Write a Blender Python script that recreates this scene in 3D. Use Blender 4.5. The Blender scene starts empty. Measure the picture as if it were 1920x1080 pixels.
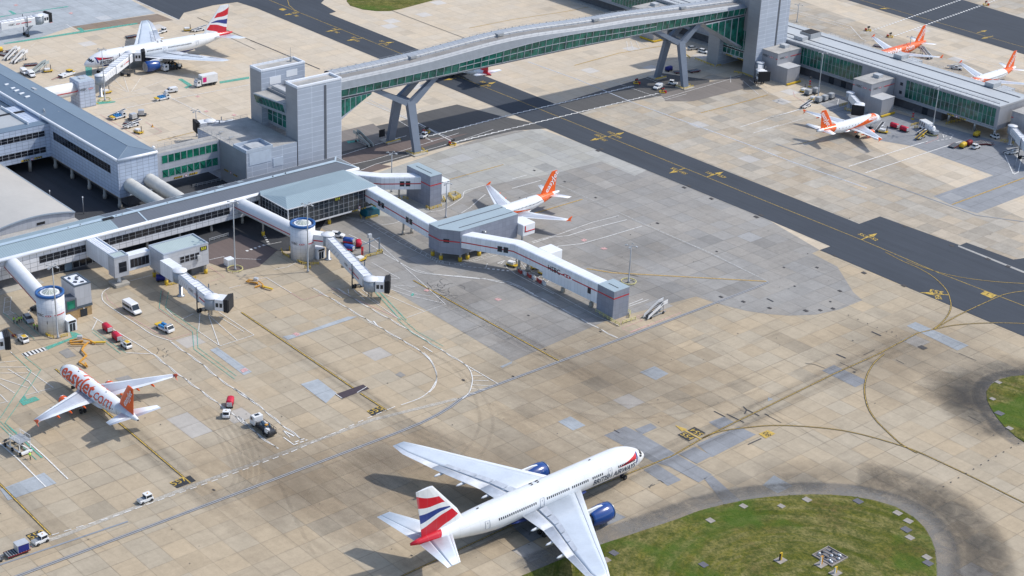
import bpy, bmesh, math, random
from math import radians as R, sin, cos, pi, atan2, hypot, sqrt
from mathutils import Vector, Matrix
random.seed(7)
sc=bpy.context.scene
col=sc.collection
# ---------------------------------------------------------------- camera (surveyed from the photo)
F,PITCH,ROLL,YAW,HC=3147.87,R(24.976),R(2.5563),R(137.767),185.0
fw=Vector((cos(YAW)*cos(PITCH),sin(YAW)*cos(PITCH),-sin(PITCH)))
r0=Vector((sin(YAW),-cos(YAW),0)); u0=r0.cross(fw)
rt=r0*cos(ROLL)+u0*sin(ROLL); up=u0*cos(ROLL)-r0*sin(ROLL)
cam=bpy.data.objects.new('camera',bpy.data.cameras.new('camera')); col.objects.link(cam)
M3=Matrix((rt,up,-fw)).transposed()
cam.matrix_world=Matrix.Translation((0,0,HC))@M3.to_4x4()
cam.data.sensor_width=36; cam.data.lens=F/1920*36; cam.data.clip_start=1; cam.data.clip_end=6000
sc.camera=cam
def G(px,py,z=0.0):
    d=fw*F+rt*(px-960)+up*(540-py); t=-(HC-z)/d.z
    return Vector((d.x*t,d.y*t,z))
# ---------------------------------------------------------------- light
SUN=Vector((0.385,0.81,1.0)).normalized()
w=bpy.data.worlds.new('World'); sc.world=w; w.use_nodes=True
nt=w.node_tree; bg=nt.nodes['Background']; sky=nt.nodes.new('ShaderNodeTexSky')
sky.sky_type='NISHITA'; sky.sun_disc=False; sky.sun_elevation=math.asin(SUN.z); sky.sun_rotation=atan2(SUN.x,SUN.y)
sky.air_density=1.0; sky.dust_density=1.5; sky.ozone_density=1.5
nt.links.new(sky.outputs[0],bg.inputs[0]); bg.inputs[1].default_value=0.15
sl=bpy.data.lights.new('sun','SUN'); sl.energy=2.7; sl.angle=R(0.9); sl.color=(1,0.955,0.88)
so=bpy.data.objects.new('sun',sl); col.objects.link(so)
so.rotation_euler=SUN.to_track_quat('Z','Y').to_euler()
sc.view_settings.view_transform='Standard'; sc.view_settings.look='None'; sc.view_settings.exposure=0.30; sc.view_settings.gamma=1
try: sc.cycles.max_bounces=4; sc.cycles.transparent_max_bounces=12
except Exception: pass
# ---------------------------------------------------------------- node helper
class NT:
    def __init__(s,name):
        s.m=bpy.data.materials.new(name); s.m.use_nodes=True; s.t=s.m.node_tree; s.b=s.t.nodes['Principled BSDF']
    def n(s,k,**kw):
        o=s.t.nodes.new('ShaderNode'+k)
        for a,v in kw.items(): setattr(o,a,v)
        return o
    def put(s,i,v):
        if v is None: return
        if isinstance(v,bpy.types.NodeSocket): s.t.links.new(v,i)
        elif isinstance(v,(tuple,list)):
            v=tuple(v); i.default_value=v+(1,)*(len(i.default_value)-len(v)) if len(v)<len(i.default_value) else v
        else: i.default_value=v
    def m_(s,op,a,b=None,c=None,clamp=False):
        o=s.n('Math',operation=op,use_clamp=clamp); s.put(o.inputs[0],a); s.put(o.inputs[1],b); s.put(o.inputs[2],c); return o.outputs[0]
    def mix(s,f,a,b,bt='MIX'):
        o=s.n('Mix',data_type='RGBA',blend_type=bt); s.put(o.inputs[0],f); s.put(o.inputs[6],a); s.put(o.inputs[7],b); return o.outputs[2]
    def pos(s,obj=False):
        if obj: o=s.n('TexCoord').outputs['Object']
        else: o=s.n('NewGeometry').outputs['Position']
        x=s.n('SeparateXYZ'); s.put(x.inputs[0],o); return o,x.outputs[0],x.outputs[1],x.outputs[2]
    def noise(s,vec,scale,detail=3,rough=.6,dist=0):
        o=s.n('TexNoise'); s.put(o.inputs['Vector'],vec); s.put(o.inputs['Scale'],scale); s.put(o.inputs['Detail'],detail); s.put(o.inputs['Roughness'],rough); s.put(o.inputs['Distortion'],dist); return o.outputs[0]
    def comb(s,x,y,z=0):
        o=s.n('CombineXYZ'); s.put(o.inputs[0],x); s.put(o.inputs[1],y); s.put(o.inputs[2],z); return o.outputs[0]
    def white(s,vec):
        o=s.n('TexWhiteNoise',noise_dimensions='3D'); s.put(o.inputs['Vector'],vec); return o.outputs[0]
    def rng(s,v,a,b,c=0,d=1):
        o=s.n('MapRange'); o.clamp=True; s.put(o.inputs[0],v); s.put(o.inputs[1],a); s.put(o.inputs[2],b); s.put(o.inputs[3],c); s.put(o.inputs[4],d); return o.outputs[0]
    def line(s,u,spacing,width,off=0.0):       # 1 on a line of the given width every spacing metres
        a=s.m_('DIVIDE',s.m_('SUBTRACT',u,off),spacing); f=s.m_('FRACT',a); d=s.m_('ABSOLUTE',s.m_('SUBTRACT',f,0.5))
        return s.m_('GREATER_THAN',d,0.5-width/2/spacing)
    def out(s,c,rough=.8,metal=0,spec=None,bump=None):
        s.put(s.b.inputs['Base Color'],c); s.put(s.b.inputs['Roughness'],rough); s.put(s.b.inputs['Metallic'],metal)
        if spec is not None: s.put(s.b.inputs['Specular IOR Level'],spec)
        if bump is not None:
            o=s.n('Bump'); s.put(o.inputs['Strength'],bump[1]); s.put(o.inputs['Distance'],bump[2]); s.put(o.inputs['Height'],bump[0]); s.t.links.new(o.outputs[0],s.b.inputs['Normal'])
        return s.m
def shade(c,k): return tuple(v*k for v in c[:3])
_mc={}
def P(name,c,rough=.6,metal=0,var=.12,scale=.6,spec=None):
    """plain paint or metal with a little wear"""
    k=(name,)
    if k in _mc: return _mc[k]
    t=NT(name); p,x,y,z=t.pos(True)
    n=t.noise(p,scale,3); n2=t.noise(p,scale*9,2)
    f=t.m_('ADD',t.m_('MULTIPLY',n,.7),t.m_('MULTIPLY',n2,.3))
    cc=t.mix(t.rng(f,.3,.7),shade(c,1-var),shade(c,1+var*.6))
    _mc[k]=t.out(cc,rough,metal,spec); return _mc[k]
SL=5.32
def gt_(t,v,th): return t.m_('GREATER_THAN',v,th)
def concrete(name,c,joint=.62,slab=.10,stain=.35,sx=SL,sy=SL,ox=-234.6,oy=171.12,jw=.13,tint=(1.08,.98,.86)):
    t=NT(name); p,x,y,z=t.pos()
    gx=t.m_('DIVIDE',t.m_('SUBTRACT',x,ox),sx); gy=t.m_('DIVIDE',t.m_('SUBTRACT',y,oy),sy)
    cell=t.comb(t.m_('FLOOR',gx),t.m_('FLOOR',gy),3.3); rnd=t.white(cell)
    cell2=t.comb(t.m_('FLOOR',t.m_('DIVIDE',gx,7)),t.m_('FLOOR',gy),9.1); rnd2=t.white(cell2)
    cell3=t.comb(t.m_('FLOOR',gx),t.m_('FLOOR',gy),17.3); rnd3=t.white(cell3)
    v=t.m_('ADD',t.m_('MULTIPLY',t.m_('SUBTRACT',rnd,.5),slab*2),t.m_('MULTIPLY',t.m_('SUBTRACT',rnd2,.5),slab*1.4))
    big=t.noise(p,.018,4,.6); med=t.noise(p,.16,4,.65,.6)
    st=t.n('Mapping'); st.inputs['Scale'].default_value=(.9,.12,1); t.put(st.inputs['Vector'],p)
    strk=t.noise(st.outputs[0],1.0,3,.7)
    st2=t.n('Mapping'); st2.inputs['Scale'].default_value=(.06,1.1,1); t.put(st2.inputs['Vector'],p)
    strk2=t.noise(st2.outputs[0],1.0,3,.7); fine=t.noise(p,3.2,2,.7); mot=t.noise(p,.55,4,.75,1.2)
    s=t.m_('ADD',t.m_('MULTIPLY',t.m_('SUBTRACT',med,.5),stain*1.3),t.m_('MULTIPLY',t.m_('SUBTRACT',big,.5),stain*1.1))
    s=t.m_('ADD',s,t.m_('MULTIPLY',t.m_('SUBTRACT',strk,.5),stain*.8)); s=t.m_('ADD',s,t.m_('MULTIPLY',t.m_('SUBTRACT',strk2,.5),stain*.6))
    s=t.m_('ADD',s,t.m_('MULTIPLY',t.m_('SUBTRACT',fine,.5),stain*.7))
    s=t.m_('ADD',s,t.m_('MULTIPLY',t.m_('SUBTRACT',mot,.5),stain*1.2)); k=t.m_('ADD',t.m_('ADD',v,s),1.0)
    cc=t.mix(t.rng(rnd3,0,1),shade(c,1.0),(c[0]*tint[0],c[1]*tint[1],c[2]*tint[2]))
    g_=(c[0]+c[1]+c[2])/3; cc=t.mix(t.m_('MULTIPLY',gt_(t,rnd,.990),.6),cc,(g_*1.16,g_*1.17,g_*1.18)); cc=t.mix(t.m_('MULTIPLY',t.m_('LESS_THAN',rnd,.025),.45),cc,shade(c,.74))
    vm=t.n('VectorMath',operation='SCALE'); t.put(vm.inputs[0],cc); t.put(vm.inputs['Scale'],k)
    jn=t.noise(p,.07,3,.6); jc=t.white(t.comb(t.m_('FLOOR',gx),7.7,1)); jd=t.m_('MULTIPLY',t.rng(jn,.35,.65,joint*.25,min(1,joint*1.25)),t.rng(jc,0,1,.55,1.1))
    lx=t.line(x,sx,jw,ox); ly=t.line(y,sy,jw,oy); l=t.m_('MAXIMUM',lx,ly)
    halo=t.m_('MAXIMUM',t.line(x,sx,jw*5,ox),t.line(y,sy,jw*5,oy))
    hn=t.rng(t.noise(p,.35,3,.7),.45,.7,0,.2)
    c1=t.mix(t.m_('MULTIPLY',halo,hn),vm.outputs[0],shade(c,.5))
    c2=t.mix(t.m_('MULTIPLY',l,jd),c1,shade(c,.33))
    sp=t.rng(t.noise(p,.8,2,.8),.71,.76,0,.5)
    c3=t.mix(sp,c2,shade(c,.4))
    return t.out(c3,.88,0,.25,(fine,.25,.05))
def asphalt(name,c,streak=.14,warm=(1,1,1)):
    t=NT(name); p,x,y,z=t.pos()
    st=t.n('Mapping'); st.inputs['Scale'].default_value=(.03,.55,1); t.put(st.inputs['Vector'],p)
    a=t.noise(st.outputs[0],1.0,4,.7); b=t.noise(p,.05,3); f=t.noise(p,4,2,.7)
    k=t.m_('ADD',t.m_('MULTIPLY',t.m_('SUBTRACT',a,.5),streak*3),t.m_('MULTIPLY',t.m_('SUBTRACT',b,.5),streak*2.2))
    k=t.m_('ADD',t.m_('ADD',k,t.m_('MULTIPLY',t.m_('SUBTRACT',f,.5),streak*2)),1)
    ln=t.m_('MULTIPLY',t.line(y,4.1,.14,1),t.rng(t.noise(p,.08,3),.4,.6,.15,.6))
    vm=t.n('VectorMath',operation='SCALE'); t.put(vm.inputs[0],t.mix(ln,c,shade(c,.6))); t.put(vm.inputs['Scale'],k)
    return t.out(vm.outputs[0],.85,0,.3,(f,.3,.04))
def paint(name,c,wear=.5):
    t=NT(name); p,x,y,z=t.pos(); n=t.noise(p,1.3,4,.8); a=t.rng(n,.62-.25*wear,.72,1,.25)
    t.put(t.b.inputs['Alpha'],a); return t.out(shade(c,.95),.7)
def panels(name,c,su,sz,lw=.07,line=.45,var=.05,rough=.45,metal=0.,oz=0.,ou=0.,lc=None,horiz=True,spec=None):
    """cladding: seams every su along the wall and every sz up it"""
    t=NT(name); p,x,y,z=t.pos()
    g=t.n('NewGeometry'); nx=t.n('SeparateXYZ'); t.put(nx.inputs[0],g.outputs['True Normal'])
    isx=t.m_('GREATER_THAN',t.m_('ABSOLUTE',nx.outputs[0]),.7); top=t.m_('GREATER_THAN',t.m_('ABSOLUTE',nx.outputs[2]),.8)
    mu=t.n('Mix',data_type='FLOAT'); t.put(mu.inputs[0],isx); t.put(mu.inputs[2],x); t.put(mu.inputs[3],y); u=mu.outputs[0]
    mv=t.n('Mix',data_type='FLOAT'); t.put(mv.inputs[0],top); t.put(mv.inputs[2],z); t.put(mv.inputs[3],y); v=mv.outputs[0]
    l=t.line(u,su,lw,ou)
    if horiz: l=t.m_('MAXIMUM',l,t.line(v,sz,lw,oz))
    rnd=t.white(t.comb(t.m_('FLOOR',t.m_('DIVIDE',t.m_('SUBTRACT',u,ou),su)),t.m_('FLOOR',t.m_('DIVIDE',t.m_('SUBTRACT',v,oz),sz)),isx))
    ns=t.noise(p,.35,3); 
    k=t.m_('ADD',t.m_('ADD',t.m_('MULTIPLY',t.m_('SUBTRACT',rnd,.5),var*2),t.m_('MULTIPLY',t.m_('SUBTRACT',ns,.5),.16)),1)
    vm=t.n('VectorMath',operation='SCALE'); t.put(vm.inputs[0],t.mix(t.m_('MULTIPLY',l,line),c,lc or shade(c,.25))); t.put(vm.inputs['Scale'],k)
    return t.out(vm.outputs[0],rough,metal,spec)
def roofing(name,c,axis,sp,lw=.12,line=.35,rough=.45,var=.10):
    t=NT(name); p,x,y,z=t.pos(); u=x if axis=='x' else y
    l=t.m_('MULTIPLY',t.line(u,sp,lw),line); a=t.noise(p,.12,4,.7); b=t.noise(p,1.4,3,.7)
    k=t.m_('ADD',t.m_('ADD',t.m_('MULTIPLY',t.m_('SUBTRACT',a,.5),var*3),t.m_('MULTIPLY',t.m_('SUBTRACT',b,.5),var*1.5)),1)
    vm=t.n('VectorMath',operation='SCALE'); t.put(vm.inputs[0],t.mix(l,c,shade(c,.55))); t.put(vm.inputs['Scale'],k)
    return t.out(vm.outputs[0],rough)
def glassy(name,c,c2,scale=.4,rough=.12,spec=.6):
    """dark window glass: rooms behind read as patches"""
    t=NT(name); p,x,y,z=t.pos()
    rnd=t.noise(p,scale,3,.7); cell=t.white(t.comb(t.m_('FLOOR',t.m_('DIVIDE',x,1.7)),t.m_('FLOOR',t.m_('DIVIDE',y,1.7)),t.m_('FLOOR',t.m_('DIVIDE',z,1.5))))
    f=t.m_('ADD',t.m_('MULTIPLY',t.rng(rnd,.35,.65),.6),t.m_('MULTIPLY',cell,.4))
    return t.out(t.mix(f,c,c2),rough,0,spec)
# ---------------------------------------------------------------- mesh builder
ORG={}
class MB:
    def __init__(s): s.v=[]; s.f=[]; s.mi=[]; s.sm=[]; s.k=0; s.s=False
    def add(s,vs,fs):
        o=len(s.v); s.v+=[Vector(v) for v in vs]
        for f in fs: s.f.append([i+o for i in f]); s.mi.append(s.k); s.sm.append(s.s)
        return s
    def mat(s,k): s.k=k; return s
    def box(s,x0,x1,y0,y1,z0,z1,M=None):
        vs=[Vector((x,y,z)) for z in (z0,z1) for y in (y0,y1) for x in (x0,x1)]
        if M is not None: vs=[M@v for v in vs]
        return s.add(vs,[(0,2,3,1),(4,5,7,6),(0,1,5,4),(1,3,7,5),(3,2,6,7),(2,0,4,6)])
    def cbox(s,c,d,rz=0,ry=0):
        M=Matrix.Translation(c)@Matrix.Rotation(rz,4,'Z')@Matrix.Rotation(ry,4,'Y')
        return s.box(-d[0]/2,d[0]/2,-d[1]/2,d[1]/2,-d[2]/2,d[2]/2,M)
    def prism(s,poly,z0,z1,inset=0):
        P_=[Vector((p[0],p[1],0)) for p in poly]
        A=sum(P_[i].x*P_[(i+1)%len(P_)].y-P_[(i+1)%len(P_)].x*P_[i].y for i in range(len(P_)))
        if A<0: P_.reverse()
        n=len(P_); c=sum(P_,Vector())/n
        zt=z1 if not callable(z1) else None
        b=[Vector((p.x,p.y,z0)) for p in P_]
        t=[]
        for p in P_:
            q=p+(c-p)*inset; t.append(Vector((q.x,q.y,zt if zt is not None else z1(q.x,q.y))))
        return s.add(b+t,[tuple(range(n))[::-1],tuple(range(n,2*n))]+[(i,(i+1)%n,n+(i+1)%n,n+i) for i in range(n)])
    def rings(s,rs,cap=True,closed=True):
        n=len(rs[0]); vs=[v for r in rs for v in r]; fs=[]
        for j in range(len(rs)-1):
            for i in range(n if closed else n-1):
                a=j*n+i; b=j*n+(i+1)%n; fs.append((a,b,b+n,a+n))
        if cap and closed: fs.append(tuple(range(n))[::-1]); fs.append(tuple(range((len(rs)-1)*n,len(rs)*n)))
        return s.add(vs,fs)
    def tube(s,a,b,r0,r1=None,n=10,cap=True):
        a=Vector(a); b=Vector(b); r1=r0 if r1 is None else r1; d=(b-a).normalized()
        q=d.to_track_quat('Z','Y'); x=q@Vector((1,0,0)); y=q@Vector((0,1,0))
        sm=s.s; s.s=n>=8 or sm
        s.rings([[c+x*cos(2*pi*i/n)*r+y*sin(2*pi*i/n)*r for i in range(n)] for c,r in((a,r0),(b,r1))],False); s.s=False
        if cap:
            o=len(s.v)-2*n
            for rng,rev in((range(o,o+n),1),(range(o+n,o+2*n),0)):
                l=list(rng); s.f.append(l[::-1] if rev else l); s.mi.append(s.k); s.sm.append(False)
        s.s=sm; return s
    def bar(s,a,b,w,h=None):
        a=Vector(a); b=Vector(b); h=h or w; d=b-a; L=d.length
        q=d.normalized(); upv=Vector((0,0,1)) if abs(q.z)<.95 else Vector((1,0,0))
        x=q.cross(upv).normalized()*w/2; y=x.cross(q).normalized()*h/2
        return s.rings([[c-x-y,c+x-y,c+x+y,c-x+y] for c in(a,b)][::-1])
    def path(s,pts,w,h=None):
        for a,b in zip(pts,pts[1:]): s.bar(a,b,w,h)
        return s
    def lathe(s,c,prof,n=16,axis='z'):
        c=Vector(c); rs=[]
        for r,h in prof:
            if axis=='z': rs.append([c+Vector((cos(2*pi*i/n)*r,sin(2*pi*i/n)*r,h)) for i in range(n)])
            elif axis=='x': rs.append([c+Vector((h,cos(2*pi*i/n)*r,sin(2*pi*i/n)*r)) for i in range(n)])
            else: rs.append([c+Vector((cos(2*pi*i/n)*r,h,sin(2*pi*i/n)*r)) for i in range(n)][::-1])
        sm=s.s; s.s=True; s.rings(rs); s.s=sm; return s
    def ringbox(s,x0,x1,y0,y1,w,z0,z1):
        s.box(x0,x1,y0,y0+w,z0,z1); s.box(x0,x1,y1-w,y1,z0,z1); s.box(x0,x0+w,y0+w,y1-w,z0,z1); s.box(x1-w,x1,y0+w,y1-w,z0,z1); return s
    def quad(s,a,b,c,d): return s.add([a,b,c,d],[(0,1,2,3)])
    def side(s,prof,y0,y1,M=None):          # profile in x,z pushed from y0 to y1
        n=len(prof); A=sum(prof[i][0]*prof[(i+1)%n][1]-prof[(i+1)%n][0]*prof[i][1] for i in range(n))
        pr=list(prof) if A>0 else list(prof)[::-1]
        vs=[Vector((x,y,z)) for y in(y0,y1) for x,z in pr]
        if M is not None: vs=[M@v for v in vs]
        return s.add(vs,[tuple(range(n)),tuple(range(n,2*n))[::-1]]+[((i+1)%n,i,n+i,n+(i+1)%n) for i in range(n)])
    def mesh(s,name,mats,org=Vector()):
        me=bpy.data.meshes.new(name); me.from_pydata([v-org for v in s.v],[],s.f)
        if not isinstance(mats,(list,tuple)): mats=[mats]
        for m in mats: me.materials.append(m)
        for p,k,sm in zip(me.polygons,s.mi,s.sm): p.material_index=min(k,len(mats)-1); p.use_smooth=sm
        me.validate(); me.update(); return me
    def build(s,name,mats,parent=None,bevel=0,**tags):
        org=ORG.get(parent.name,Vector()) if parent else tags.pop('org',Vector())
        o=bpy.data.objects.new(name,s.mesh(name,mats,org)); col.objects.link(o)
        if parent: o.parent=parent
        else: o.location=org
        ORG[o.name]=org
        if bevel:
            bm=o.modifiers.new('b','BEVEL'); bm.width=bevel; bm.segments=2; bm.limit_method='ANGLE'
        for k,v in tags.items(): o[k]=v
        return o
def thing(name,label,cat,loc=(0,0,0),group=None,rz=0):
    o=bpy.data.objects.new(name,None); o.empty_display_size=.5; col.objects.link(o); o.location=loc; o.rotation_euler=(0,0,rz)
    o['label']=label; o['category']=cat
    if group: o['group']=group
    ORG[o.name]=Vector(loc) if rz==0 else Vector(); return o
def kids(o): return [c for c in bpy.data.objects if c.parent==o]
def dup(o,loc=None,rz=None,label=None,group=None,parent=None,s=None):
    c=o.copy(); col.objects.link(c)
    if parent: c.parent=parent
    for ch in o.children: dup(ch,parent=c)
    if loc is not None: c.location=(loc[0],loc[1],loc[2] if len(loc)>2 else 0)
    if rz is not None: c.rotation_euler=(0,0,rz)
    if label: c['label']=label
    if group: c['group']=group
    if s: c.scale=(s,s,s)
    return c
def text_mesh(txt,size,bold=0.0,shear=0.0,spacing=1.0,align='CENTER',sx=1.0):
    cu=bpy.data.curves.new('t','FONT'); cu.body=txt; cu.size=size; cu.offset=bold; cu.shear=shear; cu.space_character=spacing; cu.align_x=align; cu.align_y='CENTER'; cu.resolution_u=3
    o=bpy.data.objects.new('t',cu); col.objects.link(o); dg=bpy.context.evaluated_depsgraph_get(); dg.update()
    me=bpy.data.meshes.new_from_object(o.evaluated_get(dg)); bpy.data.objects.remove(o); bpy.data.curves.remove(cu)
    vs=[Vector((v.co.x*sx,v.co.y,0)) for v in me.vertices]; fs=[list(p.vertices) for p in me.polygons]; bpy.data.meshes.remove(me)
    return vs,fs
def letters(mb,txt,size,org,ux,uy,lift=.03,**kw):
    vs,fs=text_mesh(txt,size,**kw); org=Vector(org); ux=Vector(ux).normalized(); uy=Vector(uy).normalized(); n=ux.cross(uy)
    mb.add([org+ux*v.x+uy*v.y+n*lift for v in vs],fs); return mb
# ================================================================ GROUND
def Z(ox,oy,s,pts): return [(ox+a/s,oy+b/s) for a,b in pts]
def sheet(name,mat,polys,layer,kind='structure',**tg):
    b=MB(); z=.011*layer
    for q_,pl in enumerate(polys):
        pts=[G(x,y,0) for x,y in pl]; z=.011*layer+.0018*(q_%6)
        A=sum(pts[i].x*pts[(i+1)%len(pts)].y-pts[(i+1)%len(pts)].x*pts[i].y for i in range(len(pts)))
        if A<0: pts.reverse()
        b.add([(p.x,p.y,z) for p in pts],[tuple(range(len(pts)))])
    o=b.build(name,mat,kind=kind)
    for k,v in tg.items(): o[k]=v
    return o
def smooth(pts,n=6):
    out=[]; P_=[pts[0]]+list(pts)+[pts[-1]]
    for i in range(1,len(P_)-2):
        p0,p1,p2,p3=P_[i-1:i+3]
        for k in range(n):
            t=k/n; out.append(p1*1.0*(1-0)+(p2-p0)*.5*t+(p0*2-p1*5+p2*4-p3)*.5*t*t+(p1*3-p0-p2*3+p3)*.5*t**3)
    out.append(pts[-1]); return out
def ribbon(b,pts,w,z,dash=None):
    segs=[pts]
    if dash:
        on,off=dash[:2]; segs=[]; cur=[]; acc=0; state=True; rem=on
        for a,c in zip(pts,pts[1:]):
            L=(c-a).length; d=(c-a)/max(L,1e-6); t=0
            if state and not cur: cur=[a]
            while L-t>rem:
                t+=rem; q=a+d*t
                if state: cur.append(q); segs.append(cur); cur=[]; rem=off
                else: cur=[q]; rem=on
                state=not state
            rem-=L-t
            if state: cur.append(c)
        if state and len(cur)>1: segs.append(cur)
    for sg in segs:
        if len(sg)<2: continue
        vs=[]
        for i,p in enumerate(sg):
            a=sg[max(0,i-1)]; c=sg[min(len(sg)-1,i+1)]; d=(c-a); d.z=0
            if d.length<1e-6: d=Vector((1,0,0))
            d.normalize(); nrm=Vector((-d.y,d.x,0)); k=1.0
            if 0<i<len(sg)-1:
                e=(sg[i]-a); e.z=0
                if e.length>1e-6: k=1/max(.45,abs(e.normalized().dot(d)))
            vs+=[(p.x+nrm.x*w/2*k,p.y+nrm.y*w/2*k,z),(p.x-nrm.x*w/2*k,p.y-nrm.y*w/2*k,z)]
        b.add(vs,[(2*i,2*i+1,2*i+3,2*i+2) for i in range(len(sg)-1)])
def lines(name,mat,items,layer):
    """items: (pixel polyline, width in m, [curve], [dash], [shift])"""
    b=MB()
    for it in items:
        pts=[G(x,y) for x,y in it[0]]; o=it[2] if len(it)>2 else {}
        if o.get('c'): pts=smooth(pts)
        if o.get('braid'):
            A,wl=o['braid']; fine=[]; L=0
            for a,c in zip(pts,pts[1:]):
                n=max(1,int((c-a).length/1.2)); d=(c-a).normalized(); nr=Vector((-d.y,d.x,0))
                for k in range(n):
                    q=a.lerp(c,k/n); fine.append((q,nr,L+(c-a).length*k/n))
                L+=(c-a).length
            fine.append((pts[-1],fine[-1][1],L))
            for s_ in(1,-1): ribbon(b,[q+nr*(s_*A*sin(2*pi*l/wl)+.12*sin(l*.9)) for q,nr,l in fine],it[1],.011*layer)
            continue
        if o.get('off'):
            d=[(pts[min(i+1,len(pts)-1)]-pts[max(i-1,0)]).normalized() for i in range(len(pts))]
            pts=[p+Vector((-e.y,e.x,0))*o['off'] for p,e in zip(pts,d)]
        ribbon(b,pts,it[1],.011*layer,o.get('dash'))
    return b.build(name,mat,kind='structure')
def gtext(b,txt,c,to,size,layer,bold=.0,sx=1.0,flip=False):
    o=G(*c); u=(G(*to)-o).normalized(); v=Vector((-u.y,u.x,0))
    if flip: v=-v
    letters(b,txt,size,(o.x,o.y,0),u,v,lift=.011*layer,bold=bold,sx=sx)
TAN=(.400,.345,.262); TANL=(.525,.460,.370); GREY=(.285,.278,.265); GREYL=(.37,.368,.35)
m_tan=concrete('apron concrete tan',TAN,slab=.055,stain=.28,tint=(1.06,.99,.90))
m_tanL=concrete('apron concrete pale',TANL,joint=.32,slab=.03,stain=.22,tint=(1.03,.99,.93))
m_grey=concrete('apron concrete grey',GREY,joint=.5,slab=.07,stain=.3,tint=(1.04,1,.95))
m_grnL=concrete('apron concrete pale grey',GREYL,joint=.5,slab=.06,stain=.28,tint=(1.02,1,.95))
m_blu=concrete('apron concrete bluish',(.265,.275,.29),joint=.5,slab=.05,stain=.28,tint=(1,1,1.0))
m_bluL=concrete('apron concrete silver',(.37,.40,.425),joint=.5,slab=.05,stain=.3,tint=(1,1,1.0))
m_mid=concrete('apron concrete mixed',(.385,.355,.305),joint=.45,slab=.09,stain=.35)
m_brn=concrete('apron concrete brown',(.24,.20,.165),joint=.4,slab=.05,stain=.3)
m_asp=asphalt('taxiway asphalt',(.052,.061,.076),.16)
m_asp2=asphalt('road asphalt',(.095,.093,.092)); m_red=asphalt('reddish road asphalt',(.15,.118,.108)); m_aspw=asphalt('old asphalt',(.20,.18,.165),.2)
b=MB(); b.add([(-2500,-700,0),(600,-700,0),(600,2600,0),(-2500,2600,0)],[(0,1,2,3)]); b.build('ground',m_tan,kind='structure')
# pale concrete beyond the stands and either side of the taxiway
sheet('pale_apron',m_tanL,[[(-300,-300),(2300,-300),(2300,790),(1920,631),(1704,540),(1537,469),(1440,412),(1092,270),(960,240),(830,283),(690,330),(560,395),(0,395),(-300,500)]],1)
sheet('grey_apron',m_grey,[[(560,395),(620,440),(700,520),(730,540),(960,678),(1140,600),(1305,556),(1348,570),(1400,583),(1440,589),(1480,592),(1530,590),(1575,580),(1617,563),(1600,548),(1570,500),(1522,475),(1537,469),(1440,412),(1092,270),(960,240),(830,283),(690,330),(640,390)]],2)
sheet('pale_grey_apron',m_grnL,[[(640,400),(690,330),(830,283),(1008,240),(1092,270),(1130,285),(1180,305),(1215,318),(1190,330),(1128,303),(1040,325),(900,350),(780,410)]],3)
sheet('mixed_apron',m_mid,[[(1041,195),(1240,176),(1330,140),(1400,150),(1500,205),(1620,265),(1700,310),(1920,410),(1920,482),(1900,487),(1840,470),(1812,455),(1800,460),(1650,406),(1611,420),(1440,352),(1231,269)],[(1567,0),(2100,0),(2100,200),(1920,102)],[(1440,0),(1500,0),(1930,160),(1930,250),(1480,60)]],2)
sheet('bluish_apron',m_blu,[[(1530,190),(1600,235),(1640,262),(1710,274),(1862,329),(1750,368),(1787,386),(1832,400),(1920,366),(2000,330),(2000,300),(1760,235),(1560,175)]],3)
sheet('silver_apron',m_bluL,[[(-60,0),(242,-2),(292,25),(135,50),(70,72),(0,86),(-60,95)],[(0,0),(340,-2),(300,-30),(0,-30)]],3)
sheet('brown_apron',m_brn,[[(135,50),(295,26),(325,38),(150,57)]],4)
sheet('taxiway',m_asp,[[(260,-10),(602,-10),(608,0),(602,6),(630,22),(617,26),(790,95),(1041,195),(1231,269),(1440,352),(1611,420),(1650,406),(1800,460),(1812,455),(1900,487),(1920,484),(2100,560),(2100,700),(1920,631),(1704,540),(1537,469),(1557,462),(1440,412),(1092,270),(939,205),(823,157),(710,110),(480,15),(445,4),(400,10),(345,24),(336,37),(252,0)],
  [(1500,-27),(1920,102),(2100,160),(2100,90),(1920,35),(1790,-5)]],5)
sheet('service_road_asphalt',m_asp2,[[(786,212),(857,196),(936,217),(1041,240),(965,245),(848,272),(640,330),(640,250),(760,225)],
   [(1041,195),(1060,190),(1160,160),(1240,137),(1330,150),(1330,172),(1239,180),(1130,200),(1090,212)]],4)
sheet('old_asphalt_road',m_aspw,[[(1238,176),(1400,138),(1440,150),(1400,165),(1300,190),(1248,190)],[(640,246),(700,232),(735,262),(640,285)]],6)
sheet('reddish_road',m_red,[[(640,292),(735,266),(790,262),(880,250),(800,275),(720,292),(650,312)],[(650,330),(705,307),(735,312),(690,325),(655,337)],[(375,465),(450,440),(520,470),(486,500),(440,510),(390,492)]],6)
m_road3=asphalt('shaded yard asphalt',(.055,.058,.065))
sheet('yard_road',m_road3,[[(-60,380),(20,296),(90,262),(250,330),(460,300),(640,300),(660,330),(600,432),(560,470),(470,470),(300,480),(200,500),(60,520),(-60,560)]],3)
sheet('pale_strip',P('weathered concrete strip',(.36,.35,.33),.85,var=.2),[[(1797,460),(1920,509),(2100,580),(2100,585),(1920,512.5),(1796,462.5)]],6)
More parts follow.
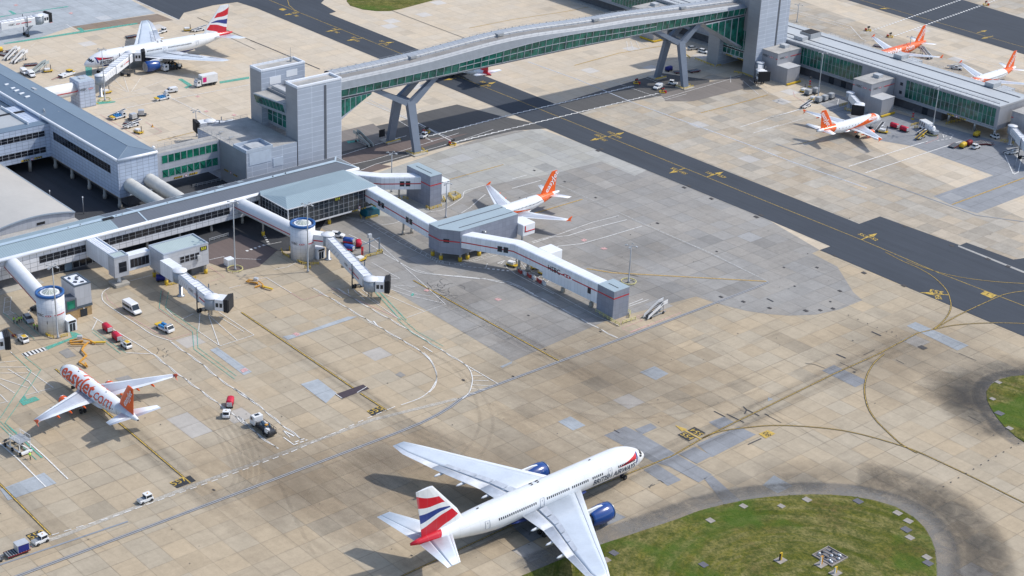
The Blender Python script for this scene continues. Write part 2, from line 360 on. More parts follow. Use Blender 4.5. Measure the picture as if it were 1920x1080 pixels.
# repaired slabs and patches
pb=Z(960,640,4,[(690,705),(850,638),(960,690),(1500,1000),(1400,1060),(1180,940),(1060,905)])
sheet('repaired_slabs',m_blu,[pb,Z(960,640,4,[(1250,845),(1370,790),(1500,860),(1385,920)]),Z(960,640,4,[(985,965),(1085,920),(1270,1040),(1170,1085)]),
  Z(960,640,4,[(1475,607),(1590,565),(1680,615),(1560,662)]),Z(960,640,4,[(1385,770),(1700,640),(1830,700),(1500,870)]),Z(960,640,4,[(920,662),(1040,615),(1090,648),(975,700)]),
  Z(960,810,4,[(1500,325),(1440,350),(1600,550),(1720,520)]),Z(960,810,4,[(640,735),(745,590),(855,640)]),Z(960,810,4,[(5,710),(120,650),(300,750),(140,828)]),
  Z(1440,540,4,[(405,620),(495,578),(730,690),(720,715),(655,745)])],3)
sheet('pale_repaired_slabs',m_bluL,[Z(960,640,4,[(957,232),(1070,187),(1175,243),(1078,292)]),Z(960,640,4,[(345,603),(438,563),(552,632),(457,670)]),
  Z(1440,540,4,[(1040,285),(1105,255),(1505,432),(1420,470)]),Z(1440,810,4,[(-40,400),(45,325),(185,405),(75,462)]),Z(480,540,4,[(335,722),(465,683),(605,790),(525,865)]),
  Z(480,540,4,[(200,365),(330,340),(690,215),(760,215),(700,240),(240,390)]),Z(0,540,4,[(1575,465),(1630,445),(1890,630),(1830,655)]),Z(0,810,4,[(0,430),(330,305),(425,385),(60,515)]),
  Z(480,540,4,[(1830,590),(1920,550),(1920,565),(1850,600)]),Z(1440,540,4,[(0,820),(40,835),(0,850)])],4)
sheet('grey_repaired_slabs',m_grey,[Z(0,540,4,[(440,480),(510,450),(575,510),(500,528)]),Z(0,540,4,[(860,680),(960,655),(1075,745),(985,760)]),
  [(1045,470),(1100,498),(1300,540),(1200,520)],Z(480,540,4,[(1045,650),(1080,628),(1125,655),(1088,672)])],4)
# pipe-jet soot and tyre marks: dirt on the concrete
def soot(name,cpx,a,bb,ang,c=(.03,.03,.033),k=.8,sc_=.12,layer=7):
    t=NT('soot '+name); p,x,y,z=t.pos(True)
    d=t.m_('SQRT',t.m_('ADD',t.m_('POWER',t.m_('DIVIDE',x,a),2),t.m_('POWER',t.m_('DIVIDE',y,bb),2)))
    st=t.n('Mapping'); st.inputs['Scale'].default_value=(.5,1.6,1); t.put(st.inputs['Vector'],p)
    n=t.noise(st.outputs[0],sc_,4,.65,.4); n2=t.noise(p,sc_*8,3,.7)
    f=t.m_('SUBTRACT',t.m_('ADD',t.m_('MULTIPLY',n,1.1),t.m_('MULTIPLY',n2,.25)),t.m_('MULTIPLY',d,.72))
    t.put(t.b.inputs['Alpha'],t.rng(f,-.12,.62,0,k)); m=t.out(c,.9)
    o=G(*cpx); r=[Vector((cos(2*pi*i/24)*a*1.15,sin(2*pi*i/24)*bb*1.15,0)) for i in range(24)]
    b=MB(); b.add(r,[tuple(range(24))]); ob=b.build('ground_stain',m,kind='structure')
    ob.location=(o.x,o.y,.011*layer+.0006*len(ORG)%0.004); ob.rotation_euler.z=ang; return ob
soot('g',(740,850),14,14,0,(.12,.08,.05),.3); soot('h',(560,900),26,20,0,(.13,.09,.055),.35,layer=7.3)
soot('j',(1190,470),12,20,0,(.07,.07,.07),.18); soot('k',(850,560),10,9,0,(.07,.07,.07),.15); soot('l',(1700,660),20,30,0,(.12,.1,.08),.25,layer=7.2)
soot('n',(1130,700),34,30,R(20),(.11,.08,.055),.3,layer=7.3); soot('o',(900,900),26,34,0,(.11,.08,.055),.3,layer=7.4); soot('p',(1795,740),9,13,R(40),(.05,.05,.05),.55); soot('q',(1250,560),22,12,0,(.1,.1,.1),.15,layer=7.2)
def band(name,path,prof,c,k,layer,sc_=(.35,.35)):
    """dirt band alongside a path: prof is a list of (offset in m, strength)"""
    pts=smooth([G(x,y) for x,y in path],4); n=len(pts); m=len(prof); b=MB(); al=[]
    for i,q in enumerate(pts):
        d=(pts[min(i+1,n-1)]-pts[max(i-1,0)]).normalized(); nv=Vector((-d.y,d.x,0)); e=min(1,min(i,n-1-i)/3.0)
        for o,a in prof: b.v.append(Vector((q.x+nv.x*o,q.y+nv.y*o,.011*layer))); al.append(a*e)
    for i in range(n-1):
        for j in range(m-1): b.f.append([i*m+j,i*m+j+1,(i+1)*m+j+1,(i+1)*m+j]); b.mi.append(0); b.sm.append(False)
    o=bpy.data.objects.new(name,b.mesh(name,band_mat(c,k,sc_))); col.objects.link(o); o['kind']='structure'
    at=o.data.attributes.new('dirt','FLOAT','POINT'); at.data.foreach_set('value',al); return o
def band_mat(c,k,sc_):
    t=NT('dirt band'); p_,x,y,z=t.pos(); a=t.n('Attribute'); a.attribute_name='dirt'
    n=t.noise(p_,sc_[0],4,.65,.8); n2=t.noise(p_,.06,3,.6); f=t.m_('MULTIPLY',a.outputs['Fac'],t.m_('ADD',t.rng(n,.25,.75,.45,1.15),t.m_('MULTIPLY',t.m_('SUBTRACT',n2,.5),.9)))
    t.put(t.b.inputs['Alpha'],t.m_('MULTIPLY',f,k,clamp=True)); return t.out(c,.92)
eA=[(979,1079),(1025,1060),(1085,1035),(1190,1000),(1265,975),(1310,958),(1357,946),(1400,937),(1440,932),(1480,929),(1520,927),(1560,928),(1600,931),(1640,938),(1680,950),(1715,970),(1735,990),(1747,1010),(1754,1030),(1757,1055),(1758,1085),(1756,1130)]
eB=[(1925,833),(1905,820),(1882,800),(1868,782),(1857,765),(1850,750),(1849,735),(1858,721),(1873,712),(1895,706),(1920,704),(1960,700)]
band('verge_shoulder',eA,[(-.3,1),(0,1),(4.2,.9),(5.0,.15),(5.4,0)],(.20,.195,.185),.7,7)
band('verge_soot',eA[8:],[(1,0),(4,.35),(7.5,.8),(10.5,.7),(13.5,.3),(15,0)],(.065,.062,.058),.28,7.5)
band('verge_soot',eA[12:],[(2,.1),(5,.8),(8.5,1),(12,.95),(14.5,.5),(16,0)],(.06,.058,.055),.48,7.65)
band('verge_soot',eA[3:12],[(1,.2),(4,.8),(6.5,.45),(9,0)],(.08,.075,.07),.4,7.6)
band('verge_shoulder',eB,[(-.3,1),(0,1),(2.6,.8),(3.4,0)],(.15,.15,.15),.7,7)
band('verge_soot',eB[1:],[(0,.6),(2,1),(5,.9),(8,.45),(12,0)],(.055,.055,.055),.55,7.5)
# faint tyre paths and drips along the lead in lines, and turning arcs
for nm,pth,w_,k_ in(('a',[(453,586),(664,729),(760,795),(900,860)],1.6,.30),('b',[(104,692),(357,906),(420,960)],1.8,.35),('c',[(-20,888),(95,1003)],1.5,.3),('d',[(775,526),(1048,677),(1160,745)],1.6,.3),('e',[(700,1105),(960,985),(1317,822),(1560,703),(1750,618)],2.2,.35)):
    band('tyre_path',pth,[(-w_*1.8,0),(-w_,.9),(-w_*.5,.25),(0,.8),(w_*.5,.25),(w_,.9),(w_*1.8,0)],(.07,.06,.05),k_*.7,7.7)
arcs=[[(350+i*16,745+i*4),(395+i*15,800+i*3),(425+i*13,850+i*3),(440+i*9,900+i*2),(410+i*6,935+i)] for i in range(6)]+[[(470,848),(520,900),(560,985),(600,1060)],[(620,600),(760,640),(860,700),(900,800),(820,900)],[(640,610),(790,655),(880,710),(925,800),(860,920)],[(200,620),(330,720),(430,800),(560,860)],[(1020,740),(1200,760),(1380,720),(1560,640)],[(1000,760),(1200,785),(1400,740),(1600,640)],[(1540,800),(1640,870),(1760,960),(1870,1070)]]
for a_ in arcs: band('tyre_path',a_,[(-.5,0),(-.2,1),(.2,1),(.5,0)],(.08,.07,.055),.10,7.8)
for i in range(26):
    random.seed(100+i); x,y=random.uniform(80,1500),random.uniform(560,1050); l=random.uniform(30,130); q=random.choice((1,-1))
    band('tyre_path',[(x,y),(x+l*.5,y+(.62 if q>0 else -.42)*l*.5+random.uniform(-3,3)),(x+l,y+(.62 if q>0 else -.42)*l)],[(-.35,0),(-.12,1),(.12,1),(.35,0)],(.06,.055,.05),random.uniform(.08,.2),7.9)
# grass
def grassmat():
    t=NT('mown grass'); p,x,y,z=t.pos()
    o=G(1520,1120); dx=t.m_('SUBTRACT',x,o.x); dy=t.m_('SUBTRACT',y,o.y); d=t.m_('SQRT',t.m_('ADD',t.m_('POWER',dx,2),t.m_('POWER',dy,2))); an=t.m_('ARCTAN2',dy,dx)
    sw=t.noise(t.comb(t.m_('MULTIPLY',d,.42),t.m_('MULTIPLY',an,1.6),0),1.0,4,.7,.5)
    a=t.noise(p,.09,4,.65,.5); f=t.noise(p,1.5,4,.75); g=t.noise(p,.35,3,.7)
    c=t.mix(t.rng(a,.36,.62),(.085,.100,.009),(.185,.170,.034)); c=t.mix(t.rng(sw,.42,.62,0,.85),c,(.26,.225,.09)); c=t.mix(t.rng(t.noise(p,.045,4,.7,.8),.54,.64,0,.7),c,(.14,.10,.04)); c=t.mix(t.rng(g,.45,.66,0,.7),c,(.055,.07,.010))
    c=t.mix(t.rng(f,.42,.6,0,.6),c,(.035,.06,.012)); c=t.mix(t.rng(t.noise(p,.05,3),.52,.6,0,.7),c,(.055,.115,.012))
    return t.out(c,.95,0,.15,(f,.9,.25))
mg=grassmat()
gA=[(960,1092),(979,1079),(1025,1060),(1085,1035),(1190,1000),(1265,975),(1310,958),(1357,946),(1400,937),(1440,932),(1480,929),(1520,927),(1560,928),(1600,931),(1640,938),(1680,950),(1715,970),(1735,990),(1747,1010),(1754,1030),(1757,1055),(1758,1085),(1750,1200),(960,1400),(700,1300)]
gB=[(2000,690),(1920,704),(1895,706),(1873,712),(1858,721),(1849,735),(1850,750),(1857,765),(1868,782),(1882,800),(1905,820),(1925,833),(2000,860)]
gC=[(650,-12),(650,3),(657,11),(680,18),(706,21),(730,21),(752,17),(785,8),(815,0),(850,-12)]
def grass(polys):
    b=MB()
    for pl in polys:
        pts=[G(x,y) for x,y in pl]; A=sum(pts[i].x*pts[(i+1)%len(pts)].y-pts[(i+1)%len(pts)].x*pts[i].y for i in range(len(pts)))
        if A<0: pts.reverse()
        n=len(pts); c=sum(pts,Vector())/n
        b.add([(p.x,p.y,.0) for p in pts]+[(p.x+(c.x-p.x)*.01,p.y+(c.y-p.y)*.01,.16) for p in pts],[tuple(range(n,2*n))]+[(i,(i+1)%n,n+(i+1)%n,n+i) for i in range(n)])
    # tussocks so the turf has a rough edge and relief
    for pl,cnt in((polys[0],5200),(polys[1],900)):
        W=[G(x,y) for x,y in pl]; lo=(min(p.x for p in W),min(p.y for p in W)); hi=(max(p.x for p in W),max(p.y for p in W)); hi=(min(hi[0],-135),hi[1])
        def inside(x,y):
            k=False
            for i in range(len(W)):
                a,c=W[i],W[i-1]
                if (a.y>y)!=(c.y>y) and x<(c.x-a.x)*(y-a.y)/(c.y-a.y)+a.x: k=not k
            return k
        for i in range(cnt):
            x=random.uniform(lo[0],hi[0]); y=random.uniform(lo[1],hi[1])
            if not inside(x,y): continue
            r=random.uniform(.10,.24); h=random.uniform(.04,.13); a=random.uniform(0,pi)
            vs=[(x+cos(a+k*2.1)*r,y+sin(a+k*2.1)*r,.13) for k in range(3)]+[(x+random.uniform(-.1,.1),y+random.uniform(-.1,.1),.14+h)]
            b.add(vs,[(0,1,3),(1,2,3),(2,0,3)])
    return b.build('grass',mg,kind='stuff',label='mown green grass of the airfield verges',category='grass')
grass([gA,gB,gC])
# ---------------------------------------------------------------- painted markings
YEL=paint('yellow paint',(.62,.42,.08),.8); BLK=paint('black paint',(.03,.032,.035),.4); WHT=paint('white paint',(.78,.78,.76)); TURQ=paint('green paint',(.10,.44,.35),1.0)
PNK=paint('faded red paint',(.72,.42,.40),.9); KERB=P('drain channel steel',(.36,.365,.37),.6); WFAD=paint('faded white paint',(.62,.62,.60),1.6); RED=paint('red paint',(.55,.10,.09),.7)
YFAD=paint('faded yellow paint',(.55,.36,.10),1.1)
stand=[[(453,586),(688,731)],[(672,738),(723,770)],[(104,692),(358,906)],[(0,908),(95,1003)],[(775,526),(1048,676)],[(1100,504),(1437,528)]]
stand=[[(453,586),(664,729)],[(676,738),(726,770)],[(104,692),(357,906)],[(-20,888),(95,1003)],[(775,526),(1048,677)]]
tl=[Z(0,0,1,[(700,1105),(757,1079),(960,985),(1100,920),(1261,855),(1317,822),(1440,762),(1560,703),(1645,665),(1658,658),(1720,625),(1750,618)])]
curve=[[(1317,822),(1347,810),(1400,802),(1450,798),(1510,800),(1570,806),(1620,816),(1680,833),(1720,847),(1762,866),(1830,898),(1920,943),(2000,980)],
  [(1658,664),(1640,680),(1626,703),(1621,730),(1626,760),(1640,785),(1660,806),(1690,833),(1720,850)],
  [(1750,618),(1766,605),(1778,590),(1783,575),(1781,560),(1775,545),(1762,530),(1745,516),(1720,502),(1690,489),(1660,473)],
  [(1750,618),(1800,590),(1860,562),(1885,552),(1920,546),(1990,540)],[(1750,618),(1790,610),(1850,606),(1920,607),(2000,612)],[(1700,490),(1750,508),(1800,520),(1860,528),(1920,532),(2000,535)]]
cl=[[(400,-43),(562,24),(756,102.5),(960,184),(1172,270),(1439,379),(1615,450),(1760,512),(1920,574),(2000,606)],[(1500,-33),(1612,0),(1920,89),(2050,127)],[(538,-4),(542,10),(552,19),(566,26)]]
it=[(p,.50) for p in stand]+[(p,.42) for p in tl]+[(p,.42,{'c':1}) for p in curve]
lines('black_line_edging',BLK,it,8)
lines('yellow_lead_in_line',YEL,[(p,.26) for p in stand]+[(p,.17) for p in tl]+[(p,.16,{'c':1}) for p in curve],9)
lines('yellow_taxiway_centreline',YEL,[(p,.2) for p in cl],9)
lines('yellow_worn_line',YFAD,[([(1100,504),(1150,512),(1437,528)],.55),([(1000,401),(1092,374)],.5),([(828,341),(944,309)],.4),([(1314,212),(1400,190),(1440,178)],.5),([(1785,384),(1920,334),(1990,308)],.6),([(295,265),(420,234),(470,226)],.4),([(1077,123),(1160,100),(1245,86)],.5),([(1540,260),(1500,270)],.3),([(880,53),(960,37),(1060,22),(1120,10)],.4)],9)
# stand numbers and boxes
def boxes(name,mat,polys,layer): return sheet(name,mat,polys,layer)
boxes('black_number_panel',BLK,[Z(440,640,5.4,[(1338,708),(1465,660),(1510,705),(1395,757)]),Z(0,810,4,[(1275,385),(1425,328),(1470,368),(1330,423)]),Z(0,810,4,[(193,775),(300,738),(340,770),(240,825)]),
  Z(1250,780,9.143,[(185,325),(300,275),(500,375),(380,440)]),Z(1250,780,9.143,[(360,250),(475,190),(670,297),(560,350)])],8)
boxes('dark_gantry_mat',P('dark purple mat',(.06,.045,.055),.9),[Z(440,640,5.4,[(1018,540),(1300,440),(1365,482),(1240,525),(1088,585)])],9)
lines('mat_edge_line',WHT,[(Z(440,640,5.4,[(1025,537),(1088,580)]),.2),(Z(440,640,5.4,[(1240,522),(1340,462)]),.2)],10)
nb=MB()
gtext(nb,'555',(704,770),(712,766.8),2.6,9.6,.02); gtext(nb,'557',(335,903.5),(345,899),2.45,9.6,.02); gtext(nb,'559',(69,1003.5),(77,1000),2.4,9.6,.02)
gtext(nb,'554',(1288,818.6),(1296,823),2.2,9.6,.02); gtext(nb,'554',(1306.5,811),(1298.5,806.5),2.2,9.6,.02)
gtext(nb,'553',(1755.5,547),(1745,544.8),2.5,9.6,.06); gtext(nb,'554',(1759.5,557.6),(1757,552),2.3,9.6,.06,sx=.8)
def arrow(tip,tail,w=.45,hw=2.0,hl=3.6):
    a=G(*tip); c=G(*tail); d=(a-c).normalized(); n=Vector((-d.y,d.x,0)); z=Vector((0,0,.011*9.8)); e=a-d*hl
    nb.add([c+n*w/2+z,c-n*w/2+z,e-n*w/2+z,e+n*w/2+z],[(0,1,2,3)]); nb.add([e+n*hw/2+z,e-n*hw/2+z,a+z],[(0,1,2)])
arrow((1265.5,797.5),(1315,824.5),.42,1.7,3.0); arrow((1724,549),(1777,553.5))
for t,c_ in(((1106,264.5),(1137,256)),((1171,248.5),(1140,257)),((1254,325.5),(1284,316)),((1357,322.5),(1326,332)),((1645,438),(1615,450)),((532,29),(561,24)),((610,60),(640,55)),((649,77),(681,71.5)),((740,79),(710,83)),((831,151),(856,147)),((930,154),(901,162)),((1648,17),(1668,16)),((1851,57),(1832,62)),((1840,73),(1862,68))):
    arrow(t,c_,.38,1.9,3.2)
for t,c_,q in(('155',(1121,254.5),1),('551',(1131,262),-1),('152',(1145,249.5),1),('154',(1158,257),1),('155',(1266,318),-1),('551',(1281,324),-1),('158',(1330,325.5),1),('157',(1352,331),1),('553',(1618,442),1),('152',(1637,448),1),
              ('55',(552,24),1),('56',(556,30),-1),('54',(627,55),1),('54',(632,61),-1),('53',(663,71),1),('53',(670,77),-1),('51',(716,78),1),('51',(724,84),-1),('50',(905,154),1),('50',(915,161),1)):
    gtext(nb,t,c_,(c_[0]+8*q,c_[1]+3.6*q),2.1,9.8,.03)
nb.build('yellow_number_marking',YEL,kind='structure')
boxes('yellow_sign_marking',YEL,[Z(1250,780,9.143,[(1575,310),(1735,243),(1865,307),(1695,392)]),Z(1700,530,8.727,[(1205,183),(1285,140),(1468,215),(1385,262)]),Z(520,10,8,[(18,62),(75,45),(140,65),(80,84)])],8)
b=MB(); gtext(b,'08',(1437.5,814.8),(1443,819),2.0,10); gtext(b,'- L -',(1853,552.3),(1862,556),2.0,10); b.build('black_number_marking',BLK,kind='structure')
# channel drain: twin light lines with dark edges
dr=[[(-20,1102),(37,1079),(480,912),(749,810),(790,793),(820,778),(845,763),(862,750),(872,744),(960,711),(1160,637),(1415,540),(1441,529)]]
lines('channel_drain_edge',P('channel drain dark edge',(.13,.13,.14),.8),[(dr[0],.95)],7)  # wider dark grey strip laid beneath the twin drain lines
lines('channel_drain',KERB,[(dr[0],.24,{'off':.26}),(dr[0],.24,{'off':-.26})],8)
lines('channel_drain_line',WFAD,[([(1441,529),(1330,474),(1215,424),(1172,404)],.4),([(1172,404),(1060,352),(930,303)],.25),([(930,303),(700,195),(690,190)],.3)],8)
lines('faded_edge_line',paint('faded blue white paint',(.62,.68,.78),1.4),[([(990,116),(1085,150),(1185,192),(1397,269),(1480,302),(1625,353)],.5),([(690,186),(776,228),(850,262)],.25)],7)
lines('concrete_joint_strip',paint('pale joint strip',(.55,.52,.46),1.2),[([(-20,1050),(120,1004),(350,915),(480,868),(700,787),(858,748)],1.1)],6)
lines('old_grey_edge_line',P('slot drain',(.25,.27,.30),.8),[([(-20,1066),(240,978)],.5),([(1455,270),(1590,318),(1700,357),(1830,404),(1920,416)],.5)],7)
# white lines
W=[]
def wl(pts,w=.22,**o): W.append((pts,w,o))
wl([(97,1004),(222,966),(420,895),(546,848)],.2,dash=(1.5,1.0)); wl([(546,848),(700,780),(728,768)],.2,dash=(1.6,1.1)); wl([(728,768),(745,761)],.2,dash=(2,1)); wl([(752,760),(787,747),(806,733),(817,716),(819,705),(817,695),(808,676),(795,662)],.22,c=1)
wl(Z(480,540,4,[(845,262),(880,250),(915,290)]),.2)
B_=[]
def br(pts,w=.15,A=.17,wl_=15): B_.append((pts,w,{'braid':(A,wl_)}))
br(Z(0,540,4,[(1140,490),(1300,620),(1450,730),(1740,945),(1890,1060)])); br(Z(0,540,4,[(1270,400),(1500,560),(1640,680),(1920,870)])+Z(440,640,5.4,[(0,480),(120,560),(300,700),(480,850),(690,1000)]))
br(Z(0,540,4,[(1890,1060)])+Z(440,640,5.4,[(40,760),(250,960),(440,1090)])); br(Z(480,540,4,[(420,0),(600,100),(900,280),(1180,440),(1250,490)]))
br(Z(480,540,4,[(600,0),(850,150),(1030,250),(1200,350),(1380,460),(1560,570)])); br(Z(960,540,4,[(60,0),(240,90),(480,215),(660,310),(790,378)])); br(Z(480,270,4,[(1470,990),(1700,1010)])+Z(780,380,6.353,[(1190,990),(1400,1090)]),A=.15)
wl(Z(480,540,4,[(1250,490),(1310,550),(1345,620),(1357,680),(1340,740),(1300,785)]),.2,c=1)
wl(Z(480,540,4,[(1560,570),(1600,610),(1622,670),(1618,730),(1595,790),(1548,832)]),.22,c=1); wl(Z(480,540,4,[(1560,570),(1815,720)]),.2)
for a,c in(((1612,625),(1640,622)),((1625,660),(1700,662)),((1625,695),(1745,698)),((1620,728),(1775,737)),((1608,758),(1720,765)),((1590,790),(1650,793))): wl(Z(480,540,4,[a,c]),.15)
wl(Z(480,540,4,[(575,35),(640,75)]),.25); wl(Z(480,540,4,[(1253,440),(1322,482)]),.25)
wl([(168,692)]+Z(0,540,4,[(700,220),(1060,450),(1140,490)])[0:0]+[(175,595)],.01)
wl(Z(0,540,4,[(700,220),(1060,440),(1150,500)])); wl(Z(0,540,4,[(945,487),(1140,497)]),.2); wl(Z(0,540,4,[(730,240),(690,318)]),.2)
wl(Z(0,810,4,[(-10,80),(130,200),(345,415)]),.28); wl(Z(0,810,4,[(150,20),(330,180),(510,355)]),.28)
for pts in([(0,595),(200,595)],[(0,640),(210,640)],[(0,680),(210,750)],[(0,720),(110,790)],[(60,610),(210,700)],[(200,610),(400,750)],[(180,810),(380,755)],[(210,695),(290,790)],[(0,800),(60,860)],[(-10,870),(70,850)],[(0,560),(130,548)],[(80,480),(120,520)]): wl(Z(0,540,4,pts),.16)
for pts in([(1500,190),(1490,320)],[(1480,320),(1650,437)],[(1650,437),(1905,355)],[(1905,355),(1640,180)],[(1560,195),(1645,435)],[(1560,200),(1780,395)],[(1640,215),(1830,330)],[(1365,235),(1450,195)],[(1300,210),(1245,155)]): wl(Z(0,540,4,pts),.16)
wl(Z(0,540,4,[(820,0),(775,30),(765,70),(785,110),(880,180),(1020,270),(1150,355),(1290,400)]),.2,c=1)
# rest of the white road and stand lines round the mid tower
for pts in([(505,20),(1455,885),(1185,975),(960,1055)],[(520,355),(870,555)],[(700,760),(1185,975)],[(730,565),(880,560)],[(735,640),(1060,660)],[(800,655),(1130,770)],[(700,675),(1060,795)],[(1060,790),(1420,870)],[(1110,765),(1260,775)],[(280,690),(430,830)],[(350,720),(870,1070)],[(30,735),(130,800)],[(220,690),(230,750)],[(400,700),(620,880)]): wl(Z(620,440,6.75,pts),.15)
wl(Z(620,440,6.75,[(230,0),(500,130),(680,245),(900,370),(1020,440),(1120,480),(1280,505),(1500,525),(1890,565)]),.22,c=1)
wl(Z(780,380,6.353,[(0,805),(200,850),(600,890),(1050,940),(1150,965),(1280,1020),(1390,1090)]),.2,c=1)
wl(Z(780,380,6.353,[(1100,700),(1065,740),(1080,775),(1180,850),(1640,1090)]),.2)
wl(Z(940,440,5.333,[(270,440),(940,810),(1185,915)]),.14); wl(Z(940,440,5.333,[(1275,700),(1415,645)]),.2); wl(Z(940,440,5.333,[(1275,720),(1470,652)]),.2)
# ladders of hatching
def ladder(p,q,wid,step=2.0,pts=None):
    a=[G(*v) for v in p]; c=[G(*v) for v in q]
    for L_ in(a,c): LAD.append(L_)
    n=max(2,int(sum((a[i+1]-a[i]).length for i in range(len(a)-1))/step))
    def at(L_,t):
        T=t*(len(L_)-1); i=min(int(T),len(L_)-2); return L_[i].lerp(L_[i+1],T-i)
    for i in range(n+1): LAD.append([at(a,i/n),at(c,i/n)])
LAD=[]
ladder(Z(480,270,4,[(640,545),(820,590),(1090,750),(1300,860),(1390,895)]),Z(480,270,4,[(680,545),(850,585),(1120,730),(1310,840),(1400,880)]),.14)
ladder(Z(780,380,6.353,[(240,720),(400,745),(530,750)]),Z(780,380,6.353,[(250,690),(400,715),(530,735)]),.12,1.5)
ladder(Z(780,380,6.353,[(530,750),(990,620)]),Z(780,380,6.353,[(540,735),(900,600)]),.12,1.6)
ladder(Z(780,380,6.353,[(990,605),(1250,720),(1340,840),(1560,950)]),Z(780,380,6.353,[(1040,605),(1290,740),(1380,830),(1590,920)]),.12,1.8)
ladder(Z(0,420,6.353,[(60,880),(40,1060),(110,1090)]),Z(0,420,6.353,[(135,870),(120,1040),(170,1070)]),.12,1.8)
b=MB()
for l in LAD: ribbon(b,l,.13,.011*9)
b.build('white_hatched_marking',WHT,kind='structure')
wl(Z(780,380,6.353,[(560,760),(840,785)]),.2,dash=(.8,.6)); wl(Z(780,380,6.353,[(850,788),(1130,818)]),.7,dash=(.7,.6)); wl(Z(780,380,6.353,[(850,725),(830,780)]),.2)
wl(Z(780,380,6.353,[(970,725),(1060,690),(1010,735),(970,725)]),.3); wl(Z(440,640,5.4,[(490,905),(560,975),(603,962),(490,905)]),.2); wl(Z(440,640,5.4,[(495,975),(600,1050)]),.25); wl(Z(440,640,5.4,[(600,1050),(735,1000)]),.3,dash=(1,.5)); wl(Z(440,640,5.4,[(610,1025),(715,985)]),.3,dash=(1,.5))
# upper half
wl(Z(480,0,4,[(820,765),(1230,930),(1500,1080)]),.3); wl([(640,292),(735,262),(762,255)],.25); wl([(645,312),(700,300),(860,250)],.2); wl([(620,343),(705,308),(860,265),(925,243)],.2)
for pts in([(1050,890),(1240,820)],[(1060,900),(1320,1060)],[(1280,1010),(1380,1000)],[(1270,1040),(1330,1060)]): wl(Z(640-160,140-140,4,pts),.2)
def zig(p0,p1,w=.5):
    a=G(*p0); c=G(*p1); n=int((c-a).length/2.6); d=(c-a)/n; nr=Vector((-d.y,d.x,0)).normalized(); pts=[]
    for i in range(n): pts+= [a+d*i+nr*.22,a+d*(i+.8)-nr*.22]
    LZ.append((pts,w))
LZ=[]
zig((803,256),(960,215)); zig((960,215),(1190,161)); zig((835,272),(960,241)); zig((960,241),(1240,174),.4)
b=MB()
for p_,w_ in LZ: ribbon(b,p_,w_,.011*9)
b.build('white_zigzag_marking',WHT,kind='structure')
wl(Z(1440,0,4,[(780,230),(1430,5),(1460,-5)]),.9,dash=(1.1,1.1)); wl(Z(1440,0,4,[(950,270),(1620,35),(1730,-5)]),.9,dash=(1.1,1.1))
wl(Z(1440,0,4,[(160,70),(620,200),(700,290),(740,310)]),.25); wl(Z(1440,0,4,[(180,90),(640,230)]),.2); wl(Z(1440,0,4,[(640,270),(790,230),(860,280),(700,320)]),.15); wl(Z(1440,0,4,[(1200,350),(1500,430),(1920,560)]),.2); wl(Z(1440,0,4,[(1290,510),(1440,470),(1560,440)]),.2)
wl(Z(960,0,4,[(560,560),(860,650),(1150,750),(1310,705)]),.18); wl(Z(960,0,4,[(1130,740),(1720,570)]),.18); wl(Z(960,0,4,[(1710,955),(1920,890)])+[(1500,205)],.3); wl(Z(960,0,4,[(1810,1000),(2000,940)]),.25); wl(Z(960,0,4,[(800,620),(1000,560)]),.2); wl(Z(960,0,4,[(960,570),(1150,640)]),.15)
for pts in([(1730,605),(1850,710)],[(1780,600),(1920,700)],[(1850,620),(1920,655)],[(860,310),(870,380)],[(890,310),(910,375)],[(930,310),(960,370)],[(950,310),(1025,350)],[(870,380),(1025,350)],[(1640,570),(1640,620)]): wl(Z(960,0,4,pts),.16)
wl(Z(1440,270,4,[(605,170),(1080,15),(1200,-20)]),.35); wl(Z(1440,270,4,[(730,218),(1330,20),(1450,-20)]),.35); wl(Z(1440,270,4,[(1765,55),(1840,230),(1870,90)]),.3); wl(Z(1440,270,4,[(1840,230),(1875,215),(1905,90)]),.3)
wl(Z(1440,0,4,[(0,890),(400,780),(620,720),(760,760)]),.2); wl(Z(1440,0,4,[(0,970),(270,890)]),.2); wl(Z(1440,0,4,[(300,870),(560,800),(700,760)]),.16); wl(Z(1440,0,4,[(520,790),(530,745)]),.2)
wl(Z(1440,0,4,[(1280,990),(1390,1010),(1370,1040),(1250,1060)]),.4,dash=(1,.8)); wl(Z(1440,0,4,[(1310,1010),(1340,1020),(1320,1035),(1310,1010)]),.25)
wl(Z(0,0,4,[(1010,0),(1340,150),(1380,142)]),.35); wl(Z(0,0,4,[(950,810),(1150,770),(1870,638)]),.3); wl(Z(0,0,4,[(1240,715),(1920,1050)]),.25); wl(Z(0,0,4,[(750,765),(1150,700),(1300,680)]),.2)
for pts in([(950,690),(780,620)],[(955,690),(850,590)],[(965,690),(930,580)],[(985,690),(1060,580)],[(1000,690),(1240,600)],[(990,705),(1160,700)],[(390,205),(500,185),(580,235)],[(230,350),(260,330)]): wl(Z(0,0,4,pts),.15)
wl(Z(960,270,4,[(155,745),(300,700),(420,690),(560,645),(860,570)]),.25); wl(Z(960,270,4,[(240,805),(350,768),(520,750),(700,700),(975,617)]),.25); wl(Z(960,270,4,[(150,735),(350,680),(600,590),(800,540)]),.2); wl(Z(960,270,4,[(0,265),(110,235)]),.25); wl(Z(960,270,4,[(0,335),(215,275)]),.25)
wl(Z(670,290,8,[(1100,860),(1300,820),(1560,660),(1590,590),(1640,540),(1920,460)]),.2,c=1); wl(Z(670,290,8,[(1560,880),(1700,790),(1820,680),(1920,600)]),.2); wl(Z(670,290,8,[(240,1040),(420,1050),(560,1030),(640,1000)]),.2,c=1)
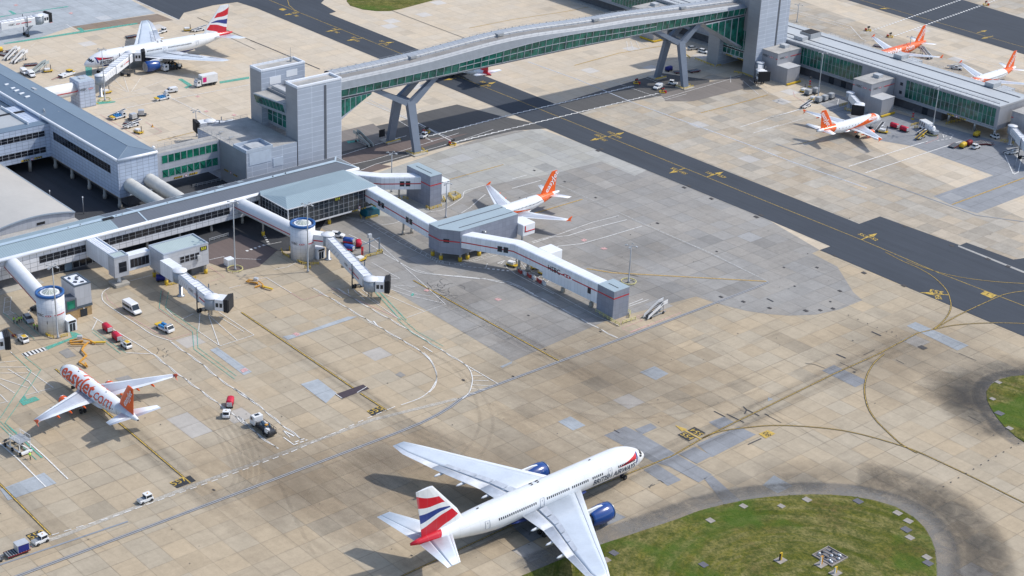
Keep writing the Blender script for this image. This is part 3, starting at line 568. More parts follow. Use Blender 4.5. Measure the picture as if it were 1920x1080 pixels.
wl(Z(430,380,6.353,[(0,1020),(140,985)]),.15); wl(Z(430,380,6.353,[(440,895),(740,1080)]),.15); wl(Z(430,380,6.353,[(310,920),(440,895)]),.15); wl(Z(430,380,6.353,[(530,800),(690,770),(790,720)]),.15); wl(Z(430,380,6.353,[(0,665),(380,680)]),.15)
wl(Z(430,380,6.353,[(420,510),(620,470)]),.18); wl(Z(430,380,6.353,[(200,580),(440,500)]),.8,dash=(.7,.7)); wl(Z(430,380,6.353,[(400,370),(470,490)]),.7,dash=(.7,.7))
wl([(120,645),(250,600)],.01); wl(Z(0,420,6.353,[(320,1080),(400,980),(450,975)]),.18); wl(Z(150,420,6.353,[(430,725),(905,600)]),.18); wl(Z(150,420,6.353,[(1540,430),(1720,390)]),.18)
lines('white_marking',WHT,[x for x in W if x[1]>.05],9); lines('white_worn_marking',WHT,B_,8)
lines('red_worn_marking',PNK,[(Z(0,540,4,[(790,40),(810,90),(900,160),(1020,245),(1180,340),(1280,388),(1440,340)]),.14),(Z(0,540,4,[(1225,20),(1190,160),(1440,330)]),.14),(Z(480,540,4,[(200,0),(350,92),(510,45)]),.16),(Z(480,540,4,[(560,0),(1060,225)]),.18),
  (Z(940,440,5.333,[(1205,935),(1410,860),(1355,820),(1430,795)]),.16),(Z(940,440,5.333,[(1205,940),(1290,978),(1800,780),(1620,760)]),.16),(Z(150,420,6.353,[(1530,505),(1720,635),(1540,690)]),.14),(Z(150,420,6.353,[(990,800),(940,1010)]),.14),
  (Z(1440,0,4,[(190,690),(200,725),(280,770)]),.2),(Z(1440,0,4,[(1270,1000),(1275,1040),(1180,1080)]),.2)]
  +[(Z(0,0,4,p),.18) for p in([(750,860),(1060,1040),(1215,990),(1090,915)],[(800,920),(870,960)])],8)
boxes('red_square_marking',PNK,[Z(0,540,4,[(1800,615),(1840,602),(1865,620),(1820,638)]),Z(480,540,4,[(270,345),(300,335),(335,350),(305,365)]),Z(480,540,4,[(1785,85),(1815,75),(1845,88),(1815,100)]),Z(960,270,4,[(515,722),(540,712),(565,722),(540,735)]),Z(960,270,4,[(660,785),(690,776),(718,788),(690,797)]),Z(620,440,6.75,[(1175,710),(1215,690),(1255,708),(1220,725)])]+[[(x-5,y),(x,y-2),(x+5,y),(x,y+2)] for x,y in((133,25),(371,181),(387,209),(439,216),(30,10),(95,42))],9)
# green walkways
T=[]
def gl(p,w=.15): T.append((p,w))
for pts in([(25,190),(260,385)],[(110,190),(290,350)],[(90,490),(235,625),(0,980)],[(190,520),(308,615),(175,820)],[(175,820),(38,1015),(130,1090)],[(690,330),(905,495)],[(690,310),(945,487)],[(1210,20),(1195,155),(1445,330),(1455,460),(1760,685)],[(1265,30),(1240,150),(1478,315),(1485,450),(1775,662)],[(0,1000),(100,1100)]): gl(Z(0,540,4,pts))
for pts in([(545,710),(890,1085)],[(595,700),(960,1085)]): gl(Z(620,440,6.75,pts),.25)
gl(Z(480,540,4,[(1060,235),(1180,345),(1390,460)])); gl(Z(480,540,4,[(1085,220),(1205,325),(1405,438)])); gl(Z(0,780,10.8,[(0,200),(740,890),(855,850),(100,150)]),.2); gl(Z(0,0,4,[(0,205),(120,200)]),.01)
lines('green_walkway_edge',TURQ,[t for t in T if t[1]>.05],9)
boxes('green_walkway',TURQ,[Z(0,560,9,[(735,830),(1220,655),(1180,560),(1280,575),(1390,620),(1240,680),(790,870)]),Z(0,540,4,[(145,850),(180,805),(205,835),(265,815),(300,840),(175,883)]),
  Z(0,0,4,[(0,125),(500,48),(520,52),(120,108),(0,132)]),Z(0,0,4,[(60,82),(80,80),(125,105),(95,108)]),Z(0,0,4,[(30,325),(600,235),(1030,172),(1032,182),(640,243),(120,322),(30,330)]),Z(0,0,4,[(575,212),(605,208),(640,235),(610,240)]),
  Z(0,0,4,[(1335,595),(1365,590),(1445,640),(1400,665),(1380,655),(1410,645)]),Z(0,0,4,[(1645,612),(1870,575),(1870,592),(1650,628)]),Z(0,0,4,[(640,490),(690,490),(690,570),(645,570)]),Z(0,0,4,[(720,765),(870,760),(860,770),(730,785)]),
  Z(0,0,4,[(2600,1060),(2700,1050),(2690,1065),(2610,1078)]),Z(620,440,6.75,[(1010,770),(1040,740),(1060,765),(1030,782)])],8)
zb=[];b=MB()
a0,a1,c0,c1=G(41,663.5),G(82,652),G(48,670),G(88,656.5)
for i in range(6):
    t0,t1=(i+.05)/6,(i+.5)/6; b.add([v+Vector((0,0,.1)) for v in(a0.lerp(a1,t0),a0.lerp(a1,t1),c0.lerp(c1,t1),c0.lerp(c1,t0))],[(3,2,1,0)])
b.build('black_crossing_stripe',BLK,kind='structure')
boxes('white_crossing',WHT,[[(40,663.5),(84,651),(90,656.5),(47,670.5)]],8)
# manholes, slot covers and joint repairs
cov=[]
for x,y,w_ in((1208,283,5),(1121,283,5),(1128,280,5),(1283,352,5),(1292,349,5),(1334,373,5),(1418,407,6),(1427,404,6),(1532,502,4),(1470,502,3),(1575,546,5),(1562,579,5),(1538,582,5),(1511,583,6),(1394,566,5),(1443,578,5),(1352,557,5),(1557,566,3),(1490,537,3),(1002,320,3),(1059,341,3),(1117,371,3),(1233,419,4),(1344,472,3),(401,919,4),(1602,698,3),(1563,479,0),(1696,425,5),(1565,480,4),(1563,700,0),(1620,512,6),(1695,536,6),(1785,461,6),(1852,486,6),(1890,500,6),(1640,666,0),(1126,622,3),(1480,566,0),(1730,652,10),(1599,639,2),(1524,706,0),(772,1042,3),(991,592,3),(1022,656,3),(869,713,4),(1154,764,0),(962,706,3)):
    if w_: cov.append([(x-w_,y-w_*.15),(x-w_*.2,y-w_*.42),(x+w_,y+w_*.15),(x+w_*.2,y+w_*.42)])
for i in range(7): cov.append([(1591+i*17.9-1.2,591.5+i*7.8),(1591+i*17.9,590.6+i*7.8),(1591+i*17.9+1.2,591.5+i*7.8),(1591+i*17.9,592.4+i*7.8)])
for i in range(12): x,y=1910-i*14.1,832+i*7.9+i*i*.02; cov.append([(x-2,y),(x,y-1.1),(x+2,y),(x,y+1.1)])
random.seed(11)
for i in range(110):
    x,y=random.uniform(0,1900),random.uniform(350,1060); w_=random.choice((1,1.2,1.6)); cov.append([(x-w_,y),(x,y-w_*.5),(x+w_,y),(x,y+w_*.5)])
boxes('ground_cover',P('iron cover',(.06,.055,.055),.8),cov,10.5)
D=[]
for pts in([(1500,960),(1600,1010)],[(1430,490),(1560,545)],[(715,505),(800,465)],[(540,560),(670,620)],[(960,540),(1020,570)],[(280,565),(350,575),(430,605)],[(0,960),(100,1012)]): D.append((Z(1440,540,4,pts),.16))
for pts in([(1515,525),(1600,568)],[(1735,490),(1760,515),(1745,545)],[(1765,515),(1855,560)],[(1610,545),(1740,610)],[(1770,775),(1870,730)],[(1895,545),(1925,558)],[(765,665),(805,690)]): D.append((Z(960,640,4,pts),.3))
for p_ in([(1568,664),(1586,672)],[(1634,622),(1652,630)],[(1438,560),(1450,566)]): D.append((p_,.5))
D.append(([(470,76),(500,88),(545,107),(600,130)],.5)); D.append(([(735,20),(800,45),(872,72)],.3)); D.append(([(370,33),(480,80)],.3)); D.append(([(423,67),(479,93)],.2))
D+= [([(640+0,1005),(960,872),(1100,815)],.01)]
lines('sealed_joint',P('bitumen seal',(.05,.052,.058),.7),[d for d in D if d[1]>.05],7)
def cracks(c,n,r):
    out=[]
    for i in range(n):
        x,y=c[0]+random.uniform(-r,r),c[1]+random.uniform(-r,r)*.5; pts=[(x,y)]; a=random.uniform(0,6.3)
        for k in range(5): a+=random.uniform(-.8,.8); x+=cos(a)*r*.16; y+=sin(a)*r*.09; pts.append((x,y))
        out.append((pts,.12))
    return out
lines('concrete_crack',P('crack',(.10,.10,.10),.9),cracks((835,545),14,26)+cracks((305,663),6,12)+cracks((1240,910),3,20)+cracks((985,1000),3,20),7)
# ================================================================ AIRCRAFT
WHITE=(.80,.82,.84)
m_tyre=P('tyre rubber',(.02,.02,.022),.9); m_steel=P('bare metal',(.45,.47,.5),.35,.6); m_dark=P('dark hollow',(.012,.013,.016),.7); m_win=P('cabin window glass',(.02,.028,.04),.15)
m_wingW=P('wing paint white',(.70,.74,.78),.4,var=.08,scale=.3); m_wingG=P('wing paint grey',(.44,.48,.55),.42,var=.12,scale=.3); m_wingB=P('wing skin blue grey',(.56,.62,.69),.38,var=.13,scale=.25)
m_flap=P('flap paint',(.50,.54,.60),.45,var=.25,scale=.5); m_well=P('flap well',(.10,.11,.13),.7,var=.3)
m_whiteP=P('aircraft white',WHITE,.28,var=.03,scale=.2); m_orange=P('aircraft orange',(.80,.115,.012),.32,var=.05); m_red=P('aircraft red',(.60,.018,.035),.32,var=.05)
m_navy=P('engine blue',(.008,.055,.24),.2,var=.06,spec=.7); m_grnave=P('lettering grey blue',(.02,.035,.07),.5); m_doorl=P('door outline',(.42,.45,.50),.6); m_redlet=P('lettering orange red',(.72,.085,.02),.45)
def mask_mat(name,base,layers,rough=.28):
    """base paint with painted areas; each layer: (colour, fn(t,x,y,z)->mask 0/1)"""
    t=NT(name); p,x,y,z=t.pos(True); c=base
    for cc,fn in layers: c=t.mix(fn(t,x,y,z),c,cc)
    sm=t.m_('MULTIPLY',t.m_('MAXIMUM',t.line(x,2.3,.05),t.line(t.m_('ARCTAN2',y,t.m_('SUBTRACT',z,4.5)),.7,.012)),.28); c=t.mix(sm,c,(.3,.32,.35)); n=t.noise(p,.25,4,.6); vm=t.n('VectorMath',operation='SCALE'); t.put(vm.inputs[0],c if not isinstance(c,tuple) else t.mix(0.0,c,c)); t.put(vm.inputs['Scale'],t.rng(n,.3,.7,.90,1.03))
    return t.out(vm.outputs[0],rough,0,.5)
def lt(t,v,th): return t.m_('LESS_THAN',v,th)
def gt(t,v,th): return t.m_('GREATER_THAN',v,th)
def lin(t,x,y,z,a,b,c,d=0):   # a*x+b*z+c + |y|*d
    r=t.m_('ADD',t.m_('MULTIPLY',x,a),t.m_('MULTIPLY',z,b)); r=t.m_('ADD',r,c)
    return t.m_('ADD',r,t.m_('MULTIPLY',t.m_('ABSOLUTE',y),d)) if d else r
def AND(t,*a):
    r=a[0]
    for b in a[1:]: r=t.m_('MULTIPLY',r,b)
    return r
class Plane:
    def __init__(s,**k): s.__dict__.update(k)
    def prof(s,d):           # distance from nose -> (half width, z centre, half height)
        L,Rr=s.L,s.R; x=max(0,min(L,d))
        if x<s.nl:
            t=x/s.nl; f=(1-(1-t)**2.05)**.70; zc=s.zc-(s.zc-s.zn)*(1-t)**1.7; return max(.03,Rr*f),zc,max(.03,Rr*f)
        if x>L-s.tl:
            t=(x-(L-s.tl))/s.tl; f=1-t**1.55*(1-s.re); g=1-t**1.35*(1-s.re*1.1)
            zt=s.zc+Rr-(t**2)*s.drop; hh=Rr*g; return Rr*f,zt-hh,hh
        return Rr,s.zc,Rr
    def surf(s,d,th,lift=.0):  # th=0 top, + to port (left)
        w,zc,h=s.prof(d); return Vector((s.L/2-d,sin(th)*(w+lift),zc+cos(th)*(h+lift)))
    def fuselage(s,root,mat):
        b=MB(); b.s=True; n=32
        ds=[s.nl*v for v in(0,.01,.03,.06,.1,.16,.24,.34,.46,.6,.78,1)]+[s.nl+(s.L-s.nl-s.tl)*k/10 for k in range(1,11)]+[s.L-s.tl+s.tl*k/12 for k in range(1,13)]
        b.rings([[s.surf(d,-2*pi*i/n) for i in range(n)][::-1] for d in ds])
        o=b.build('fuselage',mat,root)
        # wing to body fairing
        f=MB(); f.s=True; a,c=s.fair; rs=[]
        for k in range(13):
            u=k/12; g=sin(pi*min(1,max(0.02,u)))**.5; d=a+(c-a)*u
            rs.append([Vector((s.L/2-d,cos(2*pi*i/20)*s.R*(.80+.28*g),s.zc-s.R*.72+sin(2*pi*i/20)*s.R*.42*g)) for i in range(20)])
        f.rings(rs); f.build('belly_fairing',s.bellymat,root); return o
    def wrap(s,b,verts,faces,d0,th0,side=1,lift=.025,cut=.18):
        """flat lettering (x along body, y up) laid round the body"""
        bm=bmesh.new(); vs=[bm.verts.new((v.x,v.y,0)) for v in verts]
        for f in faces:
            try: bm.faces.new([vs[i] for i in f])
            except ValueError: pass
        ys=[v.y for v in verts]; xs=[v.x for v in verts]
        y=min(ys)+cut
        while y<max(ys):
            bmesh.ops.bisect_plane(bm,geom=bm.verts[:]+bm.edges[:]+bm.faces[:],plane_co=(0,y,0),plane_no=(0,1,0)); y+=cut
        bm.verts.ensure_lookup_table(); bm.verts.index_update()
        out=[]; fs=[[v.index for v in f.verts] for f in bm.faces]
        for v in bm.verts:
            d=d0+v.co.x*side; w,zc,h=s.prof(d); th=th0*side-(v.co.y/max(w,.5))*side
            out.append(s.surf(d,th,lift))
        if side<0: fs=[f for f in fs]
        bm.free(); b.add(out,[f[::-1] for f in fs] if side>0 else [f[::-1] for f in fs]); return b
    def patch(s,b,d0,d1,t0,t1,lift=.03,nd=2,nt=3):
        vs=[s.surf(d0+(d1-d0)*i/nd,t0+(t1-t0)*j/nt,lift) for i in range(nd+1) for j in range(nt+1)]
        b.add(vs,[(i*(nt+1)+j,i*(nt+1)+j+1,(i+1)*(nt+1)+j+1,(i+1)*(nt+1)+j) for i in range(nd) for j in range(nt)]); return b
    def wing(s,root,side,secs,mat,matLE,matTE,name='wing',c0=.14,c1=.72,drop=0,gap=.12,inner=None):
        def T(c): return 2.9*(.2969*sqrt(max(c,0))-.126*c-.3516*c*c+.2843*c**3-.1036*c**4)
        def loft(nm,mt,a,c,par,dz=0,dx=0,secsub=secs):
            b=MB(); b.s=True; rs=[]
            cs=[a+(c-a)*k/6 for k in range(7)]
            for (y,xl,xt,z,th) in secsub:
                ch=xl-xt; up=[Vector((xl-ch*q-dx*ch,side*y,z+th*T(q)*1.0-dz*ch)) for q in cs]; lo=[Vector((xl-ch*q-dx*ch,side*y,z-th*T(q)*.6-dz*ch)) for q in cs[::-1]]
                rs.append(up+lo)
            if side>0: rs=[r[::-1] for r in rs]
            b.rings(rs); b.s=False; return b.build(nm,mt,par)
        w=loft(name,mat,c0 if matLE else 0.0,c1,root)
        if matLE: loft('leading_edge_slat',matLE,0.0,c0-.006,w)
        lo=loft
        if matTE:
            if drop:
                b=MB(); b.s=False; k=len(secs)-1
                ins=[q for q in secs if q[0]<=s.flapend]; 
                for i in range(len(ins)-1):
                    loft('flap',matTE,c1+.010,1.0,w,drop*.5,0,ins[i:i+2])
                loft('aileron',matTE,c1+.008,1.0,w,0,0,[q for q in secs if q[0]>=s.flapend])
            else: loft('trailing_edge_flap' if name=='wing' else 'elevator',matTE,c1+.008,1.0,w)
        return w
    def engine(s,root,x,y,z,r,l,mat,lipmat,side):
        b=MB(); b.lathe((x,y,z),[(r*.86,0),(r*.97,-.10*l),(r*1.0,-.3*l),(r*.97,-.6*l),(r*.80,-.9*l),(r*.74,-l),(r*.70,-l),(r*.66,-.7*l)],24,'x')
        o=b.build('engine',mat,root)
        b=MB(); b.lathe((x,y,z),[(r*.86,.02),(r*.93,.10),(r*.82,.14),(r*.76,-.02),(r*.74,-.35)],24,'x'); b.build('intake_lip',lipmat,o)
        b=MB(); b.mat(0).lathe((x-.4,y,z),[(r*.76,0),(.05,.02)],20,'x').mat(1).lathe((x-.4,y,z),[(r*.22,.02),(r*.12,.3),(.02,.45)],12,'x')
        for k in range(18):
            a=2*pi*k/18; b.mat(1).bar((x-.36,y+cos(a)*r*.2,z+sin(a)*r*.2),(x-.36,y+cos(a+.2)*r*.72,z+sin(a+.2)*r*.72),.03,.10)
        b.build('fan',[m_dark,m_steel],o)
        b=MB(); b.lathe((x-l*.95,y,z),[(r*.62,0),(r*.50,-.12*l),(r*.34,-.3*l),(.05,-.48*l)],18,'x'); b.build('exhaust_cone',m_steel,o)
        b=MB(); b.side([(x-l*.22,z+r*.9),(x-l*.6,z+r*1.12),(x-l*1.3,z+r*1.12),(x-l*1.3,z+r*.6),(x-l*.8,z+r*.5)],y-.22,y+.22); b.build('pylon',m_whiteP,o,bevel=.05)
    def gear(s,root,x,y,wheels,wr,zt,strutr=.14):
        b=MB(); b.tube((x,y,wr),(x,y,zt),strutr,strutr*1.2,8).bar((x+.9,y*.8,zt),(x,y,wr+.5),.10)
        if len(wheels)>2: b.bar((x+wheels[0][0],y,wr),(x+wheels[-1][0],y,wr),.22)
        g=b.build('landing_gear',m_steel,root)
        for wx,wy in wheels:
            b=MB(); b.mat(0).lathe((x+wx,y+wy,wr),[(wr*.5,-wr*.32),(wr*.95,-wr*.32),(wr,-wr*.18),(wr,wr*.18),(wr*.95,wr*.32),(wr*.5,wr*.32)],16,'y').mat(1).lathe((x+wx,y+wy,wr),[(wr*.5,-wr*.25),(wr*.2,-wr*.33),(.03,-wr*.3)],10,'y').lathe((x+wx,y+wy,wr),[(.03,wr*.3),(wr*.2,wr*.33),(wr*.5,wr*.25)],10,'y')
            b.build('wheel',[m_tyre,m_steel],g)
    def fin(s,root,pts,th,mat,rud=None):
        """pts: leading root, leading tip, trailing tip, trailing root as distance from nose, z"""
        (a,za),(b_,zb),(c,zc),(d,zd)=pts; B=MB(); B.s=False
        def ring(xl,xt,z,t):
            ch=xt-xl; cs=[0,.03,.1,.3,.6,1.0]; hw=[0.02,.35,.7,1,.8,.12]
            return [Vector((s.L/2-(xl+ch*q),t*k,z)) for q,k in zip(cs,hw)]+[Vector((s.L/2-(xl+ch*q),-t*k,z)) for q,k in zip(cs[::-1],hw[::-1])]
        rs=[]
        for k in range(5):
            u=k/4; rs.append([Vector((v.x,v.y,z2)) for v,z2 in zip(ring(a+(b_-a)*u,d+(c-d)*u,0,th*(1-.45*u)),[za+(zb-za)*u]*12)])
        # root follows the body line: lower the foot so it is buried
        rs[0]=[Vector((v.x,v.y,v.z-1.2)) for v in rs[0]]
        B.rings([r[::-1] for r in rs]); B.s=False; f=B.build('tail_fin',mat,root)
        return f
# ---------------------------------------------------------------- wide-body twin in white, blue and red
BL,BR_,BZ=62.6,2.98,5.3
big=Plane(L=BL,R=BR_,zc=BZ,zn=4.0,nl=9.2,tl=21,re=.085,drop=1.15,fair=(19,39),flapend=20.5,bellymat=P('belly blue',(.03,.055,.22),.3))
def big_fus_masks():
    navy=(.035,.06,.24); red=(.60,.018,.035)
    def belly(t,x,y,z):  # blue belly: line low at the nose, rising slightly aft
        q=lin(t,x,y,z,0,1,-3.62); q2=AND(t,lt(t,q,0.0),lt(t,x,25.0),gt(t,x,-26.0)); return q2
    def tail(t,x,y,z): return AND(t,lt(t,lin(t,x,y,z,1,-.55,28.6),0.0))
    def swr(t,x,y,z):   # red ribbon on the nose
        u=t.rng(x,21.0,26.8,0,1); c=t.m_('ADD',t.m_('MULTIPLY',u,.35),5.85); hw=t.m_('ADD',t.m_('MULTIPLY',t.m_('POWER',u,.7),.50),.0)
        return AND(t,lt(t,t.m_('ABSOLUTE',t.m_('SUBTRACT',z,c)),hw),gt(t,x,21.0),gt(t,t.m_('ABSOLUTE',y),1.15),lt(t,lin(t,x,y,z,1,-.35,-24.7),0))
    def swb(t,x,y,z):
        return AND(t,gt(t,lin(t,x,y,z,1,-.35,-24.7),0.0),lt(t,lin(t,x,y,z,1,-.30,-25.6),0.0),lt(t,z,6.7),gt(t,z,4.75),gt(t,t.m_('ABSOLUTE',y),.9))
    return [(navy,belly),(red,tail),(red,swr),(navy,swb)]
m_bfus=mask_mat('airliner body white blue red',WHITE,big_fus_masks(),.22)
def finwave(t,x,z,c0,c1,A,k,ph):
    return t.m_('SUBTRACT',z,t.m_('ADD',t.m_('ADD',t.m_('MULTIPLY',x,c1),c0),t.m_('MULTIPLY',t.m_('SINE',t.m_('ADD',t.m_('MULTIPLY',x,k),ph)),A)))
def band(lo,hi,xr=(-99,99)):
    def f(t,x,y,z):
        xx=t.m_('ADD',x,26.0)       # x measured from the middle of the fin
        return AND(t,gt(t,finwave(t,xx,z,*lo),0),lt(t,finwave(t,xx,z,*hi),0),gt(t,xx,xr[0]),lt(t,xx,xr[1]))
    return f
def LEl(f):
    return lambda t,x,y,z:AND(t,f(t,x,y,z),lt(t,lin(t,x,y,z,1,.847,12.0),0))
m_bfin=mask_mat('airliner fin flag waves',WHITE,[((.60,.018,.035),LEl(band((13.6,-.15,.22,.8,0),(15.4,-.36,.22,.8,0)))),((.025,.05,.24),LEl(band((11.15,.17,.22,.8,.5),(12.4,-.08,.22,.8,0.5)))),
    ((.60,.018,.035),LEl(band((7.2,.40,.2,.8,0),(10.15,.28,.2,.8,.3))))],.3)
def build_big(label,loc,rz,group,vis):
    r=thing('passenger_airliner',label,'airliner',(0,0,0),group)
    B=big; X=lambda d:B.L/2-d
    B.fuselage(r,m_bfus)
    secs=[(2.4,X(20.6),X(36.6),4.35,.92),(9.6,X(25.5),X(37.4),4.85,.62),(20.5,X(32.9),X(41.2),5.85,.36),(27.5,X(37.6),X(43.2),6.55,.24),(30.9,X(40.2),X(43.2),6.95,.13)]
    for sd in(1,-1):
        w=B.wing(r,sd,secs,m_wingB,m_wingW,m_flap,c0=.12,c1=.76,drop=.012)
        for yy in(7.5,13.5,18.5):
            b=MB(); b.s=True; i=0 if yy<9.6 else 1; s0,s1=secs[i],secs[i+1]; u=(yy-s0[0])/(s1[0]-s0[0]); xt=s0[2]+(s1[2]-s0[2])*u; zz=s0[3]+(s1[3]-s0[3])*u
            b.lathe((xt-1.6,sd*yy,zz-.55),[(.03,0),(.22,.5),(.34,1.8),(.30,3.2),(.05,4.4)],10,'x'); b.build('flap_fairing',m_wingW,w)
        B.engine(r,X(19.6),sd*9.75,2.62,2.05,5.5,m_navy,m_steel,sd)
        for k in range(5):
            a=3.4+k*3.3; i0=0 if a<9.6 else 1; s0,s1=secs[i0],secs[i0+1]; f=lambda yy:[s0[j]+(s1[j]-s0[j])*(yy-s0[0])/(s1[0]-s0[0]) for j in range(5)]
            q0,q1=f(a),f(min(a+3.0,20.4)); b=MB(); P4=[Vector((q[1]-(q[1]-q[2])*c_,sd*q[0],q[3]+q[4]*(.46 if c_<.7 else .30)+.05)) for q,c_ in((q0,.63),(q0,.75),(q1,.75),(q1,.63))]; b.add(P4 if sd<0 else P4[::-1],[(0,1,2,3)]); b.build('spoiler_panel',m_flap,w)
        B.wing(r,sd,[(.7,X(53.2),X(60.9),6.45,.42),(10.8,X(59.3),X(62.4),7.35,.14)],m_wingB,m_wingW,m_wingB,'horizontal_stabiliser',.10,.70)
    B.fin(r,[(49.3,8.1),(57.6,17.9),(61.6,17.9),(59.9,8.1)],.42,m_bfin)
    B.gear(r,X(5.6),0,[(0,-.42),(0,.42)],.55,3.2)
    for sd in(1,-1): B.gear(r,X(32.2),sd*5.5,[(1.45,-.68),(1.45,.68),(0,-.68),(0,.68),(-1.45,-.68),(-1.45,.68)],.66,3.9,.2)
    # cockpit glazing
    for sd in(1,-1):
        for k,(d0,d1,a0,a1) in enumerate([(1.55,2.35,.06,.52),(1.75,2.75,.56,.94),(2.15,3.2,.98,1.22)]):
            b=MB(); B.patch(b,d0,d1,sd*a0,sd*a1,.03,3,4); b.build('cockpit_window',m_win,r)
    wins=[]
    for sd in(1,-1):
        ds=[5.2+.5*k for k in range(11)]+[14.9+.53*k for k in range(6)]+[19.0+.53*k for k in range(9)]+[24.3+.53*k for k in range(12)]+[33.2+.53*k for k in range(19)]
        for gi,k in enumerate(ds):
            if sd!=vis and gi%3: continue
            b=MB(); B.patch(b,k,k+.28,sd*1.22,sd*1.39,.02,1,2); b.build('cabin_window',m_win,r)
        for d in(3.6,12.3,31.1,45.2):
            b=MB()
            w_,h0,h1=1.05,1.13,1.72
            for (p,q) in(((d,h0),(d+w_,h0)),((d+w_,h0),(d+w_,h1)),((d+w_,h1),(d,h1)),((d,h1),(d,h0))):
                pts=[B.surf(p[0]+(q[0]-p[0])*i/4,sd*(p[1]+(q[1]-p[1])*i/4),.03) for i in range(5)]; b.path(pts,.06,.03)
            B.patch(b,d+.4,d+.62,sd*1.25,sd*1.36,.03,1,1); b.build('door',m_doorl,r)
    for sd in(1,-1):
        b=MB(); v,f=text_mesh('BRITISH AIRWAYS',1.85,bold=.035,shear=.15,spacing=1.0,sx=.84); B.wrap(b,v,f,11.4,1.75,sd); b.build('airline_lettering',m_grnave,r)
    b=MB()
    for d in(16,30.2,31.8,46): b.cbox((X(d),.2,BZ+BR_+.05),(.5,.12,.22))
    b.cbox((X(30),.9,BZ+BR_-.1),(.7,.3,.12)); b.cbox((X(31.6),.9,BZ+BR_-.1),(.7,.3,.12)); b.build('antenna',m_dark,r)
    r.location=loc; r.rotation_euler.z=rz; return r
BIG=build_big('white airliner with red and blue waves on its fin, taxiing beside the grass',(-208.4,197.6,0),R(90),'wide airliners in white blue and red',-1)
build_big('white airliner with blue engines parked at the far covered jet bridge, top left',(-512.2,291.0,0),R(-91.5),'wide airliners in white blue and red',1).scale=(.945,)*3
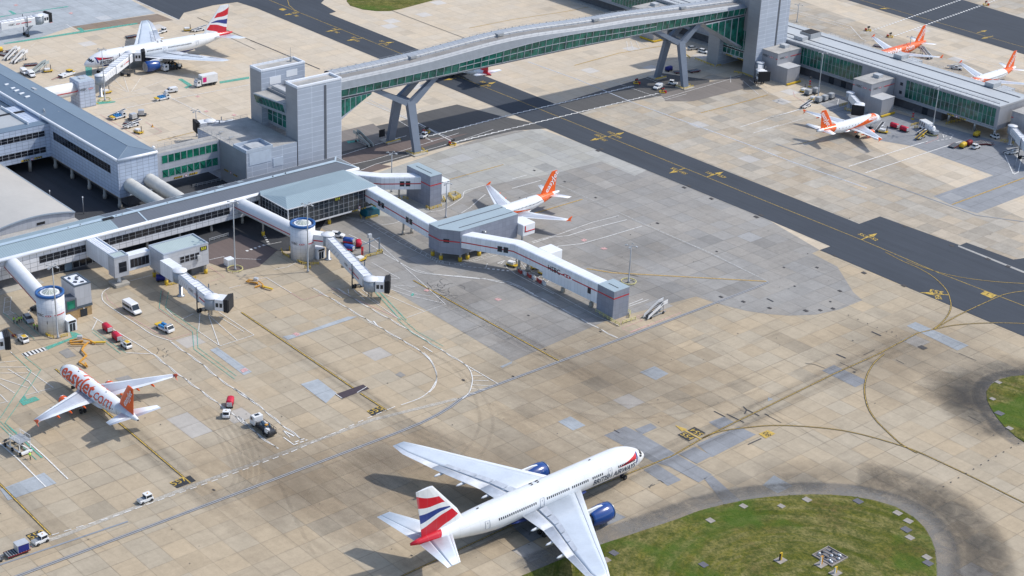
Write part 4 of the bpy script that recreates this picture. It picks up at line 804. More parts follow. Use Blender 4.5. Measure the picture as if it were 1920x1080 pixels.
# ---------------------------------------------------------------- narrow-body twins
SLn,SR,SZ=33.8,1.98,3.75
def small(label,loc,rz,style,s_=1,name='passenger_airliner'):
    OR=(.82,.13,.015)
    def rear(t,x,y,z): return AND(t,lt(t,lin(t,x,y,z,1,-.75,12.1),0.0),gt(t,lin(t,x,y,z,1,-.55,16.7),0))
    def swoosh(t,x,y,z):   # sweep on the forward body
        u=t.rng(x,-3.5,12.5,0,1); top=t.m_('ADD',t.m_('MULTIPLY',t.m_('POWER',u,1.2),3.1),2.95); bot=t.m_('ADD',t.m_('MULTIPLY',t.m_('POWER',u,1.6),1.9),2.35)
        return AND(t,lt(t,z,top),gt(t,z,bot),gt(t,x,-3.5),lt(t,x,12.8))
    if style=='web': lay=[((.62,.64,.66),lambda t,x,y,z:AND(t,lt(t,lin(t,x,y,z,1,-.6,12.3),0),gt(t,lin(t,x,y,z,1,-.3,14.6),0)))]; base=WHITE
    elif style=='sweep': lay=[(OR,rear),(OR,swoosh)]; base=WHITE
    elif style=='orange': lay=[]; base=OR
    else: lay=[((.65,.02,.03),lambda t,x,y,z:lt(t,x,-13.2))]; base=WHITE
    A=Plane(L=SLn,R=SR,zc=SZ,zn=2.95,nl=5.4,tl=12.5,re=.13,drop=.75,fair=(10,21),flapend=13,bellymat=m_whiteP if style!='orange' else m_orange)
    X=lambda d:A.L/2-d
    r=thing(name,label,'airliner',(0,0,0),'narrow airliners parked on the stands')
    A.fuselage(r,mask_mat('body '+style,base,lay))
    eng=m_orange if style!='red' else m_red
    fm=m_orange if style!='red' else m_red
    secs=[(1.6,X(11.0),X(18.3),2.95,.55),(6.3,X(13.7),X(18.9),3.4,.36),(12.2,X(17.0),X(20.4),4.0,.22),(16.9,X(19.8),X(21.4),4.5,.10)]
    for sd in(1,-1):
        w=A.wing(r,sd,secs,m_wingG,m_wingW,m_wingW,c0=.16,c1=.74)
        if style!='red':
            b=MB(); b.side([(X(19.7),4.3),(X(21.4),4.15),(X(22.2),5.25 if style!='tall' else 5.9),(X(21.5),5.25)],sd*17.0-.05,sd*17.0+.05); b.side([(X(20.2),4.4),(X(21.4),4.2),(X(21.9),3.7)],sd*17.0-.05,sd*17.0+.05); b.build('wingtip_fence',m_orange if style!='web' else m_redlet,w)
            for yy,q in((4.6,0),(8.3,1),(11.6,1)):
                s0,s1=secs[q],secs[q+1]; u=(yy-s0[0])/(s1[0]-s0[0]); xt=s0[2]+(s1[2]-s0[2])*u; zz=s0[3]+(s1[3]-s0[3])*u
                b=MB(); b.lathe((xt-.95,sd*yy,zz-.38),[(.02,0),(.16,.35),(.24,1.1),(.18,2),(.04,2.7)],8,'x'); b.build('flap_fairing',m_orange,w)
        A.engine(r,X(10.9),sd*5.75,1.72,1.06,3.3,eng,m_steel,sd)
        A.wing(r,sd,[(.4,X(28.4),X(32.3),4.6,.26),(6.2,X(31.2),X(32.9),5.15,.09)],m_wingW if style=='web' else m_whiteP,None,m_wingG,'horizontal_stabiliser',.10,.70)
    A.fin(r,[(25.6,5.35),(30.3,11.7),(32.6,11.7),(32.0,5.35)],.26,fm)
    A.gear(r,X(5.1),0,[(0,-.25),(0,.25)],.38,2.2,.09)
    for sd in(1,-1): A.gear(r,X(16.4),sd*3.8,[(0,-.46),(0,.46)],.56,2.7,.13)
    for sd in(1,-1):
        for d0,d1,a0,a1 in((1.25,1.85,.08,.62),(1.4,2.1,.68,1.05),(1.7,2.4,1.10,1.34)):
            b=MB(); A.patch(b,d0,d1,sd*a0,sd*a1,.02,3,4); b.build('cockpit_window',m_win,r)
        for k in range(37):
            if sd<0 and k%3: continue
            d=6.0+.545*k; b=MB(); A.patch(b,d,d+.25,sd*1.28,sd*1.44,.02,1,2); b.build('cabin_window',m_win,r)
        for d in(4.6,27.2):
            b=MB(); A.patch(b,d,d+.06,sd*1.1,sd*1.95,.02,1,4); A.patch(b,d+.8,d+.86,sd*1.1,sd*1.95,.02,1,4); A.patch(b,d,d+.86,sd*1.1,sd*1.13,.02,2,1); b.build('door',m_doorl,r)
    if style in('web','sweep','orange'):
        for sd in(1,-1):      # name up the fin
            b=MB(); v,f=text_mesh('easyJet',2.5 if style!='web' else 2.0,bold=.03,shear=.15); a=R(53) if style!='web' else R(53); y0=sd*.24
            o=Vector((X(30.2),y0,8.5)); ux=Vector((-cos(a),0,sin(a)))*(1 if sd>0 else -1); uy=Vector((-sin(a),0,-cos(a)))*-1
            # reads upward on the port side, downward on the starboard side
            if sd>0: ux=Vector((-cos(a),0,sin(a))); uy=Vector((sin(a),0,cos(a)))
            else: ux=Vector((cos(a),0,-sin(a))); uy=Vector((sin(a),0,cos(a)))
            if sd<0 : ux,uy=Vector((-cos(a),0,sin(a)))*-1,Vector((sin(a),0,cos(a)))
            b.add([o+ux*q.x+uy*q.y for q in v],f); b.build('airline_lettering',m_whiteP,r)
        b=MB()
        if style=='web':
            for sd in(1,-1):
                v,f=text_mesh('easyJet',4.9,bold=.10,shear=.12,align='LEFT'); A.wrap(b,v,f,3.4 if sd>0 else 20.5,.93,sd,cut=.25)
                v,f=text_mesh('.com',4.1,bold=.0,shear=.12,align='LEFT'); A.wrap(b,v,f,17.0 if sd>0 else 8.5,.93,sd,cut=.25)
            b.build('web_address_lettering',m_redlet,r)
        elif style=='sweep':
            for sd in(1,-1): v,f=text_mesh('easyJet',1.7,bold=.04,shear=.12); A.wrap(b,v,f,6.6,.98,sd)
            b.build('body_lettering',m_whiteP,r)
        else:
            for sd in(1,-1): v,f=text_mesh('easyJet',3.3,bold=.08,shear=.12,align='LEFT'); A.wrap(b,v,f,6 if sd>0 else 23,1.15,sd,cut=.25); v,f=text_mesh('.com',3.3,shear=.12,align='LEFT'); A.wrap(b,v,f,17.4 if sd>0 else 11,1.15,sd,cut=.25)
            b.build('web_address_lettering',m_whiteP,r)
    b=MB()
    for d in(8.4,20.5): b.cbox((X(d),0,SZ+SR+.08),(.3,.05,.25))
    b.lathe((X(33.8),0,A.prof(33.7)[1]),[(.05,-.25),(.22,-.02),(.25,.3)],10,'x'); b.build('exhaust_outlet',m_dark,r)
    r.location=loc; r.rotation_euler.z=rz
    if s_!=1: r.scale=(s_,)*3
    return r
small('white airliner with a big orange web address along its body and orange engines',(-300.6,151.2,0),R(180.7),'web')
swp=small('white and orange airliner with orange fin, nose hidden behind the grey gate building',(-328.2,298.7,0),R(-87.6),'sweep',.985)
dup(swp,(-318.4,436.6,0),R(87.7),'white and orange airliner nosed up to the far glazed pier',s=.955)
dup(swp,(-321.9,523.0,0),R(-89),'white airliner with orange fin behind the far pier, rightmost in view',s=.94)
small('all orange airliner with white web address parked behind the far pier',(-362.1,522.3,0),R(-90),'orange',.94)
small('white airliner with a red tail passing beneath the footbridge on the taxiway',(-440.0,370.3,0),R(180),'red',.96)
# ================================================================ BUILDINGS
c_office=panels('office cladding',(.46,.53,.65),1.86,1.05,.09,.75,.05,oz=3.5,lc=(.10,.13,.19))
c_tower=panels('tower cladding',(.40,.45,.53),5.3,1.55,.09,.7,.05,oz=.2,lc=(.75,.80,.88))
c_towerS=panels('tower side cladding',(.30,.31,.33),2.7,1.55,.05,.3,.03)
c_corr=panels('corridor panel',(.68,.70,.74),1.95,1.25,.10,.8,.05,oz=2.7,lc=(.12,.13,.16))
c_walk=panels('walkway panel',(.76,.79,.83),1.2,9,.06,.35,.05)
c_grey=panels('grey cladding',(.235,.26,.325),1.35,1.35,.05,.4,.07)
c_greyL=panels('pale grey cladding',(.42,.44,.48),1.25,5,.05,.35,.06)
c_gate=panels('gate room cladding',(.45,.47,.51),1.8,1.9,.05,.45,.05)
c_pier=panels('pier cladding',(.33,.34,.37),1.1,20,.05,.3,.05)
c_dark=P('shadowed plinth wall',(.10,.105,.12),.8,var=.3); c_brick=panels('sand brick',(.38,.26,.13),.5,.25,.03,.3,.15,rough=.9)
m_frame=P('window frame grey',(.42,.45,.50),.5); m_frameW=P('white frame',(.66,.68,.71),.5); m_frameD=P('dark frame',(.10,.115,.14),.5)
g_dark=glassy('dark window glass',(.005,.008,.014),(.03,.032,.04),.4,.15,.35); g_green=glassy('green tinted glass',(.003,.028,.024),(.022,.20,.15),.33); g_grn2=glassy('bright green glass',(.004,.05,.036),(.02,.24,.15),.5)
g_lounge=glassy('lounge glass',(.01,.018,.03),(.06,.07,.075),.3)
m_rails=P('galvanised rail',(.40,.42,.44),.5,.3); m_conc=P('pale concrete',(.42,.40,.36),.9,var=.2,scale=.3); m_yelP=P('yellow paint coat',(.62,.42,.03),.6,var=.2); m_gut=P('eaves trim white',(.74,.77,.82),.35,var=.05)
m_redS=P('red stripe paint',(.50,.018,.03),.5); m_blackL=P('black letters',(.02,.02,.022),.5); m_plant=P('roof plant grey',(.45,.47,.49),.6,var=.2)
r_slate=roofing('grey blue roof sheet',(.15,.205,.27),'y',.9,.06,.25); r_dark=roofing('dark slate roof',(.125,.14,.165),'y',.9,.08,.35); r_pale=roofing('pale blue roof sheet',(.28,.365,.41),'y',.62,.14,.5)
r_gravel=P('roof membrane',(.40,.39,.37),.9,var=.3,scale=.25); r_corr=roofing('corrugated roof sheet',(.44,.46,.47),'x',.7,.25,.5); r_long=roofing('standing seam roof',(.47,.49,.50),'x',3.6,.06,.4,var=.07); r_gal=roofing('pale x roof sheet',(.36,.44,.48),'x',.62,.14,.5)
def tint(m): return m
def winbay(name,a,b,z0,z1,n,nrm,parent,glass=None,frame=None,cols=1,rows=1,fw=.10,pr=.06,skip=(),gap=0.0):
    """a row of n windows from a to b on a wall facing nrm; one mesh per window"""
    a=Vector((a[0],a[1],0)); b=Vector((b[0],b[1],0)); d=(b-a)/n; L=d.length; u=d.normalized(); nv=Vector((nrm[0],nrm[1],0)).normalized()
    glass=glass or g_dark; frame=frame or m_frame
    def mk(o):
        B=MB(); h=z1-z0
        def rect(x0,x1,y0,y1,d0,d1,k):
            B.mat(k); P_=lambda x,y,q:o+u*x+Vector((0,0,z0+y))+nv*q
            vs=[P_(x,y,q) for q in(d0,d1) for y in(y0,y1) for x in(x0,x1)]; B.add(vs,[(0,2,3,1),(4,5,7,6),(0,1,5,4),(1,3,7,5),(3,2,6,7),(2,0,4,6)])
        w=L-gap
        rect(0,w,0,h,-.04,pr*.5,0)
        rect(0,w,0,fw,pr*.5,pr,1); rect(0,w,h-fw,h,pr*.5,pr,1)
        for c in range(cols+1): x=min(max(w*c/cols-fw/2,0),w-fw); rect(x,x+fw,fw,h-fw,pr*.5,pr,1)
        for r in range(1,rows): rect(fw,w-fw,h*r/rows-fw*.4,h*r/rows+fw*.4,pr*.5,pr*.95,1)
        return B
    first=None
    for i in range(n):
        if i in skip: continue
        if first is None: first=mk(a+d*i).build(name,[glass,frame],parent); f0=i
        else:
            c=first.copy(); col.objects.link(c); c.parent=parent; c.location=first.location+d*(i-f0)
def hexlogo(b,o,ux,uy,s,lift=.04):
    """the red and white six-sided bank emblem"""
    o=Vector(o); ux=Vector(ux).normalized(); uy=Vector(uy).normalized(); n=ux.cross(uy)
    P_=lambda x,y,k=1:o+ux*x*s+uy*y*s+n*lift*k
    b.mat(1); b.add([P_(-1,-.5),P_(1,-.5),P_(1,.5),P_(-1,.5)],[(0,1,2,3)])
    b.mat(0)
    for t in([(-1,-.5),(0,0),(-1,.5)],[(1,-.5),(1,.5),(0,0)]): pass
    b.add([P_(-1,.5,1.5),P_(-1,-.5,1.5),P_(-2,0,1.5)],[(0,1,2)]); b.add([P_(1,-.5,1.5),P_(1,.5,1.5),P_(2,0,1.5)],[(0,1,2)])
    b.add([P_(-1,-.5,1.6),P_(1,-.5,1.6),P_(0,0,1.6)],[(0,1,2)]); b.add([P_(1,.5,1.6),P_(-1,.5,1.6),P_(0,0,1.6)],[(0,1,2)])
def bank(parent,o,ux,uy,size,stripe=None):
    b=MB(); ux=Vector(ux).normalized(); letters(b,'HSBC',size,Vector(o)-ux*size*1.0,ux,uy,lift=.05,bold=.005); b.build('sign_lettering',m_blackL,parent)
    b=MB(); hexlogo(b,Vector(o)+ux*size*1.35,ux,uy,size*.42); b.build('sign_emblem',[m_redS,m_whiteP],parent)
def hipz(cx,cy,hx,hy,z0,z1):
    pass
def slab(name,x0,x1,y0,y1,z0,z1,mat,parent,bevel=0): 
    return MB().box(x0,x1,y0,y1,z0,z1).build(name,mat,parent,bevel=bevel)
def rail(name,pts,parent,h=1.1,mat=None,step=2.4,r=.035,rows=(1,.5),z=0):
    b=MB()
    for a,c in zip(pts,pts[1:]):
        a=Vector(a); c=Vector(c); n=max(1,round((c-a).length/step))
        for i in range(n+1): q=a.lerp(c,i/n); b.tube(q,q+Vector((0,0,h)),r,n=5,cap=False)
        for k in rows: b.bar(a+Vector((0,0,h*k)),c+Vector((0,0,h*k)),r*1.6)
    return b.build(name,mat or m_rails,parent)
def hazard(parent,a,b,nrm,z,hh=.5):
    """clearance stripes: yellow with black slashes"""
    a=Vector((*a,0)); b_=Vector((*b,0)); u=(b_-a).normalized(); L=(b_-a).length; nv=Vector((*nrm,0)); B=MB()
    q=lambda x,y,k:a+u*x+Vector((0,0,z+y))+nv*k
    B.mat(0).add([q(0,0,.06),q(L,0,.06),q(L,hh,.06),q(0,hh,.06)],[(0,1,2,3)])
    n=int(L/.7)
    for i in range(n): x=i*.7; B.mat(1).add([q(x,0,.08),q(x+.35,0,.08),q(x+.6,hh,.08),q(x+.25,hh,.08)],[(0,1,2,3)])
    B.build('hazard_stripe',[m_yelP,m_blackL],parent)
def roundsign(parent,c,nrm,z,r=.45):
    nv=Vector((*nrm,0)).normalized(); u=Vector((-nv.y,nv.x,0)); o=Vector((c[0],c[1],z)); B=MB()
    for k,rr,l in((0,r,.09),(1,r*.72,.11)): B.mat(k).add([o+nv*l+u*cos(2*pi*i/16)*rr+Vector((0,0,sin(2*pi*i/16)*rr)) for i in range(16)],[tuple(range(16))])
    B.build('height_limit_sign',[m_redS,m_whiteP],parent)
# ---- office block (long bar) -------------------------------------------------
def office():
    X1,Y0,Y1,ZE,ZS=-399.2,211.6,224.2,14.9,3.5; X0=-640
    r=thing('office_building','long blue grey gridded office building with grey hipped roof on columns','office building',(X1-10,Y0,0))
    slab('wall',X0,X1,Y0,Y1,ZS,ZE-.3,c_office,r)
    b=MB(); zr=16.3; ym=(Y0+Y1)/2; xr=X1-5.2
    b.add([(X0,Y0,ZE),(X1,Y0,ZE),(X1,Y1,ZE),(X0,Y1,ZE),(X0,ym,zr),(xr,ym,zr)],[(0,1,5,4),(1,2,5),(2,3,4,5),(0,4,3)]); b.build('roof',r_slate,r)
    b=MB(); b.tube((X0,Y0,ZE-.15),(X1-.2,Y0,ZE-.15),.42,n=10).tube((X1,Y0,ZE-.15),(X1,Y1,ZE-.15),.42,n=10); b.build('eaves_trim',m_gut,r)
    b=MB(); b.bar((X0,ym,zr),(xr,ym,zr),.16).bar((xr,ym,zr),(X1,Y0,ZE),.14).bar((xr,ym,zr),(X1,Y1,ZE),.14).bar((X0,Y1+.05,ZE),(X1,Y1+.05,ZE),.22,.1); b.build('ridge_flashing',P('lead flashing',(.25,.31,.37),.5),r)
    winbay('window',(-437.5,Y0),(-403.5,Y0),9.6,12.1,19,(0,-1),r,rows=2,frame=m_frameD,fw=.06)
    winbay('window',(-480,Y0),(-441.0,Y0),9.6,12.1,10,(0,-1),r,rows=2,frame=m_frameD,fw=.06)
    slab('soffit_band',X0,X1-.3,Y0+.3,Y1-.3,ZS-.25,ZS,m_conc,r)
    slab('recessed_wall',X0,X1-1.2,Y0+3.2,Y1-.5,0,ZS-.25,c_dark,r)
    slab('trim_line',X0,X1+.06,Y0-.06,Y0,ZS-.02,ZS+.12,P('copper trim',(.42,.30,.19),.5),r)
    for x in(-400.6,-409.2,-418.2,-428.6,-439.0):
        b=MB(); b.lathe((x,Y0+.7,0),[(.62,0),(.62,1.1),(.45,1.35),(.45,ZS-.2)],12); b.build('column',m_conc,r)
    for px,py in((15.5,158),(27.3,165),(33.5,169.5),(43,175),(54,181)):
        q=G(px,py,15.7); b=MB(); M=Matrix.Translation((q.x,q.y,15.75)); b.box(-.5,.5,-1.15,1.15,-.35,.15,M); b.build('rooflight',m_whiteP,r,bevel=.06)
    for px,py in((83,208),(110,211),(137,216),(64,168),(82,206)): 
        q=G(px,py,15.6); b=MB(); b.lathe((q.x,q.y,15.2),[(.22,0),(.22,.7),(.12,.8)],8); b.build('roof_vent',m_rails,r)
    q=G(64,168,15.7); b=MB(); b.cbox((q.x,q.y,15.9),(2.2,.9,.5)); b.build('roof_hatch',m_plant,r)
    return r
OF=office()
def wing():
    X1,Y0,Y1=-439.8,100,211.6; Z=13.9
    r=thing('office_building','gridded office wing with two bands of dark windows bridging the yard road','office building',(X1,Y1-20,0))
    slab('wall',X1-20,X1,Y0,Y1-.05,3.7,Z,c_office,r)
    slab('roof_edge_band',X1-3.6,X1+.05,Y0,Y1-.1,Z,Z+.1,r_slate,r)
    slab('corrugated_roof',X1-20,X1-3.6,Y0,Y1-5.5,Z,Z+.16,r_corr,r); slab('roof_gutter_band',X1-14.5,X1-13.2,Y0,Y1-1,Z+.16,Z+.24,m_dark,r)
    slab('roof_screen',X1-20,X1-2.5,Y1-5.5,Y1-5.2,Z,Z+.9,m_gut,r)
    winbay('window',(X1,Y1-1.6),(X1,Y1-37),10.3,12.1,18,(1,0),r,rows=2,frame=m_frame,fw=.05)
    winbay('window',(X1,Y1-1.6),(X1,Y1-37),5.3,7.1,18,(1,0),r,rows=2,frame=m_frame,fw=.05)
    hazard(r,(X1,Y1-3),(X1,Y1-5.6),(1,0),3.85,.55); hazard(r,(X1,Y1-7),(X1,Y1-9.7),(1,0),3.85,.55); roundsign(r,(X1,Y1-6.3),(1,0),4.1,.42)
    for y in(205,191.5,178): 
        b=MB(); b.lathe((X1-1,y,0),[(.5,0),(.5,3.7)],12); b.build('column',m_conc,r)
    for dx in(-24,-50): slab('lower_roof',X1+dx-20,X1+dx,Y0,Y1-.2,9 if dx<-30 else 11.5,9.4 if dx<-30 else 12,r_corr,r)
    rail('roof_ladder',[(X1-4,Y1-1,Z),(X1-4,Y1+1.2,Z+1.2)],r,1.2,step=.5)
    return r
wing()
# ---- white curved shed -------------------------------------------------------
def shed():
    r=thing('curved_roof_shed','low shed with a pale curved roof, left edge','shed',(-400,180,0))
    # ridge runs along X; roof arch across Y
    y0,y1=171.5,195.2; x1,x0=-394.3,-440; n=16
    rs=[]
    for x in(x0,x1):
        rs.append([Vector((x,y0+(y1-y0)*i/n,4.9+1.5*sin(pi*i/n)**.85)) for i in range(n+1)])
    b=MB(); b.s=True; b.add(rs[0]+rs[1],[(i,i+1,n+2+i,n+1+i) for i in range(n)]); b.build('roof',roofing('cream roof sheet',(.50,.48,.44),'x',1.2,.05,.2,var=.09),r)
    b=MB(); 
    b.add([(x1-.3,y0,0)]+[(x1-.3,v.y,v.z-.05) for v in rs[1]]+[(x1-.3,y1,0)],[tuple(range(n+3))]); b.box(x0+.4,x1-.35,y0+.3,y1-.3,0,4.7); b.build('wall',c_greyL,r); b=MB(); b.box(x1-.3,x1-.22,184,186.4,3.6,4.3); b.build('dark_vent',m_dark,r)
    b=MB(); b.path([v+Vector((0.05,0,0)) for v in rs[1]],.16,.4); b.bar((x0,y1,4.85),(x1,y1,4.85),.3,.35); b.build('roof_trim',P('trim blue grey',(.34,.40,.46),.5),r)
    slab('lean_to_roof',x1-.2,x1+7,y0,y1,2.9,3.2,r_gravel,r); rail('parapet_rail',[(x1+6.8,y0,3.2),(x1+6.8,y1,3.2)],r,1.0)
    return r
shed()
# ---- long corridor -----------------------------------------------------------
def corridor():
    X1,X0,Y0,Y1,ZE,ZB=-369.6,-380.8,90.0,273.0,8.45,2.7; zr=9.7; xm=-375.2
    r=thing('pier_corridor','long glazed corridor building with grey pitched roof and white rounded eaves','terminal building',(X1,Y1-60,0))
    slab('wall',X0,X1,Y0,Y1,ZB,ZE-.25,c_corr,r)
    def roofpart(nm,ya,yb,mt,hip=False):
        b=MB(); yr=yb-4.2 if hip else yb
        b.add([(X0,ya,ZE),(X1,ya,ZE),(X1,yb,ZE),(X0,yb,ZE),(xm,ya,zr),(xm,yr,zr)],[(1,2,5,4),(3,0,4,5)]+([(2,3,5)] if hip else [])); b.build(nm,mt,r)
    roofpart('roof',Y0,195.3,r_pale); roofpart('roof',195.3,Y1,r_dark,True)
    b=MB(); b.bar((xm,Y0,zr+.05),(xm,Y1-4.2,zr+.05),1.3,.12).bar((xm,Y1-4.2,zr),(X1,Y1,ZE),.5,.12).bar((xm,Y1-4.2,zr),(X0,Y1,ZE),.5,.12).bar((X1,203.7,ZE+.03),(xm,203.7,zr+.05),.4,.1).bar((X0,203.7,ZE+.03),(xm,203.7,zr+.05),.4,.1); b.build('ridge_flashing',P('pale flashing',(.42,.52,.60),.4),r)
    b=MB(); b.tube((X1+.1,Y0,ZE-.3),(X1+.1,Y1,ZE-.3),.55,n=12); b.build('eaves_trim',m_gut,r); b=MB(); b.tube((X0,Y0,ZE-.15),(X0,Y1,ZE-.15),.16,n=8).tube((X0,Y1,ZE-.15),(X1,Y1,ZE-.15),.2,n=8); b.build('eaves_trim',m_gut,r)
    W=1.95
    winbay('window',(X1,124),(X1,124+W*17),4.55,6.55,17,(1,0),r,rows=2,fw=.035,frame=m_frame)
    winbay('window',(X1,172.2),(X1,172.2+W*7),4.55,6.55,7,(1,0),r,rows=2,fw=.035,frame=m_frame)
    winbay('window',(X1,190.1),(X1,190.1+W*20),4.55,6.55,20,(1,0),r,rows=2,fw=.035,frame=m_frame)
    winbay('window',(X1,235.3),(X1,238.6),4.0,6.4,2,(1,0),r,rows=2,fw=.09)
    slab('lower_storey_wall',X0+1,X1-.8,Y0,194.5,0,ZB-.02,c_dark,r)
    winbay('store_window',(X1-.8,176),(X1-.8,193),.4,2.2,9,(1,0),r,fw=.1,frame=P('store frame',(.2,.21,.22),.6))
    slab('footway',X1-.8,X1+2.4,Y0,172,0,.13,m_conc,r)
    b=MB(); b.box(X1-.75,X1-.55,179.3,181.3,.2,2.4); b.build('plant_door',P('blue grey door',(.14,.2,.26),.5),r)
    for y in(204,214,224,234,250,262,271):
        for x in(X0+1.5,X1-1.5):
            b=MB(); b.lathe((x,y,0),[(.42,0),(.42,1.0),(.32,1.1),(.32,ZB)],10); b.build('column',m_conc,r)
    for k in range(8):
        y=214.5+k*3.3; xx=-378.2; zz=ZE+(xx-X0)/(xm-X0)*(zr-ZE)
        b=MB(); b.add([(X0+1.2,y,ZE+.38),(X0+2.9,y,ZE+.70),(X0+2.9,y+1.9,ZE+.70),(X0+1.2,y+1.9,ZE+.38)],[(0,1,2,3)]); 
        if k%2: b.build('rooflight',P('translucent sheet',(.30,.36,.40),.4),r)
    for y in(149,183.5,187,197.5,199.3,213,228,247,251.3): 
        b=MB(); b.lathe((xm+.2,y,zr),[(.18,0),(.18,.35),(.05,.42)],8); b.build('roof_vent',m_dark if y>246 else m_rails,r)
    slab('roof_hatch',xm-.1,xm+.9,193.2,196.4,zr-.05,zr+.2,m_dark,r)
    return r
corridor()
# ---- glazed lounge 554 -------------------------------------------------------
def lounge():
    X1,X0,Y0,Y1,ZE,ZB=-355.4,-369.0,238.8,267.6,8.75,2.55
    r=thing('glazed_lounge','glass walled gate lounge with pale blue ribbed roof, numbered 554','gate lounge',(X1-6,Y0+14,0))
    b=MB(); b.mat(0).box(X0,X1,Y0,Y1,ZB,ZE-.15); b.build('wall',P('lounge inner wall',(.035,.04,.05),.5),r)
    winbay('window',(X1,Y0),(X1,Y1),ZB+.25,ZE-.2,17,(1,0),r,glass=g_lounge,frame=m_frame,rows=4,fw=.045,pr=.10)
    winbay('window',(X0+1,Y0),(X1,Y0),ZB+.25,ZE-.2,8,(0,-1),r,glass=g_lounge,frame=m_frame,rows=4,fw=.045,pr=.10)
    b=MB(); b.box(X0,X1+.15,Y0-.15,Y1+.15,ZB-.15,ZB+.25); b.box(X1-.1,X1+.2,Y0-.2,Y0+.1,ZB,ZE); b.box(X1-.1,X1+.2,Y1-.1,Y1+.2,ZB,ZE); b.build('floor_edge_beam',m_frameW,r)
    E=.9; xa,xb,ya,yb=X0+1.5,X1+E,Y0-E,Y1+E; xr=-360.0; zr=10.0
    b=MB(); b.add([(xa,ya,ZE+.1),(xb,ya,ZE),(xb,yb,ZE),(xa,yb,ZE+.1),(xr,ya+3.2,zr),(xr,yb-3.2,zr),(-369.4,ya+1,9.1),(-369.4,yb-1,9.1)],[(1,2,5,4),(0,1,4),(2,3,5),(3,7,6,0,4,5)]); b.add([(xa,ya,ZE-.1),(xb,ya,ZE-.2),(xb,yb,ZE-.2),(xa,yb,ZE-.1)],[(3,2,1,0)]); b.build('roof',r_pale,r)
    b=MB(); b.bar((xb,ya,ZE-.08),(xb,yb,ZE-.08),.12,.25).bar((xa,ya,ZE),(xb,ya,ZE-.08),.12,.25).bar((xa,yb,ZE),(xb,yb,ZE-.08),.12,.25); b.build('fascia',m_frameW,r)
    b=MB(); letters(b,'554',1.1,(X1+.2,255.2,7.6),(0,1,0),(0,0,1),.05,bold=.02); b.build('stand_number',P('yellow letters',(.75,.72,.05),.5),r)
    slab('number_panel',X1+.12,X1+.2,254.0,256.4,7.05,8.15,m_blackL,r)
    hazard(r,(X1+.15,260.2),(X1+.15,262.3),(1,0),ZB-.1,.4); hazard(r,(X1+.15,263.2),(X1+.15,265.2),(1,0),ZB-.1,.4); roundsign(r,(X1+.15,262.8),(1,0),ZB+.75,.42)
    for y in(241,253.4,266):
        for x in(X1-1.2,X0+3):
            b=MB(); b.mat(0).lathe((x,y,0),[(.36,1.2),(.36,ZB)],10).mat(1).lathe((x,y,0),[(.5,0),(.5,1.2),(.36,1.25)],10); b.build('column',[m_conc,m_yelP],r)
    return r
lounge()
def hooded(name,label,cat,pts,w,z0,z1,mat,stripe=True,group=None,roofw=None,windows=(),round_=.45,org=None):
    """closed walkway following pts (floor centre line) with rounded shoulders"""
    o=Vector((pts[0][0],pts[0][1],0)); r=thing(name,label,cat,o,group)
    P_=[Vector((p[0],p[1],0)) for p in pts]; prof=[(-w/2,z0),(w/2,z0),(w/2,z1-round_),(w/2-round_*.3,z1-round_*.3),(w/2-round_,z1),(-w/2+round_,z1),(-w/2+round_*.3,z1-round_*.3),(-w/2,z1-round_)]
    rs=[]; nn=[]
    for i,p in enumerate(P_):
        a=P_[max(0,i-1)]; c=P_[min(len(P_)-1,i+1)]; d=(c-a).normalized(); n=Vector((d.y,-d.x,0))
        k=1.0
        if 0<i<len(P_)-1: k=1/max(.6,(p-a).normalized().dot(d))
        nn.append(n*k); rs.append([Vector((p.x+n.x*k*q,p.y+n.y*k*q,z)) for q,z in prof])
    b=MB(); b.rings(rs); b.build('wall',mat,r)
    if stripe:
        b=MB()
        zc=(z0+z1)/2-.2
        for i in range(len(P_)-1):
            a=P_[i]+nn[i]*(w/2+.02); c=P_[i+1]+nn[i+1]*(w/2+.02)
            b.add([a+Vector((0,0,zc-.16)),c+Vector((0,0,zc-.16)),c+Vector((0,0,zc+.16)),a+Vector((0,0,zc+.16))],[(0,1,2,3)])
        b.build('red_stripe',m_redS,r)
    for (seg,t) in windows:
        a,c=P_[seg],P_[seg+1]; d=(c-a).normalized(); n=nn[seg].normalized(); q=a.lerp(c,t)+n*(w/2+.03); zc=(z0+z1)/2-.2
        for s_ in(-.85,.85):
            b=MB(); o2=q+d*s_; b.mat(0).add([o2-d*.62+Vector((0,0,zc-.8)),o2+d*.62+Vector((0,0,zc-.8)),o2+d*.62+Vector((0,0,zc+.8)),o2-d*.62+Vector((0,0,zc+.8))],[(0,1,2,3)])
            for e in(-.62,.62): b.mat(1).bar(o2+d*e+n*.03+Vector((0,0,zc-.8)),o2+d*e+n*.03+Vector((0,0,zc+.8)),.07)
            b.build('window',[m_win,m_frameD],r)
    return r,P_,nn
def legs(r,spots,h,yellow=True,rad=.38):
    for x,y in spots:
        b=MB(); b.mat(0).lathe((x,y,0),[(rad*.75,.9),(rad*.75,h)],10).mat(1).lathe((x,y,0),[(rad*1.3,0),(rad*1.3,1.15),(rad*.8,1.2)],10); b.build('support_leg',[m_conc,m_yelP if yellow else m_conc],r)
wA,_,_=hooded('white_walkway','white walkway with red stripe from the glazed lounge to the grey gate block','walkway',[(-357,267.0),(-324.0,264.9)],3.9,4.6,8.6,c_walk,windows=((0,.30),(0,.72)))
legs(wA,[(-338.5,265.6),(-338.0,268.2)],4.6,False)
hazard(wA,(-352.5,264.7),(-349.8,264.6),(0,-1),4.65,.4)
wB,_,_=hooded('white_walkway','short white walkway with red stripe leading to the grey lift tower','walkway',[(-369,268.5),(-361.2,275.2),(-354.4,285.6)],3.6,4.5,8.4,c_walk,windows=((1,.55),))
